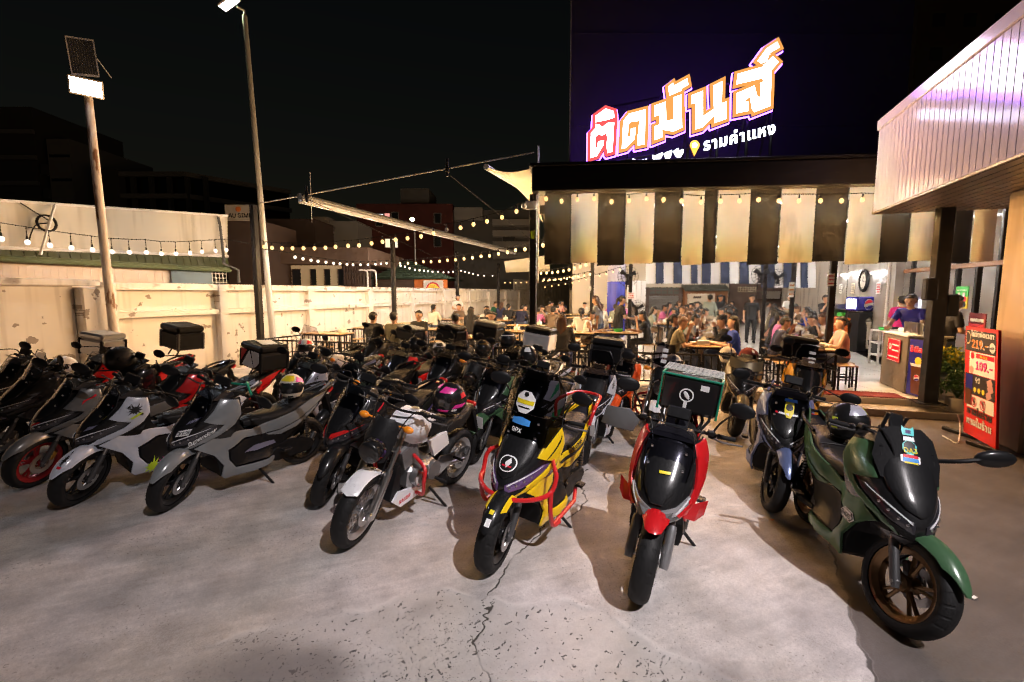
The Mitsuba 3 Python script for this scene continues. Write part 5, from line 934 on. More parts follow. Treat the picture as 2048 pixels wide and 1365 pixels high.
put('emblem', panel([(.62, -.03), (.66, -.012), (.70, 0), (.66, .012), (.62, .03), (.60, 0)], nk.ff, .02, .004, .002, 0), 'decal_black', rt, True, rts)
yl, ytw, yts = bike(sc_tall, 'yellow and black maxi scooter with a red tube crash frame and tall dark screen', (-.14, 3.21), (.64, 4.63), paint='paint_yellow', paint2='paint_yellow', fender='black_gloss', screen='screen_deep', steer=8, lean=7, lamp='lamp_violet', rim='rim_black', caliper='gold_metal')
cf = B()
for sg in (1, -1):
    cf.tube(curve([[.70, 0, .57], [.68, sg * .12, .57], [.58, sg * .24, .58], [.46, sg * .29, .60], [.42, sg * .30, .70], [.40, sg * .27, .76]], 5), .017, 9).tube(curve([[.46, sg * .29, .60], [.45, sg * .30, .45], [.36, sg * .30, .30], [.20, sg * .29, .25]], 5), .017, 9).tube([[.36, sg * .30, .30], [-.10, sg * .29, .30], [-.25, sg * .24, .34]], .016, 8).tube([[.42, sg * .29, .74], [.30, sg * .20, .80]], .015, 8)
put('crash_frame', cf, 'bar_red', yl, 35, ytw, label='red tubular crash frame')
put('rear_handle', B().tube(curve([[-.62, .17, .80], [-.64, .19, .94], [-.84, .16, .98], [-1.05, .10, .98], [-1.05, -.10, .98], [-.84, -.16, .98], [-.64, -.19, .94], [-.62, -.17, .80]], 4), .016, 8), 'bar_red', yl, 35, ytw)
ws = sc_tall.ws
hexa = lambda cx, cy, r: [(cx + r * math.cos(a), cy + r * math.sin(a)) for a in np.arange(8) * math.pi / 4 + .39]
sticker(yl, ytw, ws, hexa(-.03, 1.19, .085), 'decal_white', .005); sticker(yl, ytw, ws, [(-.10, 1.175), (.04, 1.175), (.045, 1.205), (-.105, 1.205)], 'decal_yellow', .007); sticker(yl, ytw, ws, hexa(-.03, 1.245, .018), 'decal_black', .007); sticker(yl, ytw, ws, [(-.08, 1.145), (.02, 1.145), (.02, 1.155), (-.08, 1.155)], 'decal_black', .007)
sticker(yl, ytw, ws, [(-.10, 1.03), (.05, 1.03), (.05, 1.07), (-.02, 1.085), (-.10, 1.07)], 'decal_blue', .005)
deco_text(yl, ytw, lambda q: np.stack([ws(q)[:, 0], -q[:, 0] * -1, q[:, 1]], 1), 'GPX', (-.085, .975), .03, 0, 'decal_white', .006)
fc = lambda q: cowl(q, 1) + np.array([.024, 0, 0]); circ = [(.0 + .16 * math.cos(a), .79 + .048 * math.sin(a)) for a in np.linspace(0, 2 * math.pi, 22)[:-1]]
sticker(yl, ytw, fc, circ, 'decal_white', .004); sticker(yl, ytw, fc, [(a * .84, .79 + (b - .79) * .84) for a, b in circ], 'decal_black', .006); sticker(yl, ytw, fc, [(-.04, .79), (.0, .765), (.06, .80), (.02, .825)], 'decal_white', .008); sticker(yl, ytw, fc, [(-.08, .77), (.08, .77), (.08, .779), (-.08, .779)], 'decal_red', .008)
deco_text(yl, ytw, lambda q: side(np.stack([-q[:, 0], q[:, 1]], 1), 1), 'DRONE', (.20, .655), .045, .22, 'decal_black', .022)
deco_text(yl, ytw, lambda q: side(np.stack([-q[:, 0], q[:, 1]], 1), -1), 'DRONE', (.20, .655), .045, .22, 'decal_black', -.022)
for sg in (1, -1):
    f = (lambda sg: lambda q: cowl(q, sg))(sg)
    sticker(yl, ytw, f, [(.60, .80), (.86, .91), (.90, .95), (.66, .84)], 'decal_black', .021 * sg); sticker(yl, ytw, (lambda sg: lambda q: side(q, sg))(sg), [(-.05, .61), (-.45, .69), (-.85, .83), (-.5, .665), (-.1, .585)], 'decal_black', -.020 * sg)
sticker(yl, yts, sc_tall.ff, [(.19, -.04), (.24, -.04), (.24, .03), (.19, .03)], 'decal_white', .004)
for sg in (1, -1): sticker(yl, yts, sc_tall.ff, [(.30, sg * .10), (.34, sg * .155), (.66, sg * .155), (.66, sg * .11)], 'paint_yellow', .004)
sticker(yl, yts, sc_tall.ff, [(.27, -.03), (.30, -.03), (.30, .03), (.27, .03)], 'decal_yellow', .004)
rd, rdtw, rdts = bike(sc_adv, 'red adventure scooter alone in front with a delivery bag on its rack', (.84, 2.89), (1.55, 4.36), paint='paint_red', paint2='black_gloss', trim2='grey_plastic', steer=4, lean=8, lamp='lamp_clear', fork='grey_cast', stanchion='steel', screen='screen_clear', spring='gold_metal')
for sg in (1, -1): put('front_wing', B().hull([[x, sg * y, z] for x, z, y in ((.50, .62, .17), (.44, .66, .26), (.34, .64, .30), (.36, .54, .29), (.46, .52, .24), (.52, .55, .16))]), 'paint_red', rd, 25, rdtw)
put('hand_guard', panel([(-.10, -.06), (.10, -.07), (.13, .02), (.06, .10), (-.08, .08)], lambda q: np.stack([.30 - 3 * q[:, 0] ** 2 - 1.2 * q[:, 1] ** 2, -.40 + q[:, 0] * 1.2, 1.02 + q[:, 1]], 1), .03, 0, .012, .003, True), 'grey_plastic', rd, 40, rdts)
sticker(rd, rdtw, fc, [(-.05, .83), (.10, .835), (.10, .85), (-.05, .845)], 'decal_yellow', .006)
put('carrier', B().tube([[-.55, .15, .86], [-.62, .20, .93], [-1.10, .20, .95], [-1.10, -.20, .95], [-.62, -.20, .93], [-.55, -.15, .86]], .012, 7), 'black_steel', rd, 35, rdtw)
bg = thing('delivery_bag', 'black delivery bag with teal edges and white wire shelf on the red scooter', 'bag')
BX, BZ = -.86, .93
put('body', B().obox([BX, 0, BZ + .17], (.36, .50, .33), None, .03), 'black_gloss', bg, 30, rdtw)
pip = B()
for sx in (-1, 1):
    x = BX + sx * .18; pip.tube([[x, -.25, BZ], [x, -.25, BZ + .335], [x, .25, BZ + .335], [x, .25, BZ]], .011, 7)
for sy in (-1, 1): pip.tube([[BX - .18, sy * .25, BZ + .335], [BX + .18, sy * .25, BZ + .335]], .011, 7)
put('piping', pip, 'paint_teal', bg, 35, rdtw)
lg = B().lathe([(.05, .0), (.062, .0), (.062, .004), (.05, .004)], [BX + .183, -.02, BZ + .17], [1, 0, 0], 20).ell([BX + .183, -.02, BZ + .17], (.003, .018, .042), rotm([1, 0, 0], 35), 6).obox([BX + .184, -.02, BZ + .085], (.003, .03, .06)).obox([BX + .184, .12, BZ + .26], (.003, .07, .05)); put('print', lg, 'decal_white', bg, 30, rdtw)
sh = B()
for i in range(13): y = -.25 + i * .5 / 12; sh.tube([[BX - .17, y, BZ + .372], [BX + .17, y, BZ + .372]], .004, 5)
for i in range(6): x = BX - .17 + i * .34 / 5; sh.tube([[x, -.25, BZ + .378], [x, .25, BZ + .378]], .005, 5)
put('wire_shelf', sh, 'white_frame', bg, 35, rdtw)
gn, gntw, gnts = bike(sc_sport, 'dark green maxi scooter in the right foreground with stickers down its screen', (2.29, 2.60), (2.66, 4.20), paint='paint_green', paint2='paint_green', rim='rim_bronze', steer=18, lean=8, skip=('mirror', 'windscreen'), wheel_w=.13)
gs = lambda q: np.stack([.50 - (q[:, 1] - .86) * .62 - 1.6 * q[:, 0] ** 2, q[:, 0], q[:, 1]], 1)
put('short_screen', panel([(-.15, .84), (.15, .84), (.18, .95), (.15, 1.08), (.08, 1.14), (-.08, 1.14), (-.15, 1.08), (-.18, .95)], gs, .04, .02, .005, 0, True), 'screen_matt', gn, True, gntw)
def quad(cx, cy, w, h): return [(cx - w, cy - h), (cx + w, cy - h), (cx + w * .9, cy + h), (cx - w * .9, cy + h)]
sticker(gn, gntw, gs, quad(.0, .885, .045, .030), 'decal_blue', .026); sticker(gn, gntw, gs, quad(.0, .872, .04, .008), 'decal_red', .028); sticker(gn, gntw, gs, quad(.01, .895, .022, .014), 'decal_black', .028)
sticker(gn, gntw, gs, [(.0, .925), (.05, .95), (.05, .985), (0, .995), (-.05, .985), (-.05, .95)], 'decal_white', .026); sticker(gn, gntw, gs, quad(0, .982, .04, .008), 'decal_red', .028); sticker(gn, gntw, gs, quad(0, .962, .042, .010), 'decal_blue', .028); sticker(gn, gntw, gs, quad(0, .945, .035, .006), 'decal_yellow', .028)
sticker(gn, gntw, gs, hexa(0, 1.03, .04), 'decal_cyan', .026); sticker(gn, gntw, gs, hexa(0, 1.035, .032), 'decal_black', .028); deco_text(gn, gntw, gs, 'DA3', (-.036, 1.0), .026, 0, 'decal_yellow', .030)
sticker(gn, gntw, gs, quad(0, 1.078, .03, .012), 'decal_white', .026)
sticker(gn, gntw, gs, [(-.03, 1.098), (.03, 1.098), (.034, 1.125), (.03, 1.15), (.018, 1.138), (-.018, 1.138), (-.03, 1.15), (-.034, 1.125)], 'decal_cyan', .024); sticker(gn, gntw, gs, quad(0, 1.118, .014, .010), 'paint_violet', .026)
gsh = lambda q: side(q, -1)
sticker(gn, gntw, gsh, [(.42, .50), (.38, .535), (.28, .535), (.24, .50), (.28, .465), (.38, .465)], 'decal_white', .020); sticker(gn, gntw, gsh, [(.41, .50), (.375, .53), (.285, .53), (.25, .50), (.285, .47), (.375, .47)], 'decal_black', .022)
sticker(gn, gntw, gsh, [(.40, .50), (.37, .525), (.29, .525), (.26, .50), (.29, .475), (.37, .475)], 'decal_white', .024)
deco_text(gn, gntw, lambda q: side(q, -1), 'SHOEI', (.265, .486), .028, 0, 'decal_black', .027)
put('mirror_stalk', B().tube(curve([[.30, .20, .96], [.36, .30, 1.0], [.38, .40, 1.04]], 4), [.014] * 9, 8), 'black_plastic', gn, 35, gntw); put('mirror', B().ell([.37, .48, 1.06], (.035, .11, .055), rotm([1, 0, 0], 12), 10), 'black_gloss', gn, True, gntw)
put('phone_holder', B().obox([.20, 0, 1.16], (.03, .10, .10), rotm([0, 1, 0], -25), .01).tube([[.18, .06, 1.05], [.2, .07, 1.2]], .012, 6).tube([[.18, -.06, 1.05], [.2, -.07, 1.2]], .012, 6), 'black_plastic', gn, 30, gnts)
# --- right and middle rows
bu, butw, _ = bike(sc_sport_plain, 'blue grey maxi scooter parked behind the dark green one', (2.38, 4.12), (3.10, 5.60), paint='paint_blue', paint2='paint_blue', steer=8)
sticker(bu, butw, fc, hexa(0, .94, .09), 'decal_yellow', .008); sticker(bu, butw, fc, [(a * .7, .94 + (b - .94) * .3) for a, b in hexa(0, .94, .09)], 'decal_black', .010); sticker(bu, butw, fc, quad(0, .885, .2, .008), 'decal_white', .008); sticker(bu, butw, fc, quad(-.24, .885, .03, .007), 'decal_red', .008); sticker(bu, butw, fc, quad(.02, .995, .14, .012), 'decal_blue', .012)
bz, bztw, _ = bike(sc_tall, 'bronze maxi scooter facing the camera beside the rail, left of the blue one', (3.1, 6.35), (3.75, 7.85), paint='paint_bronze', paint2='paint_bronze', steer=6, skip=('windscreen',), mirror='mirror')
put('low_screen', panel([(-.2, .92), (-.06, .90), (0, .87), (.06, .90), (.2, .92), (.2, 1.06), (0, 1.0), (-.2, 1.06)], gs, .04, .03, .005, 0, True), 'paint_bronze', bz, 40, bztw)
yg, ygtw, _ = bike(sc_sport, 'golden yellow scooter with a black top box near the rail on the right', (3.75, 5.95), (4.35, 7.3), paint='paint_gold', paint2='paint_gold', steer=10); top_box(yg, ygtw, 'black_plastic', 'black_matt', (.38, .46, .34))
sticker(yg, ygtw, sc_sport.ws, quad(0, 1.20, .04, .018), 'decal_white', .005); sticker(yg, ygtw, sc_sport.ws, quad(0, 1.13, .045, .012), 'decal_white', .005); sticker(yg, ygtw, sc_sport.ws, quad(0, 1.08, .035, .012), 'decal_white', .005)
w11, w11tw, _ = bike(sc_sport, 'white scooter with tall smoked screen and black top box, behind the yellow one', (.84, 5.32), (1.32, 6.9), paint='paint_pearl', paint2='paint_pearl', steer=3, lean=6); top_box(w11, w11tw, 'black_plastic', 'black_matt', (.38, .46, .34), -.84, 1.0, 'dark_metal')
deco_text(w11, w11tw, f_left, 'DX', (.60, .86), .06, .3, 'decal_black', .022)
og, _, _ = bike(sc_sport_plain, 'bright orange scooter half hidden behind the white one with the top box', (1.35, 6.35), (1.95, 7.8), paint='paint_orange', paint2='paint_orange', steer=6)
cm, cmtw, _ = bike(sc_sport_plain, 'black scooter with white and green flashes behind the tall screen of the yellow one', (.02, 5.1), (.72, 6.5), paint='paint_white', paint2='decal_green', trim2='decal_green', steer=10)
sticker(cm, cmtw, f_left, [(.6, .82), (.9, .92), (.95, .98), (.75, .96)], 'decal_green', .021); sticker(cm, cmtw, f_left, [(.62, .70), (.85, .78), (.95, .84), (.70, .80)], 'decal_black', .021)
cm2, c2tw, _ = bike(sc_sport_plain, 'black and white scooter with green stripe in front of the white cooler box', (.05, 6.75), (.72, 8.15), paint='paint_white', paint2='black_gloss', steer=8); sticker(cm2, c2tw, f_left, [(.56, .92), (.80, .99), (.86, .99), (.66, .93)], 'decal_green', .022)
wb, wbtw, _ = bike(sc_sport_plain, 'dark scooter carrying a big white cooler box with black lid', (-.22, 7.4), (.42, 8.85), paint='black_gloss', steer=6); top_box(wb, wbtw, 'white_plastic', 'black_plastic', (.42, .50, .42), -.80, .95, 'white_plastic')
nw, nwtw, _ = bike(nk, 'naked motorcycle with white cowls and stickered smoked screen facing the camera, by the rail', (1.75, 5.85), (2.35, 7.35), name='motorcycle', cat='motorcycle', steer=4, paint='paint_white', shield='black_gloss', rim='rim_black', engine='dark_metal')
put('screen', panel([(-.12, 1.02), (.12, 1.02), (.15, 1.15), (.10, 1.34), (-.10, 1.34), (-.15, 1.15)], lambda q: np.stack([.52 - (q[:, 1] - 1.0) * .4 - 2 * q[:, 0] ** 2, q[:, 0], q[:, 1]], 1), .04, 0, .004, 0, True), 'screen_dark', nw, True, nwtw)
for z in (1.26, 1.19, 1.12): put('sticker', panel(quad(0, z, .035, .022), lambda q: np.stack([.524 - (q[:, 1] - 1.0) * .4 - 2 * q[:, 0] ** 2, q[:, 0], q[:, 1]], 1), .02, .004, .002, 0), 'decal_white', nw, True, nwtw)
# --- left back rows
s1, s1tw, _ = bike(sc_sport_plain, 'dark scooter with a silver aluminium top box by the left wall', (-7.2, 6.2), (-6.9, 7.7), paint='black_gloss', steer=10); top_box(s1, s1tw, 'alu_box', 'alu_box', (.40, .46, .36), -.80, 1.0)
s2, s2tw, _ = bike(sc_sport_plain, 'red and black scooter with a tall black top box against the left wall', (-6.4, 6.55), (-5.75, 7.95), paint='paint_red', steer=10, skip=('windscreen',)); top_box(s2, s2tw, 'black_plastic', 'black_plastic', (.42, .50, .40), -.84, 1.08, 'dark_metal')
s3, s3tw, _ = bike(sc_sport_plain, 'red scooter with a white and black faceted top box behind the grey one', (-4.45, 5.55), (-3.62, 6.95), paint='paint_red', paint2='paint_red', steer=10, skip=('windscreen',)); tb = top_box(s3, s3tw, 'black_plastic', 'black_plastic', (.42, .50, .36), -.74, .93)
for pl, m in (([(-.2, .0), (.08, .0), (-.02, .24)], 'decal_white'), ([(.10, .0), (.22, .10), (.2, .24), (.02, .24)], 'white_plastic'), ([(-.22, .06), (-.22, .24), (-.08, .24)], 'decal_red')): put('facet', B().prism(pl, plane_fn([-.74 + .213, 0, .96], [0, 1, 0], [0, 0, 1]), 0, .004), m, tb, 30, s3tw)
put('facet', B().prism([(-.15, -.1), (.05, -.16), (.12, .14), (-.08, .18)], plane_fn([-.74, 0, .93 + .368], [1, 0, 0], [0, 1, 0]), 0, .004), 'white_plastic', tb, 30, s3tw)
s4, s4tw, _ = bike(sc_sport_plain, 'silver white scooter behind the grey one, its blades facing the camera', (-3.05, 5.95), (-2.28, 7.4), paint='paint_silver', paint2='paint_silver', steer=8, skip=('windscreen',)); deco_text(s4, s4tw, f_left, 'NX', (.62, .86), .05, .3, 'decal_black', .022)
s5, s5tw, _ = bike(sc_sport_plain, 'black scooter with a broad black seat behind the black one in front', (-2.35, 5.75), (-1.62, 7.25), paint='black_gloss', steer=8)
s6, s6tw, _ = bike(nk, 'small scrambler with a beige seat behind the black scooter', (-1.75, 4.85), (-1.0, 6.25), name='motorcycle', cat='motorcycle', paint='black_gloss', seat='beige_seat', engine='dark_metal', rim='rim_black', guard='black_steel', steer=12, skip=('fly_screen',))
s7, s7tw, _ = bike(sc_sport_plain, 'glossy red scooter with a dark seat in the middle of the left back row', (-2.05, 7.1), (-1.3, 8.55), paint='paint_red', paint2='paint_red', steer=8, skip=('windscreen',))
s8, s8tw, _ = bike(sc_tall, 'dark touring scooter with a clear tall screen by the slab corner rail', (-3.95, 7.95), (-3.2, 9.4), paint='black_gloss', steer=8, screen='screen_clear')
s9, s9tw, _ = bike(nk, 'naked motorcycle with a white tank among the dark bikes near the rail', (-3.25, 7.25), (-2.5, 8.7), name='motorcycle', cat='motorcycle', paint='paint_white', engine='dark_metal', steer=8, skip=('fly_screen',), signal='amber')
s10, t10, _ = bike(sc_sport, 'black scooter with a rounded top box right of the touring scooter', (-3.05, 9.15), (-2.4, 10.6), paint='black_gloss', z=0, steer=8); top_box(s10, t10, 'black_matt', 'grey_plastic', (.40, .50, .30), -.82, .96)
s11, t11, _ = bike(sc_sport, 'black scooter with a square top box, fourth from the white cooler box', (-2.0, 8.35), (-1.4, 9.8), paint='black_gloss', steer=8); top_box(s11, t11, 'black_plastic', 'black_matt', (.40, .48, .34), -.84, 1.0)
s12, t12, _ = bike(sc_sport, 'black scooter with a large square top box left of the white cooler box', (-1.25, 8.4), (-.65, 9.75), paint='black_gloss', steer=8); top_box(s12, t12, 'black_plastic', 'grey_plastic', (.42, .52, .42), -.84, 1.0)
s13, t13, _ = bike(sc_sport_plain, 'black naked scooter behind the glossy red one', (-1.3, 6.9), (-.62, 8.35), paint='black_gloss', steer=8)
s14, t14, _ = bike(nk, 'dark motorcycle with silver forks between the red scooter and the white cooler box', (-.75, 6.45), (-.1, 7.9), name='motorcycle', cat='motorcycle', paint='black_gloss', engine='dark_metal', guard='black_steel', steer=8)
s15, t15, _ = bike(sc_sport_plain, 'dark green scooter between the yellow one and the white cooler box', (-.45, 5.35), (.2, 6.8), paint='paint_green', paint2='black_gloss', steer=10)
s16, t16, _ = bike(sc_sport_plain, 'black scooter by the wall behind the white splattered one', (-5.35, 5.9), (-4.6, 7.35), paint='black_gloss', steer=8, skip=('windscreen',))
# --- helmets resting on the bikes
def at(tw, x, y, z): return np.array(tw.matrix)[:3] @ [x, y, z, 1]
A = math.pi
helmet('large matt black helmet hung on the mirror of the white splattered scooter', G(240, 718, 1.12), -125, 'black_matt', 'black_gloss', [([(-.3, 1.0), (.5, 1.0), (.5, 1.25), (-.3, 1.25)], 'decal_white')], s=1.18)
helmet('white and yellow helmet by the silver top box', G(128, 735, 1.05), -110, 'decal_white', 'black_gloss', [([(-1.2, .5), (-.6, .55), (-.7, .9), (-1.2, .9)], 'decal_lime'), ([(.6, .5), (1.2, .5), (1.2, .9), (.7, .9)], 'black_gloss')])
helmet('black helmet with yellow, pink and cream graphics on the seat of the light grey scooter', at(gtw, -.52, 0, .96), -70, 'cloth_cream', 'black_gloss', [([(-1.2, .6), (.3, .55), (.6, 1.1), (-.9, 1.2)], 'decal_yellow'), ([(.5, .5), (1.5, .3), (1.8, .6), (.8, .9)], 'decal_pink'), ([(1.4, -.7), (2.4, -.8), (2.4, .1), (1.5, -.1)], 'black_gloss'), ([(-2.4, -.6), (-1.4, -.6), (-1.4, .3), (-2.4, .4)], 'black_gloss')])
helmet('black and pink helmet on the rear of the retro roadster', at(rtw, -.42, .02, .99), -160, 'black_gloss', 'black_gloss', [([(.6, .55), (1.5, .45), (2.0, .75), (1.0, 1.0)], 'decal_pink'), ([(1.5, -.5), (2.2, -.45), (2.5, -.2), (1.7, -.25)], 'decal_pink'), ([(.35, -.75), (1.2, -.75), (1.3, -.6), (.5, -.55)], 'decal_pink'), ([(1.45, -.72), (1.8, -.72), (1.85, -.58), (1.5, -.58)], 'decal_white'), ([(-.4, .8), (.4, .8), (.3, 1.2), (-.3, 1.2)], 'decal_pink'), ([(2.1, .1), (2.6, .2), (2.5, .5), (2.1, .4)], 'decal_red')], s=1.12)
helmet('grey, black and lime helmet on the rear of the dark green scooter', at(gntw, -.50, .05, .975), -80, 'black_gloss', 'black_gloss', [([(-.8, .5), (.5, .55), (.6, 1.1), (-.6, 1.2)], 'paint_silver'), ([(.9, .4), (1.5, .2), (1.6, .7), (1.1, .9)], 'decal_lime'), ([(-1.6, -.3), (-1.3, -.3), (-1.3, .3), (-1.6, .3)], 'decal_lime'), ([(1.2, 1.0), (3.0, .7), (3.0, .85), (1.2, 1.15)], 'decal_white')], s=1.08)
helmet('red and white helmet on the handlebar behind the faceted top box', G(612, 695, 1.12), -80, 'decal_white', 'black_gloss', [([(-1.4, .45), (-.4, .5), (-.6, 1.0), (-1.4, .9)], 'decal_red'), ([(.4, .5), (1.4, .4), (1.4, .8), (.6, 1.0)], 'decal_red')])
helmet('white helmet with black graphic on the tail of the glossy red scooter', at(s7tw, -.70, 0, 1.0), -70, 'paint_silver', 'black_gloss', [([(-.8, .5), (.4, .55), (.3, 1.0), (-.8, .9)], 'decal_black')])
helmet('black helmet with red lines left of the white cooler box', G(1015, 680, 1.28), -90, 'black_gloss', 'black_gloss', [([(-1.1, .5), (1.1, .5), (1.0, .6), (-1.0, .6)], 'decal_white')])
helmet('black glossy helmet beside the large square top box', G(965, 697, 1.12), -90, 'black_gloss', 'black_gloss', [([(-.4, .55), (.6, .55), (.5, .7), (-.4, .7)], 'gold_metal')])
helmet('black and white helmet in front of the white cooler box', G(1055, 712, 1.15), -60, 'black_gloss', 'black_gloss', [([(-1.0, .5), (-.2, .5), (-.3, 1.1), (-1.0, 1.0)], 'decal_white'), ([(.2, .9), (1.0, .7), (1.0, 1.0), (.3, 1.2)], 'decal_white')])
helmet('white half dark helmet on the bike behind the delivery bag', G(1345, 728, 1.0), -90, 'cloth_cream', 'black_gloss', [([(-.5, .6), (.5, .6), (.4, 1.0), (-.4, 1.0)], 'ink_grey')])
helmet('maroon helmet with white emblem on the bronze scooter', at(bztw, -.45, .08, 1.0), -90, 'mat_red', 'screen_dark', [(hexa(.1, .75, .22), 'decal_white')], s=1.1)
helmet('cream helmet beside the maroon one on the bronze scooter', at(bztw, -.40, -.22, .98), -90, 'cloth_cream', 'black_gloss')
helmet('glossy black helmet on the dark scooter left of the square top boxes', G(830, 690, 1.12), -90, 'black_gloss', 'black_gloss')
# ------------------------------------------------------------------ roof sign
YS = 10.4
sg_o = P(1370, 200, YS); SD = np.array([1, -.16, 0]) / math.hypot(1, .16)     # the sign's plane: turned a little so that its right end is nearer
SN = np.array([-.16, -1, 0]) / math.hypot(1, .16)
def on_sign(px, py):
    r = ray(px, py); q = O_ + r * (((sg_o - O_) @ SN) / (r @ SN)); return ((q - sg_o) @ SD, q[2] - sg_o[2])
sgfn = lambda a, b, d: sg_o + np.outer(a, SD) + np.outer(b, [0, 0, 1]) + np.outer(d, SN)
z1 = lambda L: [(1160 + x / 8.532, 180 + y / 8.532) for x, y in L]
z2 = lambda L: [(1360 + x / 6.205, 60 + y / 6.205) for x, y in L]
z3 = lambda L: [(1060 + x / 2.624, 40 + y / 2.624) for x, y in L]
LETTERS = [
    (z1([(215, 420), (432, 262), (628, 325), (640, 500), (605, 1100), (445, 1145), (415, 1110), (408, 1035), (320, 1180), (125, 1240), (135, 720), (205, 645)]),
     [z1([(278, 810), (320, 770), (370, 800), (445, 760), (455, 830), (435, 1000), (415, 1000), (420, 850), (300, 875), (285, 980), (272, 980)]), z1([(235, 575), (480, 525), (610, 480), (612, 550), (490, 545), (380, 625), (330, 580)])], 'decal_red'),
    (z1([(685, 520), (808, 362), (1170, 268), (1158, 975), (935, 1020), (930, 920), (815, 1040), (655, 1085)]), [z1([(838, 600), (870, 565), (1000, 545), (985, 700), (960, 900), (935, 900), (965, 640), (860, 650), (845, 790), (825, 790)])], None),
    (z3([(636, 440), (715, 412), (707, 345), (758, 305), (765, 322), (838, 283), (850, 350), (812, 372), (815, 578), (752, 605), (710, 598), (711, 628), (637, 657), (637, 548), (660, 540), (660, 525), (636, 535)]), [z3([(715, 410), (810, 370), (812, 385), (750, 405), (748, 522), (718, 526)])], None),
    (z2([(98, 790), (325, 700), (325, 1000), (378, 965), (365, 675), (568, 573), (560, 855), (620, 832), (615, 1135), (387, 1218), (385, 1160), (295, 1250), (145, 1293), (145, 965), (98, 978)]), [], None),
    (z2([(675, 520), (950, 440), (898, 405), (1045, 205), (1225, 88), (1292, 235), (1180, 300), (1282, 395), (1178, 515), (1162, 975), (890, 1080), (878, 1045), (652, 1090), (660, 765), (820, 695), (650, 735)]), [z2([(740, 690), (980, 632), (992, 830), (965, 825), (930, 690)]), z2([(812, 885), (860, 850), (890, 1040), (860, 1030), (855, 890)]), z2([(950, 445), (1040, 425), (1170, 300), (1110, 320), (1085, 390), (1040, 420)])], None)]
def poly_s(L): return shapely.Polygon([on_sign(*q) for q in L]).buffer(0)
sgk = thing('roof_sign', 'big white illuminated name sign with orange outlined letters on the restaurant roof', 'sign')
mat('sign_face', (.06, .06, .06), .6, 0, 0, .1); mat('sign_edge', (.03, .015, .01), .6, 0, 0, .1); mat('sign_red', (.03, .008, .008), .6, 0, 0, .1); mat('sign_back', (.02, .01, .03), .6)
for outer, cuts, m in LETTERS:
    o = poly_s(outer); face = o.buffer(-.066, join_style=2)
    for c in cuts: face = face.difference(poly_s(c).buffer(.012))
    kk = put('letter', B().prism(o, sgfn, -.10, 0.0), 'sign_edge' if m is None else 'sign_red', sgk, False, emit=(1.0, .42, .10) if m is None else (1.1, .12, .12), weight=1)
    f2 = B()
    for g in getattr(face, 'geoms', [face]):
        if g.geom_type == 'Polygon' and g.area > .002: f2.prism(g, sgfn, .004, .012)
    put('face', f2, 'sign_face', kk, False, emit=np.array([1.0, .97, 1.0]) * SIGN_L, weight=8)
    gp = sgfn(np.array([o.centroid.x]), np.array([o.centroid.y]), np.array([.12]))[0]; scene[f'sign_light_{len(scene)}'] = {'type': 'spot', 'to_world': T().look_at(origin=gp.tolist(), target=(gp + SN * 3 - [0, 0, 1.6]).tolist(), up=[0, 0, 1]), 'intensity': {'type': 'rgb', 'value': [10.5, 9.0, 13.0]}, 'beam_width': 50.0, 'cutoff_angle': 84.0, 'sampling_weight': 6.0}   # the letter's own light
    bk_ = o.buffer(.03); put('halo_strip', B().prism(bk_.difference(o.buffer(-.05)), sgfn, -.19, -.12), 'sign_back', kk, False, emit=(3.0, .8, 12.0), weight=2)
cow = [[(1230, 1110), (1290, 1118), (1360, 1085), (1412, 1065), (1420, 1100), (1388, 1160), (1350, 1235), (1300, 1252), (1262, 1215), (1235, 1165)], [(1425, 1095), (1470, 1062), (1530, 1040), (1568, 1022), (1575, 1060), (1548, 1150), (1505, 1208), (1460, 1195), (1445, 1140)], [(1585, 1050), (1640, 1010), (1680, 990), (1695, 1040), (1740, 1010), (1768, 1015), (1762, 1080), (1720, 1150), (1668, 1165), (1625, 1130)]]
for c in cow: put('cattle_icon', B().prism(poly_s(z1(c)), sgfn, -.06, 0), 'sign_face', sgk, False, emit=np.array([.9, .95, 1.1]) * SIGN_L * .8, weight=1)
pc = [(1250 + (893 + 62 * math.cos(a)) / 6.4, 230 + (388 - 62 * math.sin(a)) / 6.4) for a in np.linspace(-.35, math.pi + .35, 18)] + [(1250 + 887 / 6.4, 230 + 532 / 6.4)]
pin = put('map_pin', B().prism(poly_s(pc), sgfn, -.06, 0), 'orange_board', sgk, False, emit=(2.2, 1.1, .12), weight=.5)
ce = on_sign(1250 + 890 / 6.4, 230 + 392 / 6.4); put('dot', B().prism(shapely.Point(ce).buffer(.055), sgfn, .003, .01), 'sign_face', pin, False, emit=(5, 5, 5.5), weight=.3)
def slanted(name, s, p0, p1, h):
    a, b_ = np.array(on_sign(*p0)), np.array(on_sign(*p1)); gs_ = thai_polys(s); w = max(g.bounds[2] for g in gs_); t = B(); e = (b_ - a) / w
    hh = np.array(on_sign(p0[0], p0[1] - h)) - a
    for g in gs_:
        g = shapely.affinity.affine_transform(g, [e[0], hh[0] / 60, e[1], hh[1] / 60, a[0], a[1]])
        for k2 in getattr(g, 'geoms', [g]): t.prism(k2, sgfn, -.05, 0)
    put(name, t, 'sign_face', sgk, False, emit=np.array([.9, .96, 1.15]) * SIGN_L * .7, weight=2)
slanted('branch_name', 'รามคำแหง', (1406, 303), (1551, 268), 23); slanted('side_name', 'ร้อน', (1262, 330), (1294, 325), 9)
fr = B()
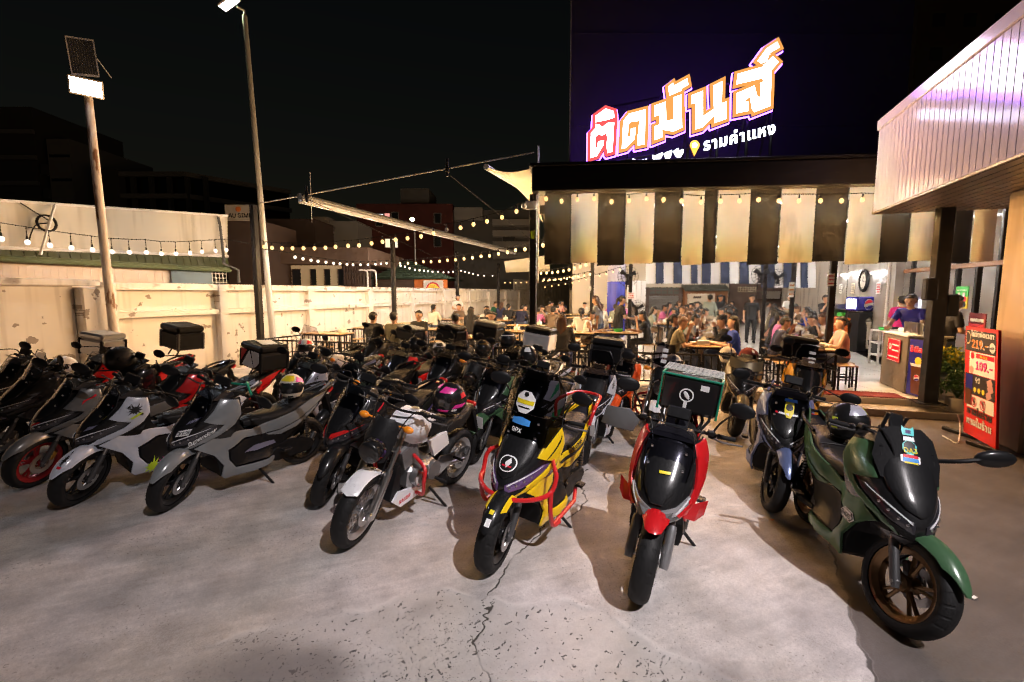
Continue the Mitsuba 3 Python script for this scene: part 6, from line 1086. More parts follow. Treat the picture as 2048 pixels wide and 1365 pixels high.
for px in (1200, 1260, 1320, 1380, 1440, 1500, 1550):
    a, b_ = on_sign(px, 330 - (px - 1200) * .03)[0], on_sign(px, 250 - (px - 1180) * .30)[1]; q = sgfn(np.array([a]), np.array([0.]), np.array([-.3]))[0]
    fr.tube([[q[0], q[1], 4.62], [q[0], q[1], sg_o[2] + b_]], .03, 6); fr.tube([[q[0], q[1], sg_o[2] + b_ * .6], [q[0] + .2, q[1] + 1.0, 4.62]], .025, 6)
for dz in (-1.2, -.6, .0): p0, p1 = sgfn(np.array([on_sign(1190, 300)[0]]), np.array([dz]), np.array([-.27]))[0], sgfn(np.array([on_sign(1555, 200)[0]]), np.array([dz + .5]), np.array([-.27]))[0]; fr.tube([p0, p1], .022, 6)
put('frame', fr, 'black_steel', sgk)

# ------------------------------------------------------------------ strings of bulbs
WARM, WARMW = (1.0, .58, .22), (1.0, .86, .76)
ring_ = B().ell([0, 0, 0], (.039, .039, .048), n=8).get(); sock_ = B().cyl([0, 0, .040], [0, 0, .10], .017, .013, 8).get()
PLY_BULB, PLY_SOCK = mikit.ply(ring_, None, smooth=True), mikit.ply(sock_, None, smooth=30)
PLY_SMALL, PLY_SSOCK = mikit.ply(B().ell([0, 0, 0], (.037, .037, .041), n=7).get(), None, smooth=True), mikit.ply(B().cyl([0, 0, .038], [0, 0, .10], .02, .018, 6).get(), None, smooth=30)
rb_ = random.Random(5)
def bulbs(label, pts, drop=.10, col=WARM, L=None, w=.35, off=(), small=False, ends=(), group=None):
    k = thing('string_light', label, 'string lights', group); pts = [np.asarray(p, float) for p in pts]
    line = [np.asarray(e, float) for e in ends[:1]] + [p + [0, 0, drop] for p in pts] + [np.asarray(e, float) for e in ends[1:]]
    put('cable', B().tube(np.array(line), .007 if not small else .009, 5), 'black_plastic', k)
    for i, p in enumerate(pts):
        tw = T().translate(p.tolist()); lit = i not in off
        b = put('bulb', dict(PLY_SMALL if small else PLY_BULB), 'bulb' if lit else 'bulb_off', k, tw=tw, emit=np.array(col) ** 1.25 * 2.1 if lit else None, weight=.02)
        if lit: scene[f'bulb_light_{len(scene)}'] = {'type': 'point', 'position': (p - [0, 0, .075]).tolist(), 'intensity': {'type': 'rgb', 'value': (np.array(col) * (L or BULB_L) * .0078 * rb_.uniform(.7, 1.25)).tolist()}, 'sampling_weight': w}
        put('socket', dict(PLY_SSOCK if small else PLY_SOCK), 'black_plastic', b, tw=tw)
        if drop > .11: put('lead', B().tube([p + [0, 0, .09], p + [0, 0, drop]], .006, 5), 'black_plastic', b)
x_ = [3, 55, 100, 143, 185, 224, 259, 293, 323, 352, 380, 404, 431, 453]; y_ = [478, 485, 491, 496, 500, 504, 505, 505, 508, 508, 506, 504, 502, 500]
bulbs('string of globe bulbs sagging along the left wall past the rusty floodlight pole', [W(x, y, -.3) for x, y in zip(x_, y_)], .26, WARMW, 90, .2, ends=(W(-60, 440, -.3), W(512, 490, -.3)))
L2 = [(528, 494), (544, 496), (564, 497), (585, 497), (607, 497), (629, 497), (651, 496), (671, 494), (696, 492), (718, 491), (743, 487), (765, 484), (791, 480), (815, 477), (842, 473), (867, 467), (893, 460), (921, 456), (947, 449), (974, 443), (1004, 435), (1033, 423)]
dep = lambda px, a, ya, b, yb: ya + (yb - ya) * (px - a) / (b - a)
bulbs('nearest long string of warm bulbs from the corner post up to the fascia post', [P(x, y, dep(x, 515, 11.2, 1070, 9.6)) for x, y in L2], .12, WARM, None, .6, off=(16,), ends=(P(517, 478, 11.3), P(1066, 395, 9.6)))
L3 = [(800, 527), (816, 527), (832, 527), (847, 524), (862, 524), (879, 523), (895, 521), (911, 520), (928, 518), (945, 516), (962, 513), (979, 512), (997, 508), (1015, 505), (1031, 501), (1050, 499), (1086, 491)]
bulbs('second string of warm bulbs from the pavilion post to the fascia post', [P(x, y, dep(x, 788, 16.5, 1086, 10.2)) for x, y in L3], .12, WARM, None, .5, ends=(P(789, 515, 16.6), P(1090, 470, 10)))
L4 = [(590, 515), (606, 518), (622, 521), (636, 523), (652, 525), (667, 527), (680, 528), (694, 529), (706, 530), (721, 530), (736, 530), (751, 529), (762, 528), (773, 527), (801, 532), (810, 534), (819, 537), (830, 540), (839, 541), (848, 542), (856, 543), (865, 544), (876, 544), (887, 545), (897, 545), (906, 544), (922, 542), (930, 544), (938, 546), (946, 548), (956, 551), (968, 552), (985, 552)]
bulbs('string of small round bulbs looping from post to post along the left wall', [W(x, y, -1.35) for x, y in L4], .10, WARMW, 260, .3, small=True, ends=(W(522, 498, -1.3), W(998, 545, -1.3)))
for j, (a, b_, ya, yb, d0, d1) in enumerate(((1082, 1172, 547, 530, 15, 12), (1076, 1180, 560, 549, 19, 15), (1010, 1150, 566, 553, 27, 21), (1090, 1240, 575, 540, 24, 17))):
    n = (9, 10, 14, 12)[j]
    bulbs(['short bright string under the roof just right of the fascia post', 'second short string under the roof behind the fascia post', 'farthest string of small bulbs by the beige far awning', 'string of bulbs running to the blue column'][j], [P(a + (b_ - a) * i / (n - 1), ya + (yb - ya) * i / (n - 1) + 4 * math.sin(math.pi * i / (n - 1)), d0 + (d1 - d0) * i / (n - 1)) for i in range(n)], .10, WARM, 260, .3, small=j > 1)
L6 = [(1092, 398), (1123, 403), (1155, 400), (1188, 398), (1223, 404), (1258, 402), (1293, 398), (1327, 400), (1363, 402), (1402, 405), (1441, 403), (1479, 402), (1517, 400), (1558, 402), (1598, 402), (1641, 402), (1683, 402), (1725, 400), (1772, 402), (1820, 402), (1870, 402)]
def fasc(px, py, out):                                        # on the plane in front of the awning
    r = ray(px, py); o = FO + fout * out; return O_ + r * (((o - O_) @ fout) / (r @ fout))
bulbs('row of warm bulbs hanging along the top of the striped awning', [fasc(x, y, .24) for x, y in L6], .12, (1.0, .52, .18), 820, .8)

# ------------------------------------------------------------------ lights under the restaurant roof
def batten(parent_label, p0, p1, L, w, col=(.93, 1.0, .95)):
    k = thing('tube_light', parent_label, 'tube light'); p0, p1 = np.asarray(p0, float), np.asarray(p1, float)
    put('housing', B().tube([p0 + [0, 0, .045], p1 + [0, 0, .045]], .03, 6), 'white_plastic', k); put('tube', B().cyl(p0, p1, .016, n=8), 'lamp_white', k, True, emit=np.array(col) * L, weight=w)
V0 = 5.70
def gw(px, z, off=0.0): u = WV(px, V0 - off); return V * (V0 - off) + U * u + [0, 0, z]
for i, (a, b_) in enumerate(((1652, 1664), (1678, 1690), (1697, 1712), (1737, 1760))):
    z = P(a, 548 if i > 1 else 552, gw(a, 0)[1])[2]; batten(['tube light farthest along the concrete wall', 'third tube light along the concrete wall', 'tube light left of the wall clock', 'tube light right of the wall clock'][i], gw(a, z, .07), gw(b_, z, .07), 190, 1.2)
n_ = 0
for s in (2.6, 5.2, 7.8):
    for d in (1.6, 4.6, 8.0, 12.0):
        q = fpt(s + d * .15, -d, 3.98); n_ += 1
        batten(f'tube light under the restaurant roof, {["front", "second", "third", "last"][(n_ - 1) % 4]} row, {["left", "middle", "right"][(n_ - 1) // 4]} column', q - fdir * .6, q + fdir * .6, 620, 1.5, (1.0, .93, .84))
# ------------------------------------------------------------------ rails
def rail(label, p0, p1, n, group='black rails round the seating floor'):
    k = thing('guard_rail', label, 'railing', group); p0, p1 = np.asarray(p0, float), np.asarray(p1, float); z = np.array([0, 0, 1.0])
    put('top_bar', B().tube([p0 + z * .62, p1 + z * .62], .020, 6), 'black_steel', k); put('bottom_bar', B().tube([p0 + z * .08, p1 + z * .08], .016, 6), 'black_steel', k)
    for e in (p0, p1): put('end_post', B().cyl(e, e + z * .64, .022, n=6), 'black_steel', k)
    for i in range(1, n): e = p0 + (p1 - p0) * i / n; put('baluster', B().cyl(e + z * .08, e + z * .62, .010, n=5), 'black_steel', k)
for i, s in enumerate((.05, 2.1, 4.15, 6.2, 8.25, 10.3)): rail(f'black steel rail along the front edge of the floor, {["at the left corner", "second from the left corner", "behind the boxed scooters", "behind the white cooler box", "by the tall smoked screen", "behind the bronze scooter"][i]}', slab_pt(s, .10), slab_pt(s + 1.98, .10), 14)
for i in range(6): a = slab_pt(.1, .12) + U * (i * 3.1 + .1); rail(f'black steel rail along the wall side, {["nearest", "second", "third", "fourth", "fifth", "sixth"][i]} from the corner', a, a + U * 3.0, 20)

# ------------------------------------------------------------------ tables and stools
RT = np.stack([fd.tolist() + [0], fnorm.tolist() + [0], [0, 0, 1.0]], 1)
TW_T = np.eye(4); TW_T[:3, :3] = RT
def tws(q, deg=0): M_ = TW_T.copy(); M_[:3, 3] = q; return T(M_.tolist()).rotate([0, 0, 1], deg)
tp = mikit.ply(B().box(-.6, .6, -.3, .3, .725, .75, .006).get(), None, smooth=30)
ta = mikit.ply(B().box(-.57, .57, -.27, .27, .69, .724).get(), None, smooth=False)
tl = [mikit.ply(B().box(x - .017, x + .017, y - .017, y + .017, 0, .69).get(), None, smooth=False) for x in (-.55, .55) for y in (-.25, .25)]
tb_ = mikit.ply(B().box(-.53, .53, -.265, -.235, .10, .125).box(-.53, .53, .235, .265, .10, .125).get(), None, smooth=False)
sp_ = mikit.ply(B().box(-.16, .16, -.16, .16, .43, .455, .006).get(), None, smooth=30)
sl_ = [mikit.ply(B().box(x - .012, x + .012, y - .012, y + .012, 0, .43).get(), None, smooth=False) for x in (-.14, .14) for y in (-.14, .14)]
sf_ = mikit.ply(B().box(-.14, .14, -.15, -.13, .18, .20).box(-.14, .14, .13, .15, .18, .20).get(), None, smooth=False)
def table(label, q, deg):
    k = thing('dining_table', label, 'table', 'wooden dining tables'); tw = tws(q, deg)
    put('tabletop', tp, 'table_wood', k, tw=tw); put('apron', ta, 'black_steel', k, tw=tw); put('foot_bar', tb_, 'black_steel', k, tw=tw)
    for l in tl: put('leg', l, 'black_steel', k, tw=tw)
    return tw
def stool(q, deg, lb='by the table of the man in the sleeveless top'):
    k = thing('stool', 'wooden stool on black legs, ' + lb, 'stool', 'stools at the dining tables'); tw = tws(q, deg); put('seat', sp_, 'table_wood', k, tw=tw); put('footrest', sf_, 'black_steel', k, tw=tw)
    for l in sl_: put('leg', l, 'black_steel', k, tw=tw)
# small things on the tables
bowl_ = mikit.ply(B().lathe([(.001, .004), (.05, .006), (.085, .05), (.088, .05), (.052, 0), (.001, 0)], [0, 0, 0], [0, 0, 1], 14).get(), None, smooth=True)
plate_ = mikit.ply(B().lathe([(.001, .004), (.07, .006), (.11, .018), (.112, .016), (.07, 0), (.001, 0)], [0, 0, 0], [0, 0, 1], 16).get(), None, smooth=True)
cup_ = mikit.ply(B().lathe([(.001, .006), (.030, .006), (.036, .12), (.039, .12), (.034, 0), (.001, 0)], [0, 0, 0], [0, 0, 1], 12).get(), None, smooth=30)
pot_ = mikit.ply(B().lathe([(.001, 0), (.11, 0), (.13, .03), (.13, .09), (.142, .095), (.12, .10), (.06, .13), (.001, .135)], [0, 0, 0], [0, 0, 1], 18).ell([0, 0, .15], (.018, .018, .018), n=5).get(), None, smooth=30)
tis_ = mikit.ply(B().obox([0, 0, .05], (.13, .22, .10), None, .01).hull([[-.02, -.04, .10], [.02, .05, .10], [0, -.05, .16], [.01, .03, .17], [-.01, .0, .18]]).get(), None, smooth=25)
bot_ = mikit.ply(B().lathe([(.001, 0), (.034, 0), (.036, .15), (.016, .20), (.014, .26), (.016, .265), (.001, .265)], [0, 0, 0], [0, 0, 1], 12).get(), None, smooth=35)
bsk_ = mikit.ply(B().lathe([(.001, .004), (.09, .004), (.12, .07), (.126, .07), (.094, 0), (.001, 0)], [0, 0, 0], [0, 0, 1], 16).get(), None, smooth=30)
ITEM = {'bowl': (bowl_, 'white_plastic', 'bowl', 'small white bowl', 'bowls on the tables'), 'plate': (plate_, 'paper', 'plate', 'white plate of food', 'plates on the tables'), 'steel_cup': (cup_, 'steam_steel', 'cup', 'steel drinking cup', 'steel cups on the tables'),
        'hot_pot': (pot_, 'steam_steel', 'pot', 'lidded steel hot pot', 'hot pots on the tables'), 'tissue_box': (tis_, 'paper', 'box', 'white tissue box', 'tissue boxes on the tables'), 'bottle': (bot_, 'bottle_brown', 'bottle', 'brown glass bottle', 'bottles on the tables'),
        'vegetable_basket': (bsk_, 'basket_green', 'basket', 'green vegetable basket', 'green baskets on the tables'), 'pink_bowl': (bsk_, 'bowl_pink', 'bowl', 'pink plastic bowl', 'pink bowls on the tables')}
def item(kind, tw, x, y, z=.752, at_='at the sleeveless man'):
    pl, m, cat, lb, g = ITEM[kind]; k = thing(kind, lb + ' ' + (('left part, ' if x < -.15 else 'right part, ' if x > .15 else 'middle, ') + ('near side, ' if y < -.06 else 'far side, ' if y > .06 else '')) + at_, cat, g); put('body', pl, m, k, tw=tw @ T().translate([x, y, z]))

# ------------------------------------------------------------------ people
def sph(p, r): return m3.Manifold.sphere(r, 10).translate([float(x) for x in p])
def hl(*s): return m3.Manifold.batch_hull([sph(p, r) for p, r in s])
def chain(pts): return [hl(a, b) for a, b in zip(pts, pts[1:])]
def uni(l): return m3.Manifold.batch_boolean(l, m3.OpType.Add)
def hand(w, d, up, sg, curl=.5):
    """Palm, four fingers and a thumb at the wrist w, pointing along d."""
    w, d = np.asarray(w, float), np.asarray(d, float) / np.linalg.norm(d); up = np.asarray(up, float); s = np.cross(up, d); s /= np.linalg.norm(s); n = np.cross(d, s); out = []
    pc = w + d * .085
    out.append(hl((w + s * .014, .020), (w - s * .014, .020), (pc + s * .030, .014), (pc - s * .030, .014)))
    for i, (o, L) in enumerate(((.032, .068), (.011, .078), (-.011, .072), (-.032, .056))):
        a = pc + s * o; b = a + (d * math.cos(curl * .6) - n * math.sin(curl * .6)) * L * .52; c = b + (d * math.cos(curl * 1.7) - n * math.sin(curl * 1.7)) * L * .48
        out += chain([(a, .0098), (b, .009), (c, .0078)])
    a = w + d * .03 + s * .022 * sg; b = a + (d * .5 + s * sg * .75 - n * .3) * .045; out += chain([(a, .013), (b, .0105), (b + (d * .85 + s * sg * .2 - n * .4) * .032, .009)])
    return out
def pose(kind):
    """Joints of a figure that faces +x; z is measured from the floor."""
    J = {}; seated = kind.startswith('sit'); lean = {'sit': .10, 'sit_eat': .24, 'sit_low': .48, 'stand': .03, 'stand_reach': .42, 'stand_phone': .02, 'stand_serve': .14, 'stand_bend': .75}[kind]
    hz = .53 if seated else .90; J['hip'] = np.array([0, 0, hz]); d = np.array([math.sin(lean), 0, math.cos(lean)]); f = np.array([math.cos(lean), 0, -math.sin(lean)])
    J['waist'] = J['hip'] + d * .16 + [-.0, 0, 0]; J['chest'] = J['hip'] + d * .36; J['sh'] = J['hip'] + d * .47; J['neck'] = J['hip'] + d * .54
    hlz = lean * .75 + (.25 if kind in ('sit_eat', 'stand_serve', 'stand_phone') else .0); hd = np.array([math.sin(hlz), 0, math.cos(hlz)]); J['head'] = J['neck'] + hd * .135; J['hlean'] = hlz
    for sg, n in ((1, 'l'), (-1, 'r')):
        s = J['sh'] + [0, sg * .175, -.01]; J['s' + n] = s
        if seated:
            J['k' + n] = np.array([.42, sg * .11, .50]); J['a' + n] = np.array([.40 - (.08 if sg > 0 else 0), sg * .11, .07]); J['h' + n] = J['hip'] + [0, sg * .09, 0]
            e = s + [.10, sg * .06, -.24]; w = np.array([.44, sg * .10, .80])
            if kind == 'sit_eat' and sg > 0: e = s + [.17, .09, -.17]; w = J['head'] + [.14, .05, -.10]
            if kind == 'sit_low': e = s + [.10, sg * .08, -.20]; w = np.array([.46, sg * .08, .82])
        else:
            st = .06 if sg > 0 else -.06
            J['h' + n] = J['hip'] + [0, sg * .09, -.02]; J['k' + n] = np.array([st * .8 + .02, sg * .10, .48]); J['a' + n] = np.array([st, sg * .10, .08])
            e = s + [-.02, sg * .07, -.27]; w = s + [.05, sg * .08, -.51]
            if kind in ('stand_reach', 'stand_bend'): e = s + [.16, sg * .06, -.20]; w = s + [.38, sg * .02, -.26]
            if kind == 'stand_serve': e = s + [.03, sg * .07, -.26]; w = s + [.27, -sg * .04, -.30]
            if kind == 'stand_phone': e = s + [.12, sg * .03, -.20]; w = J['head'] + [.15, sg * .05, -.10]
        J['e' + n], J['w' + n] = np.asarray(e, float), np.asarray(w, float)
    return J
def headpart(J, parts):
    R = rotm([0, 1, 0], math.degrees(J['hlean'])); return [(J['head'] + R @ np.asarray(p, float), r) for p, r in parts]
CACHE = {}
def to_ply(m, smooth=50):
    me = m.to_mesh(); return mikit.ply(trimesh.Trimesh(me.vert_properties[:, :3], me.tri_verts, process=False), None, smooth=smooth)
def figure(kind, hair, sleeve):
    key = (kind, hair, sleeve)
    if key in CACHE: return CACHE[key]
    J = pose(kind); out = {}
    if ('b', kind) not in CACHE:
        sk = headpart(J, [((0, 0, .015), .088), ((-.03, 0, .02), .085), ((.03, 0, -.055), .062), ((.058, 0, -.092), .026)])
        l = [m3.Manifold.batch_hull([sph(p, r) for p, r in sk]), hl(*headpart(J, [((.088, 0, .0), .009), ((.106, 0, -.028), .013), ((.085, 0, -.035), .016)]))]
        for y in (-1, 1): l.append(hl(*headpart(J, [((-.005, y * .088, .012), .014), ((-.005, y * .086, -.022), .010)])))
        l.append(hl((J['neck'] - [0, 0, .05], .052), (J['head'] + [-.01, 0, -.06], .048)))
        tor = [(J['hip'] + [0, y * .075, 0], .095) for y in (-1, 1)] + [(J['waist'] + [0, y * .05, 0], .09) for y in (-1, 1)]
        l.append(hl(*tor)); l.append(hl(*[(J['waist'] + [0, y * .05, 0], .09) for y in (-1, 1)], *[(J['chest'] + [0, y * .085, 0], .092) for y in (-1, 1)]))
        l.append(hl(*[(J['chest'] + [0, y * .085, 0], .092) for y in (-1, 1)], *[(J['sh'] + [0, y * .145, 0], .05) for y in (-1, 1)], (J['neck'] - [0, 0, .03], .05)))
        for n, sg in (('l', 1), ('r', -1)):
            l += chain([(J['s' + n], .052), (J['e' + n], .038), (J['w' + n], .025)]); d = J['w' + n] - J['e' + n]; up = np.array([0, 0, 1.0]) if abs(d[2]) < .8 * np.linalg.norm(d) else np.array([-1.0, 0, 0])
            l += hand(J['w' + n], d, up, -sg); l += chain([(J['h' + n], .085), (J['k' + n], .055), (J['a' + n], .036)])
        CACHE[('b', kind)] = to_ply(uni(l))
        R = rotm([0, 1, 0], math.degrees(J['hlean']))
        for y in (-1, 1):
            ey = B().ell(J['head'] + R @ np.array([.083, y * .032, .004]), (.006, .009, .005), R, 6).obox(J['head'] + R @ np.array([.086, y * .034, .024]), (.006, .028, .004), R)
            CACHE[('e', kind, y)] = mikit.ply(ey.get(), None, smooth=True)
        CACHE[('m', kind)] = mikit.ply(B().ell(J['head'] + R @ np.array([.086, 0, -.062]), (.009, .024, .007), R, 6).get(), None, smooth=True)
        l = [hl(*[(J['hip'] + [0, y * .078, .02], .104) for y in (-1, 1)], *[(J['h' + n] - [0, 0, .0], .097) for n in 'lr'])]
        for n in 'lr': l += chain([(J['h' + n], .097), (J['k' + n], .070), (J['a' + n] + [0, 0, .05], .054)])
        CACHE[('t', kind)] = to_ply(uni(l)); l = []
        for n in 'lr': a = J['a' + n]; l.append(hl((a + [-.03, 0, -.03], .038), (a + [.09, 0, -.042], .032), (a + [.15, 0, -.048], .024), (a + [0, 0, .0], .04)))
        CACHE[('f', kind)] = to_ply(uni(l))
    if ('s', kind, sleeve) not in CACHE:
        w2 = [(J['waist'] + [0, y * .056, 0], .103) for y in (-1, 1)]; c2 = [(J['chest'] + [0, y * .09, 0], .105) for y in (-1, 1)]
        l = [hl(*[(J['hip'] + [0, y * .08, .04], .108) for y in (-1, 1)], *w2), hl(*w2, *c2), hl(*c2, *[(J['sh'] + [0, y * .145, -.005], .064) for y in (-1, 1)], (J['neck'] - [0, 0, .055], .062))]
        for n in 'lr':
            s, e, w = J['s' + n], J['e' + n], J['w' + n]
            if sleeve == 1: l.append(hl((s, .066), (s + (e - s) * .62, .060)))
            elif sleeve == 2: l += chain([(s, .066), (e, .052), (e + (w - e) * .88, .038)])
        CACHE[('s', kind, sleeve)] = to_ply(uni(l))
    if ('h', kind, hair) not in CACHE:
        R = rotm([0, 1, 0], math.degrees(J['hlean'])); cap = m3.Manifold.sphere(.105, 20).scale([1.04, .96, 1.02]).translate([-.012, 0, .026])
        cut = m3.Manifold.cube([.3, .4, .3]).rotate([0, -14, 0]).translate([.012, -.2, -.245]); l = [cap - cut - m3.Manifold.cube([.4, .4, .3]).translate([-.03, -.2, -.345])]; hr = random.Random(hash(len(hair)) + 4)
        for _ in range(9): a, b2 = hr.uniform(1.0, 5.3), hr.uniform(.35, 1.3); l.append(sph((-.012 + .088 * math.cos(a) * math.cos(b2), .082 * math.sin(a) * math.cos(b2), .026 + .088 * math.sin(b2)), hr.uniform(.022, .032)))
        if hair == 'long': l.append(m3.Manifold.batch_hull([sph((-.055, y, z), r) for y, z, r in ((-.05, 0, .05), (.05, 0, .05), (-.075, -.16, .035), (.075, -.16, .035), (0, -.30, .05))]))
        if hair == 'bun': l.append(sph((-.10, 0, .075), .048))
        if hair == 'pony': l += [hl(((-.10, 0, .03), .035), ((-.145, 0, -.03), .035)), hl(((-.145, 0, -.03), .035), ((-.13, 0, -.20), .016))]
        M_ = np.eye(4)[:3]; M_[:, :3] = R; M_[:, 3] = J['head']; CACHE[('h', kind, hair)] = to_ply(uni(l).transform(M_))
    CACHE[key] = {'body': CACHE[('b', kind)], 'shirt': CACHE[('s', kind, sleeve)], 'trousers': CACHE[('t', kind)], 'hair': CACHE[('h', kind, hair)], 'eye': CACHE[('e', kind, -1)], 'eye_001': CACHE[('e', kind, 1)], 'mouth': CACHE[('m', kind)], 'shoes': CACHE[('f', kind)]}
    return CACHE[key]
def person(label, q, deg, kind, hair, shirt, trousers='cloth_black', sleeve=1, skin='skin', haircol='hair', s=1.0, group=None):
    k = thing('person', label, 'person', group); tw = T().translate([float(q[0]), float(q[1]), float(q[2])]).rotate([0, 0, 1], deg).scale(s)
    ms = {'body': skin, 'shirt': shirt, 'trousers': trousers, 'hair': haircol, 'eye': 'eye_dark', 'eye_001': 'eye_dark', 'mouth': 'lips', 'shoes': 'black_plastic'}
    for n, pl in figure(kind, hair, sleeve).items(): put(n, pl, ms[n], k, tw=tw)
    return k, tw
FDEG = math.degrees(math.atan2(fd[1], fd[0]))
SIDES = {'W': (-1, 0), 'E': (1, 180), 'S': (-1, 90), 'N': (1, -90)}
rt_ = random.Random(21); ROWN = ['front', 'second', 'third', 'fourth', 'fifth', 'sixth', 'last']
COLS, ROWS = [1.3, 3.3, 5.3, 7.2, 10.2, 12.1, 8.7], [1.0, 3.0, 5.2, 7.6, 10.2, 13.2, 17.0]
COLN = ['the column nearest the wall', 'the second column from the wall', 'the third column from the wall', 'the column left of the aisle', 'the column right of the aisle', 'the rightmost column', 'the rear column beside the aisle']
SH = ['cloth_black', 'cloth_white', 'cloth_grey', 'cloth_navy', 'cloth_pink', 'cloth_cream', 'cloth_brown', 'cloth_rose', 'cloth_sage', 'cloth_green', 'cloth_olive', 'cloth_blue']
CN = dict(cloth_black='black', cloth_white='white', cloth_grey='grey', cloth_navy='navy', cloth_pink='pink', cloth_cream='cream', cloth_brown='brown', cloth_rose='rose', cloth_sage='sage', cloth_green='green', cloth_olive='olive', cloth_blue='blue')
SEATED = {  # (column, row): [(side, offset, pose, hair, shirt, sleeve, label)]
    (4, 0): [('W', -.28, 'sit_eat', 'bun', 'cloth_olive', 1, 'woman in a dark olive tee eating at the front table behind the naked motorcycle'), ('W', .28, 'sit', 'pony', 'cloth_black', 2, 'dark haired diner in black beside the woman in olive'), ('E', -.28, 'sit', 'long', 'cloth_blue', 1, 'woman in a bright blue shirt sitting behind the bronze scooter'), ('E', .28, 'sit_eat', 'bun', 'cloth_black', 2, 'woman in black beside the one in bright blue')],
    (5, 0): [('W', .2, 'sit_eat', 'short', 'cloth_navy', 1, 'man in a navy tee eating at the front table of the rightmost column'), ('E', .1, 'sit', 'pony', 'cloth_rose', 0, 'woman in a sleeveless rose top at the front right table')],
    (4, 1): [('W', -.25, 'sit_low', 'short', 'cloth_grey', 1, 'man in a grey patterned shirt bent over the second table right of the aisle'), ('W', .3, 'sit_eat', 'short', 'cloth_green', 1, 'man in a dark green tee at the second table right of the aisle'), ('E', -.25, 'sit_low', 'bun', 'cloth_brown', 1, 'woman in a brown top leaning on the second table right of the aisle'), ('E', .3, 'sit', 'long', 'cloth_black', 2, 'woman in black at the far end of the second table right of the aisle')],
    (5, 1): [('W', -.2, 'sit', 'short', 'cloth_pink', 2, 'man in a pale pink shirt with a green basket on his table'), ('W', .3, 'sit_eat', 'long', 'cloth_black', 2, 'long haired woman in black beside the man in pink'), ('E', 0, 'sit_eat', 'bun', 'cloth_white', 1, 'woman in a white tee at the second table of the rightmost column'), ('E', .35, 'sit_low', 'short', 'cloth_black', 1, 'man in a black tee holding his head at the second right table')],
    (3, 0): [('S', .3, 'sit', 'long', 'cloth_black', 2, 'long haired person in black sitting with the back to the fascia post')],
    (2, 0): [('N', .3, 'sit', 'long', 'cloth_black', 2, 'woman with glasses in a black jacket at the table left of the fascia post'), ('S', -.2, 'sit', 'bun', 'cloth_rose', 1, 'woman with her hair up in front of the one with glasses')],
    (1, 0): [('N', .35, 'sit', 'short', 'cloth_black', 1, 'man in a black tee looking left behind the square top boxes'), ('S', -.3, 'sit', 'short', 'cloth_black', 1, 'dark haired man with his back turned behind the rounded top box'), ('S', .25, 'sit', 'bun', 'cloth_olive', 2, 'person with tied hair waving beside the rounded top box')],
    (1, 2): [('S', .3, 'sit', 'long', 'cloth_black', 2, 'very long haired woman in black seen from behind in the left rows'), ('N', .45, 'sit', 'bun', 'cloth_white', 1, 'woman in a black and white dress facing the long haired one'), ('S', .75, 'sit_low', 'pony', 'cloth_black', 2, 'woman in black leaning over beside the long haired one')],
    (0, 3): [('S', -.3, 'sit', 'pony', 'cloth_cream', 2, 'woman in a tan top with her back turned by the wall'), ('N', .3, 'sit', 'short', 'cloth_brown', 1, 'man in a dark maroon polo facing the camera by the wall')],
    (3, 2): [('S', -.1, 'sit', 'pony', 'cloth_white', 1, 'woman in a white tee with a brown ponytail seen from behind'), ('S', .4, 'sit_low', 'short', 'cloth_cream', 1, 'person in cream beside the white tee ponytail woman')],
    (3, 5): [('S', -.3, 'sit', 'short', 'cloth_pink', 1, 'person in a pink apron top at the far left tables'), ('S', .2, 'sit', 'bun', 'cloth_pink', 1, 'second person in pink at the far left tables'), ('N', .3, 'sit', 'short', 'cloth_white', 1, 'person in white facing the two in pink')]}
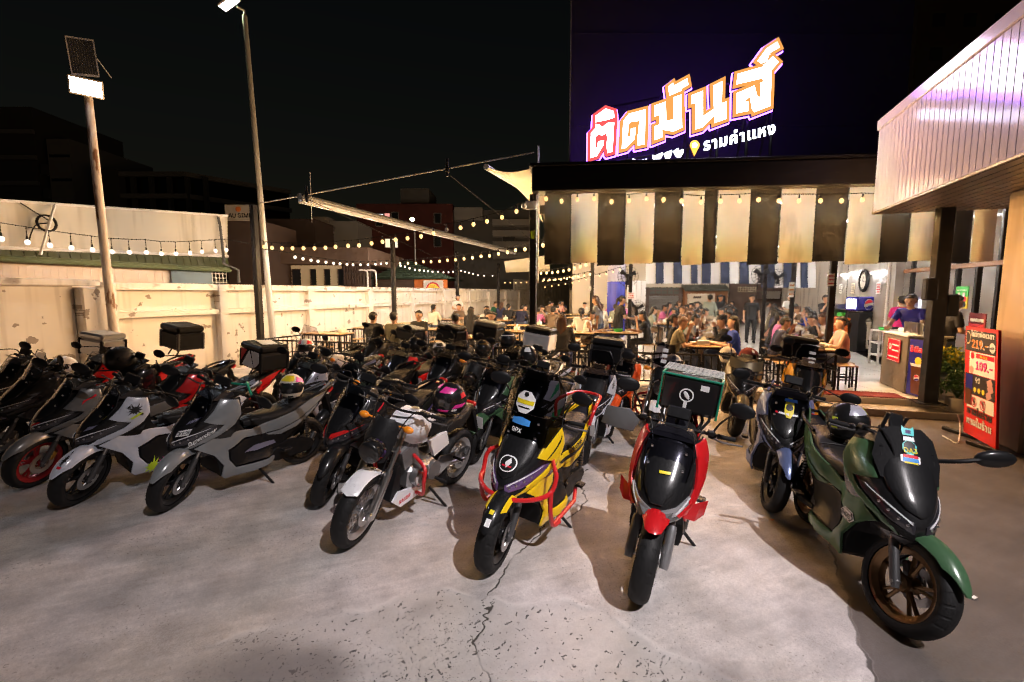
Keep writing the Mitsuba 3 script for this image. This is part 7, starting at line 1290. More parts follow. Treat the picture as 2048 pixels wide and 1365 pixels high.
for c, s in enumerate(COLS):
    for r, d in enumerate(ROWS):
        if c == 6 and r < 3: continue
        left = c < 4
        q = slab_pt(s + (d * .06 if left else d * .16 + ((c - 4) * d * .05 if c < 6 else 0)), d); deg = 0 if left else 90
        tw = table(f'wooden dining table on black legs, {ROWN[r]} row, in {COLN[c]}', q, deg)
        TL = f'{ROWN[r]} table, {["wall", "second left", "third left", "left aisle", "right aisle", "far right", "rear middle"][c]} column'; at_ = 'on the ' + TL
        ppl = SEATED.get((c, r), [])
        if not ppl and (r >= 2 if not left else r >= 3 and (c + r) % 2):
            for sd in ('WE' if not left else 'SN'):
                for o in (-.28, .28):
                    if rt_.random() < (.95 if not left else .6): h = rt_.choice(['short', 'long', 'bun', 'pony', 'short']); m = rt_.choice(SH); ps = rt_.choice(['sit', 'sit_eat', 'sit_low', 'sit_eat']); ppl = ppl + [(sd, o, ps, h, m, rt_.choice([1, 1, 2]), None)]
        taken = set()
        for sd, o, ps, h, m, sl, lb in ppl:
            sg, fdeg = SIDES[sd]; along = sd in 'WE'
            off = np.array([sg * .58, o]) if along else np.array([o, sg * .58]); w = np.append(fd * off[0] + fnorm * off[1], 0)
            pq = np.array([q[0], q[1], SLAB]) + w; taken.add((sd, o > 0))
            lb = lb or f'diner in {CN[m]} with {dict(short="short hair", long="long hair", bun="hair in a bun", pony="a ponytail")[h]}, {dict(W="left", E="right", S="near", N="far")[sd]} {("far" if o > 0 else "near") if not left else ("right" if o > 0 else "left")} seat, {ROWN[r]} table, {["wall", "second left", "third left", "left aisle", "right aisle", "far right", "rear middle"][c]} column'
            person(lb, pq, FDEG + fdeg, ps, h, m, rt_.choice(['cloth_black', 'cloth_denim', 'cloth_navy', 'cloth_brown']), sl, rt_.choice(['skin', 'skin', 'skin_light']), 'hair_brown' if rt_.random() < .15 else 'hair')
            stool(pq, 0, f'{dict(W="left", E="right", S="near", N="far")[sd]} side, seat {"two" if o > 0 else "one"}{"b" if o > .5 else ""}, {TL}')
        if r < 4:
            for sd in ('WE' if not left else 'SN'):
                for o in (-.28, .28):
                    if (sd, o > 0) in taken: continue
                    sg = SIDES[sd][0]; off = np.array([sg * .5, o]) if not left else np.array([o, sg * .5]); w = np.append(fd * off[0] + fnorm * off[1], 0); stool(np.array([q[0], q[1], SLAB]) + w, 0, f'empty, {dict(W="left", E="right", S="near", N="far")[sd]} side, seat {"two" if o > 0 else "one"}, {TL}')
        if ppl and r < 5:
            item('hot_pot' if not left else 'plate', tw, .05, 0, at_=at_); item('tissue_box', tw, -.40, .02, at_=at_)
            for x, y in ((-.2, -.17), (.32, -.16), (-.22, .17), (.30, .18)):
                item(rt_.choice(['bowl', 'plate', 'steel_cup', 'bowl', 'steel_cup']), tw, x + rt_.uniform(-.04, .04), y, at_=at_)
            if not left and r < 3: item('bottle', tw, .48, .05, at_=at_); item('vegetable_basket' if (c, r) in ((5, 1), (5, 3)) else 'pink_bowl' if (c, r) in ((4, 0), (5, 2)) else 'bowl', tw, -.05 if (c, r) != (4, 0) else .42, .14, at_=at_)
        elif r < 4: item('tissue_box', tw, .38, .1, at_=at_); 
xq = G(1232, 664, .97); tw = table('wooden dining table of the man in the sleeveless white top', [xq[0], xq[1], SLAB], 0)
item('vegetable_basket', tw, .05, .05); item('bowl', tw, -.3, -.1); item('bowl', tw, .3, .1); item('plate', tw, .35, -.15)
person('man in a sleeveless white top eating left of the aisle', xq * [1, 1, 0] - [.80, -.20, -SLAB], FDEG, 'sit_eat', 'short', 'cloth_white', 'cloth_brown', 0); stool(xq * [1, 1, 0] - [.80, -.20, -SLAB], 0)
person('woman in dark green and black facing the man in the sleeveless top', xq * [1, 1, 0] + [.82, -.20, SLAB], FDEG + 180, 'sit_eat', 'long', 'cloth_black', 'cloth_black', 1); stool(xq * [1, 1, 0] + [.82, -.20, SLAB], 0, 'under the woman facing the man in the sleeveless top')
def stander(label, px, y, deg, kind, hair, shirt, trousers, sleeve=1, s=1.0, **kw):
    q = P(px, 620, y); return person(label, (q[0], q[1], SLAB), deg, kind, hair, shirt, trousers, sleeve, s=s, **kw)
stander('young waiter in white and blue standing by the left wall', 914, 20.5, -60, 'stand_serve', 'short', 'cloth_white', 'cloth_blue')
stander('woman with long red brown hair standing in grey among the tables', 1199, 13.0, 150, 'stand_serve', 'long', 'cloth_grey', 'cloth_denim', haircol='hair_brown')
stander('waitress in a black vest over white sleeves leaning to a table', 1236, 13.2, 10, 'stand_serve', 'pony', 'cloth_black', 'cloth_black')
stander('man in a sage grey shirt seen from behind at the far shops', 1419, 17.5, 85, 'stand', 'short', 'cloth_sage', 'cloth_cream', 2)
stander('man in dark clothes looking down beside the sage shirt man', 1436, 18.8, -70, 'stand_serve', 'short', 'cloth_black', 'cloth_black')
stander('smiling woman in black standing in the right rows', 1503, 16.4, -100, 'stand', 'long', 'cloth_black', 'cloth_black')
stander('man in a black tee drinking from both hands by the concrete wall', 1648, 15.6, -80, 'stand_phone', 'short', 'cloth_black', 'cloth_black')
stander('cook in a pale tee by the steam at the back', 1575, 20.0, -90, 'stand_serve', 'short', 'cloth_white', 'cloth_brown')
stander('woman in a grey top and cream trousers bending to the drinks fridge', 1731, 14.0, 75, 'stand_reach', 'short', 'cloth_olive', 'cloth_cream', 0, .98)
stander('server in a magenta shirt and black apron at the trolley', 1806, 11.6, 60, 'stand_serve', 'bun', 'cloth_magenta', 'cloth_black')
kk, ktw = stander('smiling server in a blue shirt leaning over the drinks counter', 1832, 9.35, -150, 'stand_reach', 'bun', 'drink_blue', 'cloth_black', 1, 1.06)
kk, ktw = stander('server in a black tee and blue apron beside the entrance post', 1893, 8.05, -15, 'stand_serve', 'short', 'cloth_black', 'cloth_denim', 1, 1.03)
put('apron', B().hull([[.02, .13, .95], [-.06, .14, .9], [.0, .14, .5], [.12, .10, .5], [.12, -.10, .5], [.0, -.14, .5], [-.06, -.14, .9], [.02, -.13, .95], [.12, 0, .98]]), 'cloth_blue', kk, 40, ktw)

# ------------------------------------------------------------------ far end of the restaurant
def wall_box(k, name, px0, px1, y, py0, py1, m, d=.1, emit=None, **kw):
    a, c = P(px0, 600, y), P(px1, 600, y); return put(name, B().box(a[0], c[0], y, y + d, P(px0, py1, y)[2], P(px0, py0, y)[2]), m, k, emit=emit, **kw)
y0 = 26.5
k = thing('back_building', 'row of shop fronts with roller shutters at the far end of the restaurant', 'building')
wall_box(k, 'wall', 1145, 1640, y0, 470, 640, 'shop_cream', .3)
wall_box(k, 'shutter_frame', 1292, 1365, y0 - .12, 575, 640, 'slat_dark', .1)
for i in range(14): a, c = P(1298, 600, y0 - .16), P(1357, 600, y0 - .16); z = P(1298, 592, y0 - .16)[2] - i * .10; put('shutter_slat', B().box(a[0], c[0], y0 - .18, y0 - .125, z - .092, z, .01), 'shutter', k)
for i in range(5):
    for j in range(2): wall_box(k, 'vent_block', 1300 + i * 12, 1309 + i * 12, y0 - .17, 576 + j * 7, 581 + j * 7, 'roof_tile', .04)
fr = wall_box(k, 'kiosk_frame', 1370, 1455, y0 - .4, 578, 640, 'shop_wood', .38); wall_box(k, 'kiosk_panel', 1375, 1430, y0 - .44, 588, 640, 'shop_cream', .03); wall_box(k, 'kiosk_window', 1434, 1451, y0 - .44, 592, 612, 'glass_dark', .03); wall_box(k, 'name_plate', 1387, 1402, y0 - .47, 593, 597, 'slat_dark', .02)
for i in range(18): a = P(1368 + i * 5, 585, y0 - .5); put('roof_tile', B().tube([[a[0], y0 - .2, P(1370, 571, y0 - .5)[2]], [a[0], y0 - .75, P(1370, 581, y0 - .5)[2]]], .07, 6), 'roof_tile', k)
wall_box(k, 'kitchen_recess', 1458, 1640, y0 - .1, 560, 640, 'slat_dark', .09)
for i in range(8): wall_box(k, 'grille_bar', 1475 + i * 5, 1476.2 + i * 5, y0 - .14, 574, 584, 'shop_cream', .03)
for j in range(3): wall_box(k, 'grille_bar', 1475, 1512, y0 - .145, 575 + j * 4, 576 + j * 4, 'shop_cream', .03)
wall_box(k, 'steel_hood', 1525, 1560, y0 - .8, 583, 598, 'steam_steel', .6)
k = thing('far_house', 'pale far house front with a dark tiled eave and a black screen', 'house'); y1 = 30
wall_box(k, 'wall', 1140, 1212, y1, 570, 640, 'house_cream', .3); scr = wall_box(k, 'screen', 1153, 1191, y1 - .12, 586, 607, 'glass_dark', .1)
for i in range(16): a = P(1140 + i * 4.6, 575, y1 - .3); put('eave_tile', B().tube([[a[0], y1, P(1150, 566, y1)[2]], [a[0], y1 - .7, P(1150, 579, y1)[2]]], .07, 6), 'roof_tile', k)
k = thing('far_fence', 'tall pale corrugated fence closing the left side far behind the tables', 'fence')
for i in range(22):
    q0, q1 = np.array(W(1026 + i * 5.4, 600, .4)), np.array(W(1026 + i * 5.4 + 4.9, 600, .4)); 
    if q0[1] > 60: break
    put('sheet', B().add([[q0[0], q0[1], .2], [q1[0], q1[1], .2], [q1[0], q1[1], 3.0], [q0[0], q0[1], 3.0]], [[0, 1, 2, 3]]), 'tarp_white', k)
k = thing('round_column', 'thick round column, bright blue below and pale lilac above, left of the aisle', 'column'); q = P(1232, 600, 19)
put('shaft', B().cyl([q[0], 19, SLAB], [q[0], 19, P(1232, 564, 19)[2]], .36, n=28), 'column_blue', k); put('upper_shaft', B().cyl([q[0], 19, P(1232, 563.8, 19)[2]], [q[0], 19, 4.3], .362, n=28), 'column_lilac', k)
k = thing('white_gate', 'tall white panelled gate between the blue column and the shutters', 'gate')
for i in range(4): wall_box(k, 'panel', 1254 + i * 9.5, 1262.5 + i * 9.5, 25.5, 562, 640, 'white_frame', .06)
aw2 = thing('striped_awning', 'smaller inner awning curtain of white and navy stripes deep in the restaurant', 'awning')
ed2 = [1290, 1309, 1325, 1344, 1361, 1379, 1392, 1400, 1418, 1437, 1455, 1475, 1494, 1518, 1545, 1562, 1580, 1597, 1611, 1628]
for i, (x0, x1) in enumerate(zip(ed2, ed2[1:])):
    a, c = P(x0, 550, 15.5), P(x1, 550, 15.5); zt, zb = 3.15, P(x0, 568 + (8 if i > 12 else 0), 15.5)[2]
    fn = (lambda i: lambda q: np.stack([q[:, 0], 15.5 - .04 * (i % 2) - .12 * (3.15 - q[:, 1]) - .05 * npfbm(np.stack([q[:, 0] * 2, q[:, 1] * 2, q[:, 0] * 0 + i], 1), 2), q[:, 1]], 1))(i)
    put('stripe', panel([(a[0] + .004, zb), (c[0] - .004, zb), (c[0] - .004, zt), (a[0] + .004, zt)], fn, .2, 0, .008, 0, True), 'white_canvas' if i % 2 == 0 else 'navy_canvas', aw2, smooth=True)
put('carrier', B().tube([P(1286, 520, 15.5) * [1, 1, 0] + [0, 0, 3.18], P(1632, 520, 15.5) * [1, 1, 0] + [0, 0, 3.18]], .04, 6), 'black_steel', aw2)
def fan(label, px, py, y, r=.26, floor=False):
    k = thing('fan', label, 'fan'); c = P(px, py, y); n = np.array([-.1, -1, 0]); cage = B()
    for rr_ in (r, r * .7, r * .4): cage.lathe([(rr_, -.004), (rr_ + .006, 0), (rr_, .004), (rr_ - .006, 0), (rr_, -.004)], c + n * (.07 if rr_ < r else 0), n, 26)
    for i in range(18): a = i * math.pi / 9; e = np.array([math.cos(a), 0, math.sin(a)]); cage.tube([c + e * r, c + n * .08 + e * r * .4, c + n * .085], .004, 4)
    put('cage', cage, 'black_steel', k); bl_ = B()
    for i in range(3): a = i * 2.094 + .4; e = np.array([math.cos(a), 0, math.sin(a)]); t_ = np.array([-math.sin(a), 0, math.cos(a)]); bl_.hull([c + e * .05 + t_ * .03, c + e * .05 - t_ * .03 + n * .02, c + e * r * .85 + t_ * .09, c + e * r * .85 - t_ * .06 + n * .03, c + e * r * .6 + n * .012])
    put('blades', bl_, 'black_plastic', k); put('motor', B().ell(c - n * .09, (.07, .10, .07), n=7), 'black_plastic', k); put('bracket', B().tube([c - n * .12, c - n * .2 + [0, 0, -.12], [c[0], c[1] + .2, SLAB + .02 if floor else c[2] - .4]], .018, 6), 'black_steel', k)
fan('wall fan on the black post left of the aisle', 1256, 553, 14, .30); fan('fan beside the inner awning, right of the aisle', 1523, 550, 13.2, .28); fan('fan with a slim cage right of the inner awning', 1556, 555, 13.8, .24); fan('floor fan standing left of the shutters', 1274, 617, 17, .30, True)
post('black post carrying the fan left of the aisle', P(1260, 600, 14.3) * [1, 1, 0], SLAB, 4.2, .10)
post('black post carrying the fan right of the aisle', P(1528, 600, 13.5) * [1, 1, 0], SLAB, 4.2, .10)
def notice(label, q, w, h, m, ink=None, R=None, lines=3):
    k = thing('notice', label, 'notice'); put('sheet', B().obox(q, (w, .008, h), R, .002), m, k)
    R = np.eye(3) if R is None else R; b = B()
    for i in range(lines): b.obox(np.asarray(q) + R @ np.array([0, -.006, h * (.3 - i * .6 / max(lines - 1, 1))]), (w * (.7 if i % 2 else .8), .003, h * .09), R)
    put('print', b, ink or 'ink_grey', k)
notice('paper notice on the post behind the yellow scooter', P(1662, 560, 9.08), .13, .24, 'paper', 'decal_red'); notice('orange and white notice on the post further in', P(1583, 580, 13.3), .16, .42, 'paper', 'orange_board')
notice('pale notice on the post left of the aisle', P(1262, 592, 14.1), .22, .2, 'paper', 'decal_red'); notice('small white plate on the post among the left tables', P(1180, 577, 12.2), .06, .12, 'paper')
# ------------------------------------------------------------------ right wall, shop front, counter
k = thing('concrete_wall', 'bare concrete side wall lit by tube lights on the right', 'wall')
u0, u1 = WV(1787, V0), WV(1600, V0)
def vbox(b, u0, u1, v0, v1, z0, z1, ch=0.0): return b.obox(U * (u0 + u1) / 2 + V * (v0 + v1) / 2 + [0, 0, (z0 + z1) / 2], (abs(u1 - u0), abs(v1 - v0), z1 - z0), RW, ch)
b = B(); vbox(b, u0, u1 + 4, V0, V0 + .2, SLAB, 4.25); put('wall', b, 'raw_concrete', k)
for px in (1692, 1774): b = B(); q = gw(px, 0, .03); b.tube([q + [0, 0, SLAB], q + [0, 0, 3.6]], .035 if px > 1700 else .006, 7); put('pipe' if px > 1700 else 'joint', b, 'white_frame' if px > 1700 else 'black_steel', k)
ck = thing('wall_clock', 'round black rimmed clock on the concrete wall between the tube lights', 'clock'); q = gw(1725, P(1725, 562, gw(1725, 0)[1])[2], .04)
put('rim', B().lathe([(.26, -.04), (.34, -.03), (.36, .0), (.34, .04), (.28, .05), (.26, .02)], q, -V, 28), 'black_plastic', ck, True); fc_ = put('face', B().lathe([(.001, .0), (.28, .0), (.28, .02), (.001, .021)], q, -V, 28), 'paper', ck, False)
put('hand', B().obox(q - V * .03 + [0, 0, .07], (.02, .006, .15), RW).obox(q - V * .03 - U * .05 + [0, 0, -.02], (.12, .006, .02), RW), 'decal_black', fc_)
for i in range(12): a = i * math.pi / 6; put('mark', B().obox(q - V * .026 + U * .23 * math.cos(a) + [0, 0, .23 * math.sin(a)], (.03, .006, .03), RW), 'decal_black', fc_)
for px, py, lb, m in ((1680, 578, 'pale notice farthest along the concrete wall', 'paper'), (1704, 577, 'brown notice on the concrete wall left of the clock', 'beige_canvas'), (1755, 577, 'striped red notice on the concrete wall right of the clock', 'paper')): notice(lb, gw(px, P(px, py, gw(px, 0)[1])[2], .02), .3, .34, m, 'decal_red' if px > 1750 else None, np.stack([U, V, [0, 0, 1.0]], 1), 4)
fg = thing('drinks_fridge', 'dark blue drinks fridge with a round cola emblem on its lit header', 'fridge'); q = gw(1722, 0, .30)
rb = rotm([0, 0, 1], 15); put('cabinet', B().obox([q[0], q[1], SLAB + .6], (.62, .45, 1.2), rb, .02), 'black_plastic', fg); hd_ = put('header', B().obox([q[0], q[1] - .02, SLAB + 1.44], (.78, .42, .42), rb, .04), 'drink_blue', fg)
fn = plane_fn(np.array([q[0], q[1], SLAB + 1.42]) + rb @ np.array([.02, -.235, 0]), rb @ np.array([1, 0, 0]), [0, 0, 1])
def cola_emblem(fn, r, parent, d=.0):
    th_ = np.linspace(0, 2 * math.pi, 25)[:-1]; c_ = np.stack([np.cos(th_) * r, np.sin(th_) * r], 1); put('emblem', B().prism(c_, fn, d, d + .004), 'decal_white', parent); full = shapely.Polygon(c_ * .9)
    w_ = lambda o: [(x, o + .16 * r * math.sin(x / r * 2.6)) for x in np.linspace(-r * 1.1, r * 1.1, 16)]
    put('emblem_red', B().prism(full.intersection(shapely.Polygon(w_(.22 * r) + [(r * 1.2, r * 1.2), (-r * 1.2, r * 1.2)])), fn, d + .004, d + .007), 'decal_red', parent); put('emblem_blue', B().prism(full.intersection(shapely.Polygon(w_(-.22 * r) + [(r * 1.2, -r * 1.2), (-r * 1.2, -r * 1.2)])), fn, d + .004, d + .007), 'drink_blue', parent)
cola_emblem(fn, .17, hd_); tx = B(); flat_text(tx, 'PEPSI', fn, (-.13, -.03), .065, .008, .010); put('lettering', tx, 'decal_white', hd_)
put('lamp_end', B().obox(np.array([q[0], q[1], SLAB + 1.44]) + rb @ np.array([-.40, -.03, 0]), (.02, .3, .3), rb, .005), 'lamp_white', hd_, emit=(4, 4.5, 6), weight=.5)
tr = thing('serving_trolley', 'white serving trolley with red shelf cloth beside the concrete wall', 'trolley'); q = P(1785, 660, 11.3)
for z in (.25, .55, .85): put('shelf', B().obox([q[0], q[1], SLAB + z], (.75, .5, .03), RT, .008), 'white_frame', tr)
put('cloth', B().obox([q[0], q[1] - .26, SLAB + .70], (.70, .01, .24), RT), 'cooler_red', tr)
for x in (-.35, .35):
    for y in (-.23, .23): put('leg', B().obox(q * [1, 1, 0] + RT @ np.array([x, y, 0]) + [0, 0, SLAB + .43], (.04, .04, .86), RT), 'white_frame', tr)
item('vegetable_basket', T().translate([q[0], q[1], SLAB + .115]), -.2, 0, at_='on the serving trolley'); item('plate', T().translate([q[0], q[1], SLAB + .115]), .16, 0, at_='on the serving trolley')
bn = thing('waste_bin', 'small grey bin on the floor between the trolley and the bending woman', 'bin'); q = P(1752, 680, 13.4); put('body', B().lathe([(.001, 0), (.15, 0), (.19, .38), (.20, .39), (.185, .385), (.15, .02), (.001, .02)], [q[0], q[1], SLAB], [0, 0, 1], 18), 'grey_plastic', bn)
for lb, px, y, m in (('red ice cooler on the stand beside the drinks fridge', 1668, 15.0, 'cooler_red'), ('orange ice cooler with a pale handle beside the drinks fridge', 1690, 14.4, 'cooler_orange')):
    k = thing('ice_cooler', lb, 'cooler'); q = P(px, 640, y); put('tub', B().lathe([(.001, 0), (.26, 0), (.31, .5), (.33, .52), (.33, .56), (.001, .57)], [q[0], q[1], SLAB + .45], [0, 0, 1], 20), m, k); put('handle', B().tube([[q[0] + .05, q[1] - .33, SLAB + .85], [q[0] + .05, q[1] - .36, SLAB + .80], [q[0] + .2, q[1] - .33, SLAB + .80], [q[0] + .2, q[1] - .30, SLAB + .85]], .015, 6), 'white_frame', k); put('stand', B().obox([q[0], q[1], SLAB + .22], (.5, .5, .44), RT, .01), 'shop_wood', k)
k = thing('steel_rack', 'steel rack of baskets and jars against the concrete wall', 'rack'); q = gw(1698, 0, .45)
for z in (.95, 1.25): put('shelf', B().obox([q[0], q[1], SLAB + z], (1.2, .45, .025), RW), 'steam_steel', k)
for x in (-.58, .58): put('upright', B().obox(q + U * x + [0, 0, SLAB + .7], (.04, .4, 1.4), RW), 'steam_steel', k)
put('green_tray', B().obox(q + U * .2 + [0, 0, SLAB + 1.06], (.5, .35, .16), RW, .02), 'basket_green', k)
for i in range(4): put('jar', B().cyl(q + U * (-.4 + i * .14) + [0, 0, SLAB + 1.265], q + U * (-.4 + i * .14) + [0, 0, SLAB + 1.44], .05, n=10), 'lamp_clear', k)
# shop front of glass
sf = thing('glazed_shop', 'glazed shop with dark frames and bright inside beside the entrance post', 'shop'); V1 = 5.92
ua, ub = WV(2030, V1), WV(1795, V1)
us = [WV(px, V1) for px in (2030, 1995, 1952, 1912, 1868, 1822, 1795)]
b = B(); vbox(b, ua - .3, ub, V1 - .05, V1 + .08, 2.52, 2.62, .008); put('transom', b, 'shop_wood', sf)
b = B(); vbox(b, ua - .3, ub, V1 - .04, V1 + .06, SLAB, SLAB + .10, .006); put('sill', b, 'black_steel', sf)
for u in us: b = B(); vbox(b, u - .045, u + .045, V1 - .045, V1 + .045, SLAB + .10, 3.9, .006); put('mullion', b, 'black_steel', sf)
for p, q in zip(us, us[1:]):
    put('pane', B().add([U * (p + .05) + V * V1 + [0, 0, SLAB + .11], U * (q - .05) + V * V1 + [0, 0, SLAB + .11], U * (q - .05) + V * V1 + [0, 0, 2.51], U * (p + .05) + V * V1 + [0, 0, 2.51]], [[0, 1, 2, 3]]), 'pane', sf)
    put('pane', B().add([U * (p + .05) + V * V1 + [0, 0, 2.63], U * (q - .05) + V * V1 + [0, 0, 2.63], U * (q - .05) + V * V1 + [0, 0, 3.88], U * (p + .05) + V * V1 + [0, 0, 3.88]], [[0, 1, 2, 3]]), 'pane', sf)
b = B(); vbox(b, ua - 1.5, ub + 3, V1 + 3.0, V1 + 3.1, SLAB, 4.0); put('inner_wall', b, 'white_frame', sf); b = B(); vbox(b, ub, ub + .1, V1 + .1, V1 + 3.0, SLAB, 4.0); put('partition', b, 'white_frame', sf)
b = B(); vbox(b, ua - 1.5, ub, V1 + .1, V1 + 3.0, 3.95, 4.0); put('ceiling', b, 'white_frame', sf); b = B(); vbox(b, ua + .4, ua + 1.4, V1 + 1.6, V1 + 1.7, SLAB, 2.2); put('grey_screen', b, 'column_lilac', sf)
batten('tube light inside the glazed shop', U * (ua + .6) + V * (V1 + 1.6) + [0, 0, 3.85], U * (ua + 2.2) + V * (V1 + 1.6) + [0, 0, 3.85], 800, 1.5, (.9, .97, 1.0))
def board(name, label, cat, px0, px1, py0, py1, v, m):
    k = thing(name, label, cat); p, q = WV(px1, v), WV(px0, v); ym = (U * p + V * v)[1]; b = B(); vbox(b, p, q, v - .02, v, P(px0, py1, ym)[2], P(px0, py0, ym)[2], .004); put('panel', b, m, k)
    o = U * q + V * (v - .021) + [0, 0, P(px0, py1, ym)[2]]; return k, plane_fn(o, -U, [0, 0, 1]), q - p, P(px0, py0, ym)[2] - P(px0, py1, ym)[2]
k, fn, w_, h_ = board('menu_board', 'green menu poster on the shop glass', 'poster', 1912, 1937, 573, 594, V1 - .06, 'basket_green')
put('print', B().prism([(.05, h_ * .6), (w_ - .05, h_ * .6), (w_ - .05, h_ * .68), (.05, h_ * .68)], fn, .0, .003).prism(shapely.Point(w_ * .3, h_ * .2).buffer(.05), fn, 0, .003).prism(shapely.Point(w_ * .7, h_ * .2).buffer(.05), fn, 0, .003), 'decal_white', k)
k, fn, w_, h_ = board('price_poster', 'yellow poster with red and black blots below the green one', 'poster', 1908, 1937, 594, 618, V1 - .06, 'poster_yellow')
for x, y, r, m in ((.2, .75, .07, 'sign_white'), (.75, .8, .07, 'decal_red'), (.25, .3, .08, 'decal_red'), (.7, .35, .09, 'decal_black'), (.5, .55, .06, 'sign_white')): put('blot', B().prism(shapely.affinity.scale(shapely.Point(w_ * x, h_ * y).buffer(r), 1.3, .8), fn, 0, .003), m, k)
k, fn, w_, h_ = board('leaflet', 'white and green leaflet on the shop glass above the server', 'poster', 1908, 1934, 632, 655, V1 - .06, 'paper'); put('print', B().prism([(.1, .1), (w_ * .7, .05), (w_ * .8, h_ * .8), (.2, h_ * .9)], fn, 0, .003), 'drink_blue', k)
k, fn, w_, h_ = board('yellow_poster', 'yellow cartoon style poster on the concrete end wall', 'poster', 1790, 1806, 595, 622, V1 - .10, 'poster_yellow'); put('blot', B().prism(shapely.Point(w_ * .5, h_ * .35).buffer(.1), fn, 0, .003).prism(shapely.Point(w_ * .3, h_ * .75).buffer(.05), fn, 0, .003), 'sign_white', k)
k, fn, w_, h_ = board('framed_notice', 'framed dark red notice behind the menu stand', 'notice', 1944, 1978, 628, 668, V1 - .35, 'mat_red')
put('band', B().prism([(.05, h_ * .55), (w_ - .05, h_ * .55), (w_ - .05, h_ * .72), (.05, h_ * .72)], fn, 0, .003), 'beige_canvas', k); put('band', B().prism([(.03, h_ * .3), (w_ - .03, h_ * .3), (w_ - .03, h_ * .45), (.03, h_ * .45)], fn, 0, .003), 'cooler_red', k)
put('post', B().tube([fn(np.array([w_ / 2]), np.array([0.]), np.array([-.01]))[0], fn(np.array([w_ / 2]), np.array([0.]), np.array([-.01]))[0] * [1, 1, 0] + [0, 0, SLAB]], .015, 6), 'steam_steel', k)
# drinks counter
ct = thing('drinks_counter', 'grey fluted drinks counter with a pale top and a red notice at the entrance', 'counter')
ca, cb, h_c = G(1761, 766, SLAB), G(1809, 788, SLAB), 1.0
ex = (cb - ca); ex[2] = 0; lw = np.linalg.norm(ex); ex /= lw; ey = np.array([-ex[1], ex[0], 0]); ey = ey if ey[0] > 0 else -ey; RC = np.stack([ex, np.cross([0, 0, 1], ex), [0, 0, 1.0]], 1); bk_ = RC[:, 1] if RC[0, 1] > 0 else -RC[:, 1]
cen = (ca + cb) / 2 + bk_ * .28; put('carcass', B().obox(cen * [1, 1, 0] + [0, 0, SLAB + h_c / 2], (lw, .55, h_c), RC, .006), 'fluted_grey', ct)
n_ = 26
for i in range(n_): put('flute', B().cyl(ca + ex * (lw * (i + .5) / n_) - bk_ * .0 + [0, 0, .01], ca + ex * (lw * (i + .5) / n_) + [0, 0, h_c - .01], lw / n_ * .46, n=8), 'fluted_grey', ct)
put('counter_top', B().obox(cen * [1, 1, 0] + [0, 0, SLAB + h_c + .02], (lw + .08, .64, .038), RC, .008), 'counter_top', ct)
fn = plane_fn(ca - bk_ * .035 + [0, 0, 0], ex, [0, 0, 1]); sg_ = put('red_notice', B().prism([(lw * .30, .52), (lw * .80, .52), (lw * .80, .93), (lw * .30, .93)], fn, 0, .01), 'decal_red', ct)
b = B()
for i, (x0, x1, y) in enumerate(((.50, .76, .82), (.50, .76, .72), (.34, .76, .60))): b.prism([(lw * x0, y - .012), (lw * x1, y - .012), (lw * x1, y + .014), (lw * x0, y + .014)], fn, .012, .014)
o = shapely.Point(lw * .41, .78).buffer(.06); b.prism(o.difference(o.buffer(-.012)), fn, .012, .014).prism([(lw * .41 - .05, .80), (lw * .41 - .042, .808), (lw * .41 + .045, .76), (lw * .41 + .037, .75)], fn, .0145, .016).prism([(lw * .41 - .015, .74), (lw * .41 + .015, .74), (lw * .41 + .012, .82), (lw * .41 - .012, .82)], fn, .012, .014)
b.prism(shapely.box(lw * .30, .52, lw * .80, .93).buffer(-.008).difference(shapely.box(lw * .30, .52, lw * .80, .93).buffer(-.014)), fn, .012, .014); put('print', b, 'decal_white', sg_)
# blue drinks banner at the counter's right end
ba, bb = G(1811, 789, SLAB), G(1850, 800, SLAB); e_ = (bb - ba); e_[2] = 0; bl_ = np.linalg.norm(e_) ; e_ /= bl_; bl_ *= 1.0
bnk = thing('drinks_banner', 'blue soft drink banner with a cola glass at the end of the counter', 'banner'); fn = plane_fn(ba, e_, [0, 0, 1]); put('panel', B().prism([(0, .02), (bl_, .02), (bl_, .98), (0, .98)], fn, -.03, 0), 'drink_blue', bnk)
tx = B(); flat_text(tx, 'รีฟิล', fn, (.02, .76), .11, .003, .006, True); put('lettering', tx, 'decal_red', bnk); tx = B(); flat_text(tx, 'รีฟิล', fn, (.012, .766), .11, .001, .0025, True); put('lettering_edge', tx, 'decal_white', bnk)
put('glass', B().prism([(bl_ * .25, .05), (bl_ * .75, .05), (bl_ * .85, .52), (bl_ * .15, .52)], fn, .001, .004), 'cola', bnk); put('foam', B().prism([(bl_ * .15, .52), (bl_ * .85, .52), (bl_ * .88, .57), (bl_ * .12, .57)], fn, .001, .004), 'decal_white', bnk); put('lemon', B().prism(shapely.Point(bl_ * .5, .62).buffer(.07), fn, .001, .004), 'poster_yellow', bnk)
fe = lambda a, c, d: fn(a + bl_ * .5, c + .33, d); cola_emblem(fe, .055, bnk, .005)
ctw = T(np.vstack([np.column_stack([RC, cen * [1, 1, 0] + [0, 0, SLAB + h_c + .04]]), [0, 0, 0, 1]]).tolist())
for i in range(5): k = thing('steel_cup', ['first', 'second', 'third', 'fourth', 'fifth'][i] + ' steel cup from the left on the drinks counter', 'cup', 'steel cups in a row on the counter'); put('body', cup_, 'steam_steel', k, tw=ctw @ T().translate([lw * (-.05 + .105 * i), -.10, 0]).scale([1.5, 1.5, 1.7]))
k = thing('steel_tray', 'low white tray on the left of the drinks counter', 'tray'); put('body', B().obox([-lw * .32, .05, .035], (.26, .3, .07), None, .015), 'white_plastic', k, tw=ctw)
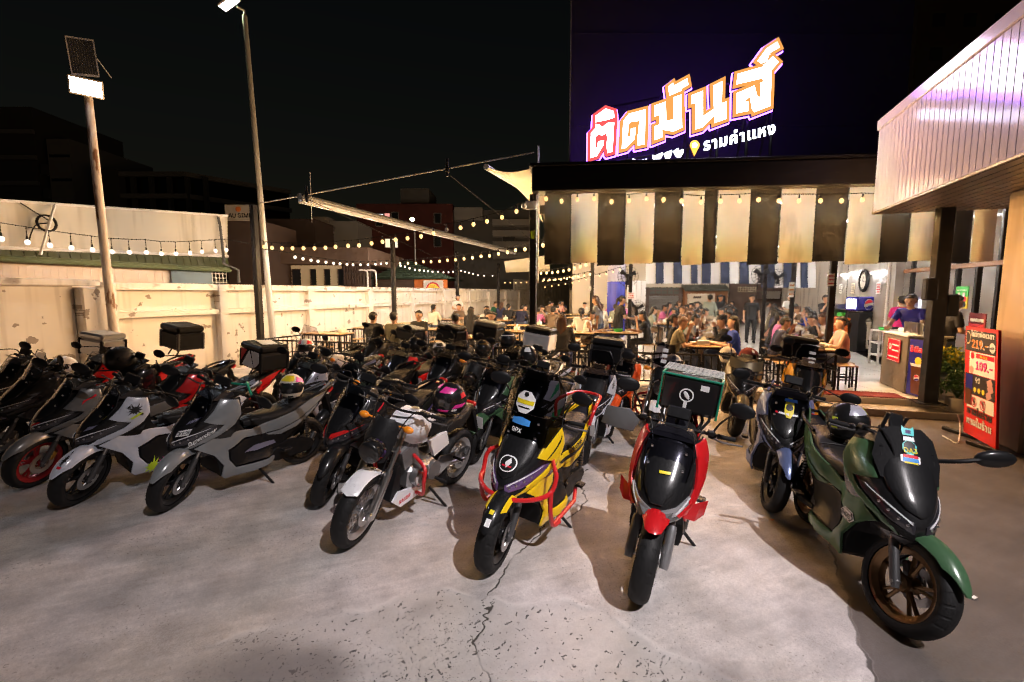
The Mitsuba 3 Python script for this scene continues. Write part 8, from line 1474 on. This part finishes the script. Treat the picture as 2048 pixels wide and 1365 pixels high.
k = thing('napkin_box', 'white napkin box behind the steel cups', 'box'); put('body', B().obox([lw * .38, .12, .09], (.20, .14, .18), None, .012), 'white_plastic', k, tw=ctw)
# entrance: mats, pots, stand, bench
k = thing('door_mat', 'dark red door mat on the entrance edge of the floor', 'mat'); put('pile', B().obox(np.append(slab_pt(12.75, .26)[:2], SLAB + .009), (1.5, .44, .012), RT, .003), 'mat_red', k)
k = thing('door_mat', 'dark red mat below the drinks fridge', 'mat'); q = P(1690, 660, 15.5); put('pile', B().obox([q[0], q[1], SLAB + .009], (1.6, .6, .012), RT, .003), 'mat_red', k)
def pot_plant(name, label, q, r, h, leaf, flower, n, spread, ht, seed):
    k = thing(name, label, 'plant'); R_ = random.Random(seed); q = np.asarray(q, float); put('pot', B().lathe([(.001, .0), (r * .72, 0), (r, h * .92), (r * 1.06, h * .92), (r * 1.06, h), (r * .94, h), (r * .9, h * .9), (.001, h * .9)], q, [0, 0, 1], 24), 'pot_white', k, 35)
    put('soil', B().lathe([(.001, .012), (r * .92, 0)], q + [0, 0, h * .91], [0, 0, 1], 16), 'soil', k); lv, st_, fl = B(), B(), B()
    for i in range(n):
        a = R_.uniform(0, 6.283); rad = spread * math.sqrt(R_.random()); z = h + ht * (1 - (rad / spread) ** 2 * .5) * R_.uniform(.25, 1.0); c = q + [rad * math.cos(a), rad * math.sin(a), z]
        if i % 9 == 0: st_.tube([q + [0, 0, h * .9], q + [(c[0] - q[0]) * .5, (c[1] - q[1]) * .5, h + ht * .4], c], .005, 4, False)
        for j in range(4):
            d = np.array([R_.gauss(0, 1), R_.gauss(0, 1), R_.gauss(.3, .7)]); d /= np.linalg.norm(d); s_, _ = frame(d); L = R_.uniform(.04, .075); w = L * .32; b0 = c + d * .01
            (fl if flower and z > h + ht * .45 and R_.random() < .6 else lv).add([b0, b0 + d * L * .5 + s_ * w, b0 + d * L, b0 + d * L * .5 - s_ * w], [[0, 1, 2], [0, 2, 3]])
    put('stems', st_, 'leaf_dark', k); put('leaves', lv, 'leaf_dark', k, False, kind='stuff')
    if flower: put('flowers', fl, 'leaf_yellow', k, False, kind='stuff')
pot_plant('flowering_plant', 'bushy yellow green plant in a tall white pot at the entrance', G(1897, 800, SLAB) + [0, 0, .0], .17, .40, 0, True, 420, .30, .50, 3)
pot_plant('leafy_plant', 'dark leafy plant in a white pot beside the menu stand', G(1912, 822, .12) * [1, 1, 0] + [0, 0, .0], .15, .34, 0, False, 220, .22, .45, 5)
pot_plant('leafy_plant', 'dark plant in a white pot behind the menu stand', G(1945, 800, .2) * [1, 1, 0], .20, .62, 0, False, 160, .22, .30, 8)
ms = thing('menu_stand', 'tall red standing menu board with prices at the right edge of the yard', 'sign')
sa, sb2 = G(1926, 872, .0), G(1990, 908, .0); se = sb2 - sa; sl2 = np.linalg.norm(se); se /= sl2; HS = P(1945, 662, sa[1])[2]
up_ = np.array([.02, .10, 1.0]); up_ /= np.linalg.norm(up_); fn = plane_fn(sa + [0, 0, .06], se, up_); k_ = HS / 1.55
put('board', B().prism([(0, 0), (sl2, 0), (sl2, HS), (0, HS)], fn, -.03, 0), 'stand_red', ms); side_b = put('side_panel', B().prism([(-.10, .02), (-.004, .0), (-.004, HS - .02), (-.10, HS - .05)], plane_fn(sa + [0, 0, .06], se * .8 + np.array([.25, .6, 0]), up_), -.03, 0), 'stand_black', ms)
def rect(x0, x1, y0_, y1_): return [(sl2 * x0, HS * y0_), (sl2 * x1, HS * y0_), (sl2 * x1, HS * y1_), (sl2 * x0, HS * y1_)]
put('black_field', B().prism(rect(.03, .95, .78, .97), fn, .001, .003), 'stand_black', ms); put('white_field', B().prism(rect(.16, .93, .575, .775), fn, .001, .003), 'paper', ms); put('black_field', B().prism(rect(.03, .95, .385, .570), fn, .001, .003), 'stand_black', ms); put('white_field', B().prism(rect(.10, .93, .26, .380), fn, .001, .003), 'paper', ms)
def txt(s, x, y, h, m, d=.004, thai=False, edge=None):
    if edge:
        b = B(); flat_text(b, s, fn, (sl2 * x - h * .05, HS * y - h * .06), h * 1.06, d, d + .002, thai); put('lettering_edge', b, edge, ms); d += .003
    b = B(); flat_text(b, s, fn, (sl2 * x, HS * y), h, d, d + .002, thai); put('lettering', b, m, ms)
def fit(s, w): return w * sl2 / (max(g.bounds[2] for g in thai_polys(s)) / 70)
txt('ไม่จำกัดเวลา', .20, .915, fit('ไม่จำกัดเวลา', .70), 'paper', thai=True)
txt('219.-', .22, .815, .105, 'orange_ink', edge='decal_white'); put('round_mark', B().prism(shapely.Point(sl2 * .86, HS * .84).buffer(.065), fn, .004, .006), 'paper', ms); txt('+39', .79, .825, .035, 'decal_black', .008)
put('crest', B().prism(shapely.affinity.scale(shapely.Point(sl2 * .11, HS * .90).buffer(.075), .8, 1.2), fn, .004, .006), 'beige_canvas', ms); put('crest_inner', B().prism(shapely.affinity.scale(shapely.Point(sl2 * .11, HS * .90).buffer(.060), .8, 1.2), fn, .007, .009), 'stand_black', ms)
put('red_tag', B().prism(rect(.38, .92, .725, .765), fn, .004, .006), 'decal_red', ms); txt('90-120', .50, .733, .034, 'decal_yellow', .008); txt('109.-', .36, .625, .105, 'decal_pink', edge='decal_red')
put('scoop', B().prism(shapely.Point(sl2 * .26, HS * .74).buffer(.045), fn, .004, .006), 'decal_red', ms); put('scoop', B().prism(shapely.Point(sl2 * .24, HS * .61).buffer(.05), fn, .004, .006), 'cloth_rose', ms)
txt('90', .36, .50, .07, 'paper')
for i in range(3): put('coin', B().prism(shapely.Point(sl2 * (.36 + i * .13), HS * .435).buffer(.035), fn, .004 + i * .0005, .006 + i * .0005), 'poster_yellow', ms)
for x, y in ((.80, .53), (.83, .475), (.78, .42)): put('meat_picture', B().prism(shapely.affinity.rotate(shapely.box(sl2 * x - .045, HS * y - .03, sl2 * x + .045, HS * y + .03).buffer(.015), 25), fn, .004, .006), 'cloth_rose', ms)
put('drink_picture', B().prism(rect(.06, .28, .43, .56), fn, .004, .006), 'drink_blue', ms); put('dish_picture', B().prism(rect(.05, .26, .28, .42), fn, .004, .0065), 'cola', ms)
for x in (.34, .62):
    o = shapely.Point(sl2 * x, HS * .32).buffer(.068); put('ban_ring', B().prism(o.difference(o.buffer(-.010)), fn, .007, .009).prism([(sl2 * x - .05, HS * .32 + .040), (sl2 * x - .040, HS * .32 + .050), (sl2 * x + .05, HS * .32 - .040), (sl2 * x + .040, HS * .32 - .050)], fn, .0095, .011), 'decal_red', ms); put('ban_figure', B().prism([(sl2 * x - .015, HS * .32 - .04), (sl2 * x + .018, HS * .32 - .04), (sl2 * x + .014, HS * .32 + .045), (sl2 * x - .010, HS * .32 + .045)], fn, .004, .006), 'stand_black', ms)
txt('ทานในร้าน', .12, .20, fit('ทานในร้าน', .76), 'stand_black', thai=True); txt('ทานในร้าน', .10, .105, fit('ทานในร้าน', .78), 'paper', thai=True)
for i in range(9): o = fn(np.array([-.05]), np.array([HS * (.1 + .1 * i)]), np.array([.0])); put('dot', B().prism(shapely.Point(-.055, HS * (.08 + .1 * i)).buffer(.022), plane_fn(sa + [0, 0, .06], se * .8 + np.array([.25, .6, 0]), up_), .002, .004), 'cloth_rose' if i % 2 else 'orange_board', side_b)
for x in (.06, .94): q = fn(np.array([sl2 * x]), np.array([0.]), np.array([-.01]))[0]; put('foot', B().obox([q[0], q[1] + .1, .03], (.05, .5, .05), None, .01), 'black_steel', ms)
k = thing('bench', 'low dark wooden bench against the tan column at the right edge', 'bench'); q = np.array([6.32, 5.45, 0]); R_ = RW
put('seat', B().obox(q + [.1, -.1, .42], (1.7, .34, .05), R_, .008), 'slat_dark', k)
for t in (-.75, .75): put('leg', B().obox(q + U * t + [.1, -.1, .2], (.06, .30, .39), R_, .006), 'black_steel', k)
k = thing('extension_lead', 'loose white cable on the ground by the menu stand', 'cable'); put('cable', B().tube(curve([G(1915, 830, .3), G(1920, 850, .15), G(1916, 885, .012), G(1900, 880, .012), G(1885, 872, .012)], 6), .008, 6), 'white_frame', k)
# litter and leaves on the ground
k = thing('paper_scrap', 'small pale paper scrap on the dark ground by the green scooter', 'litter'); put('scrap', B().obox(list(G(1948, 1197)[:2]) + [.006], (.045, .02, .004), rotm([0, 0, 1], 25)), 'paper', k)
k = thing('paper_scrap', 'tiny white scrap on the dark ground behind the green scooter', 'litter'); put('scrap', B().obox(list(G(1898, 1112)[:2]) + [.006], (.04, .02, .004), rotm([0, 0, 1], -20)), 'paper', k)
k = thing('dry_leaf', 'dry yellow leaf on the ground right of the red scooter', 'leaf'); g_ = G(1546, 1042); put('blade', B().add([[g_[0] - .03, g_[1], .006], [g_[0], g_[1] - .012, .012], [g_[0] + .03, g_[1], .007], [g_[0], g_[1] + .012, .012]], [[0, 1, 2], [0, 2, 3]]), 'orange_board', k)
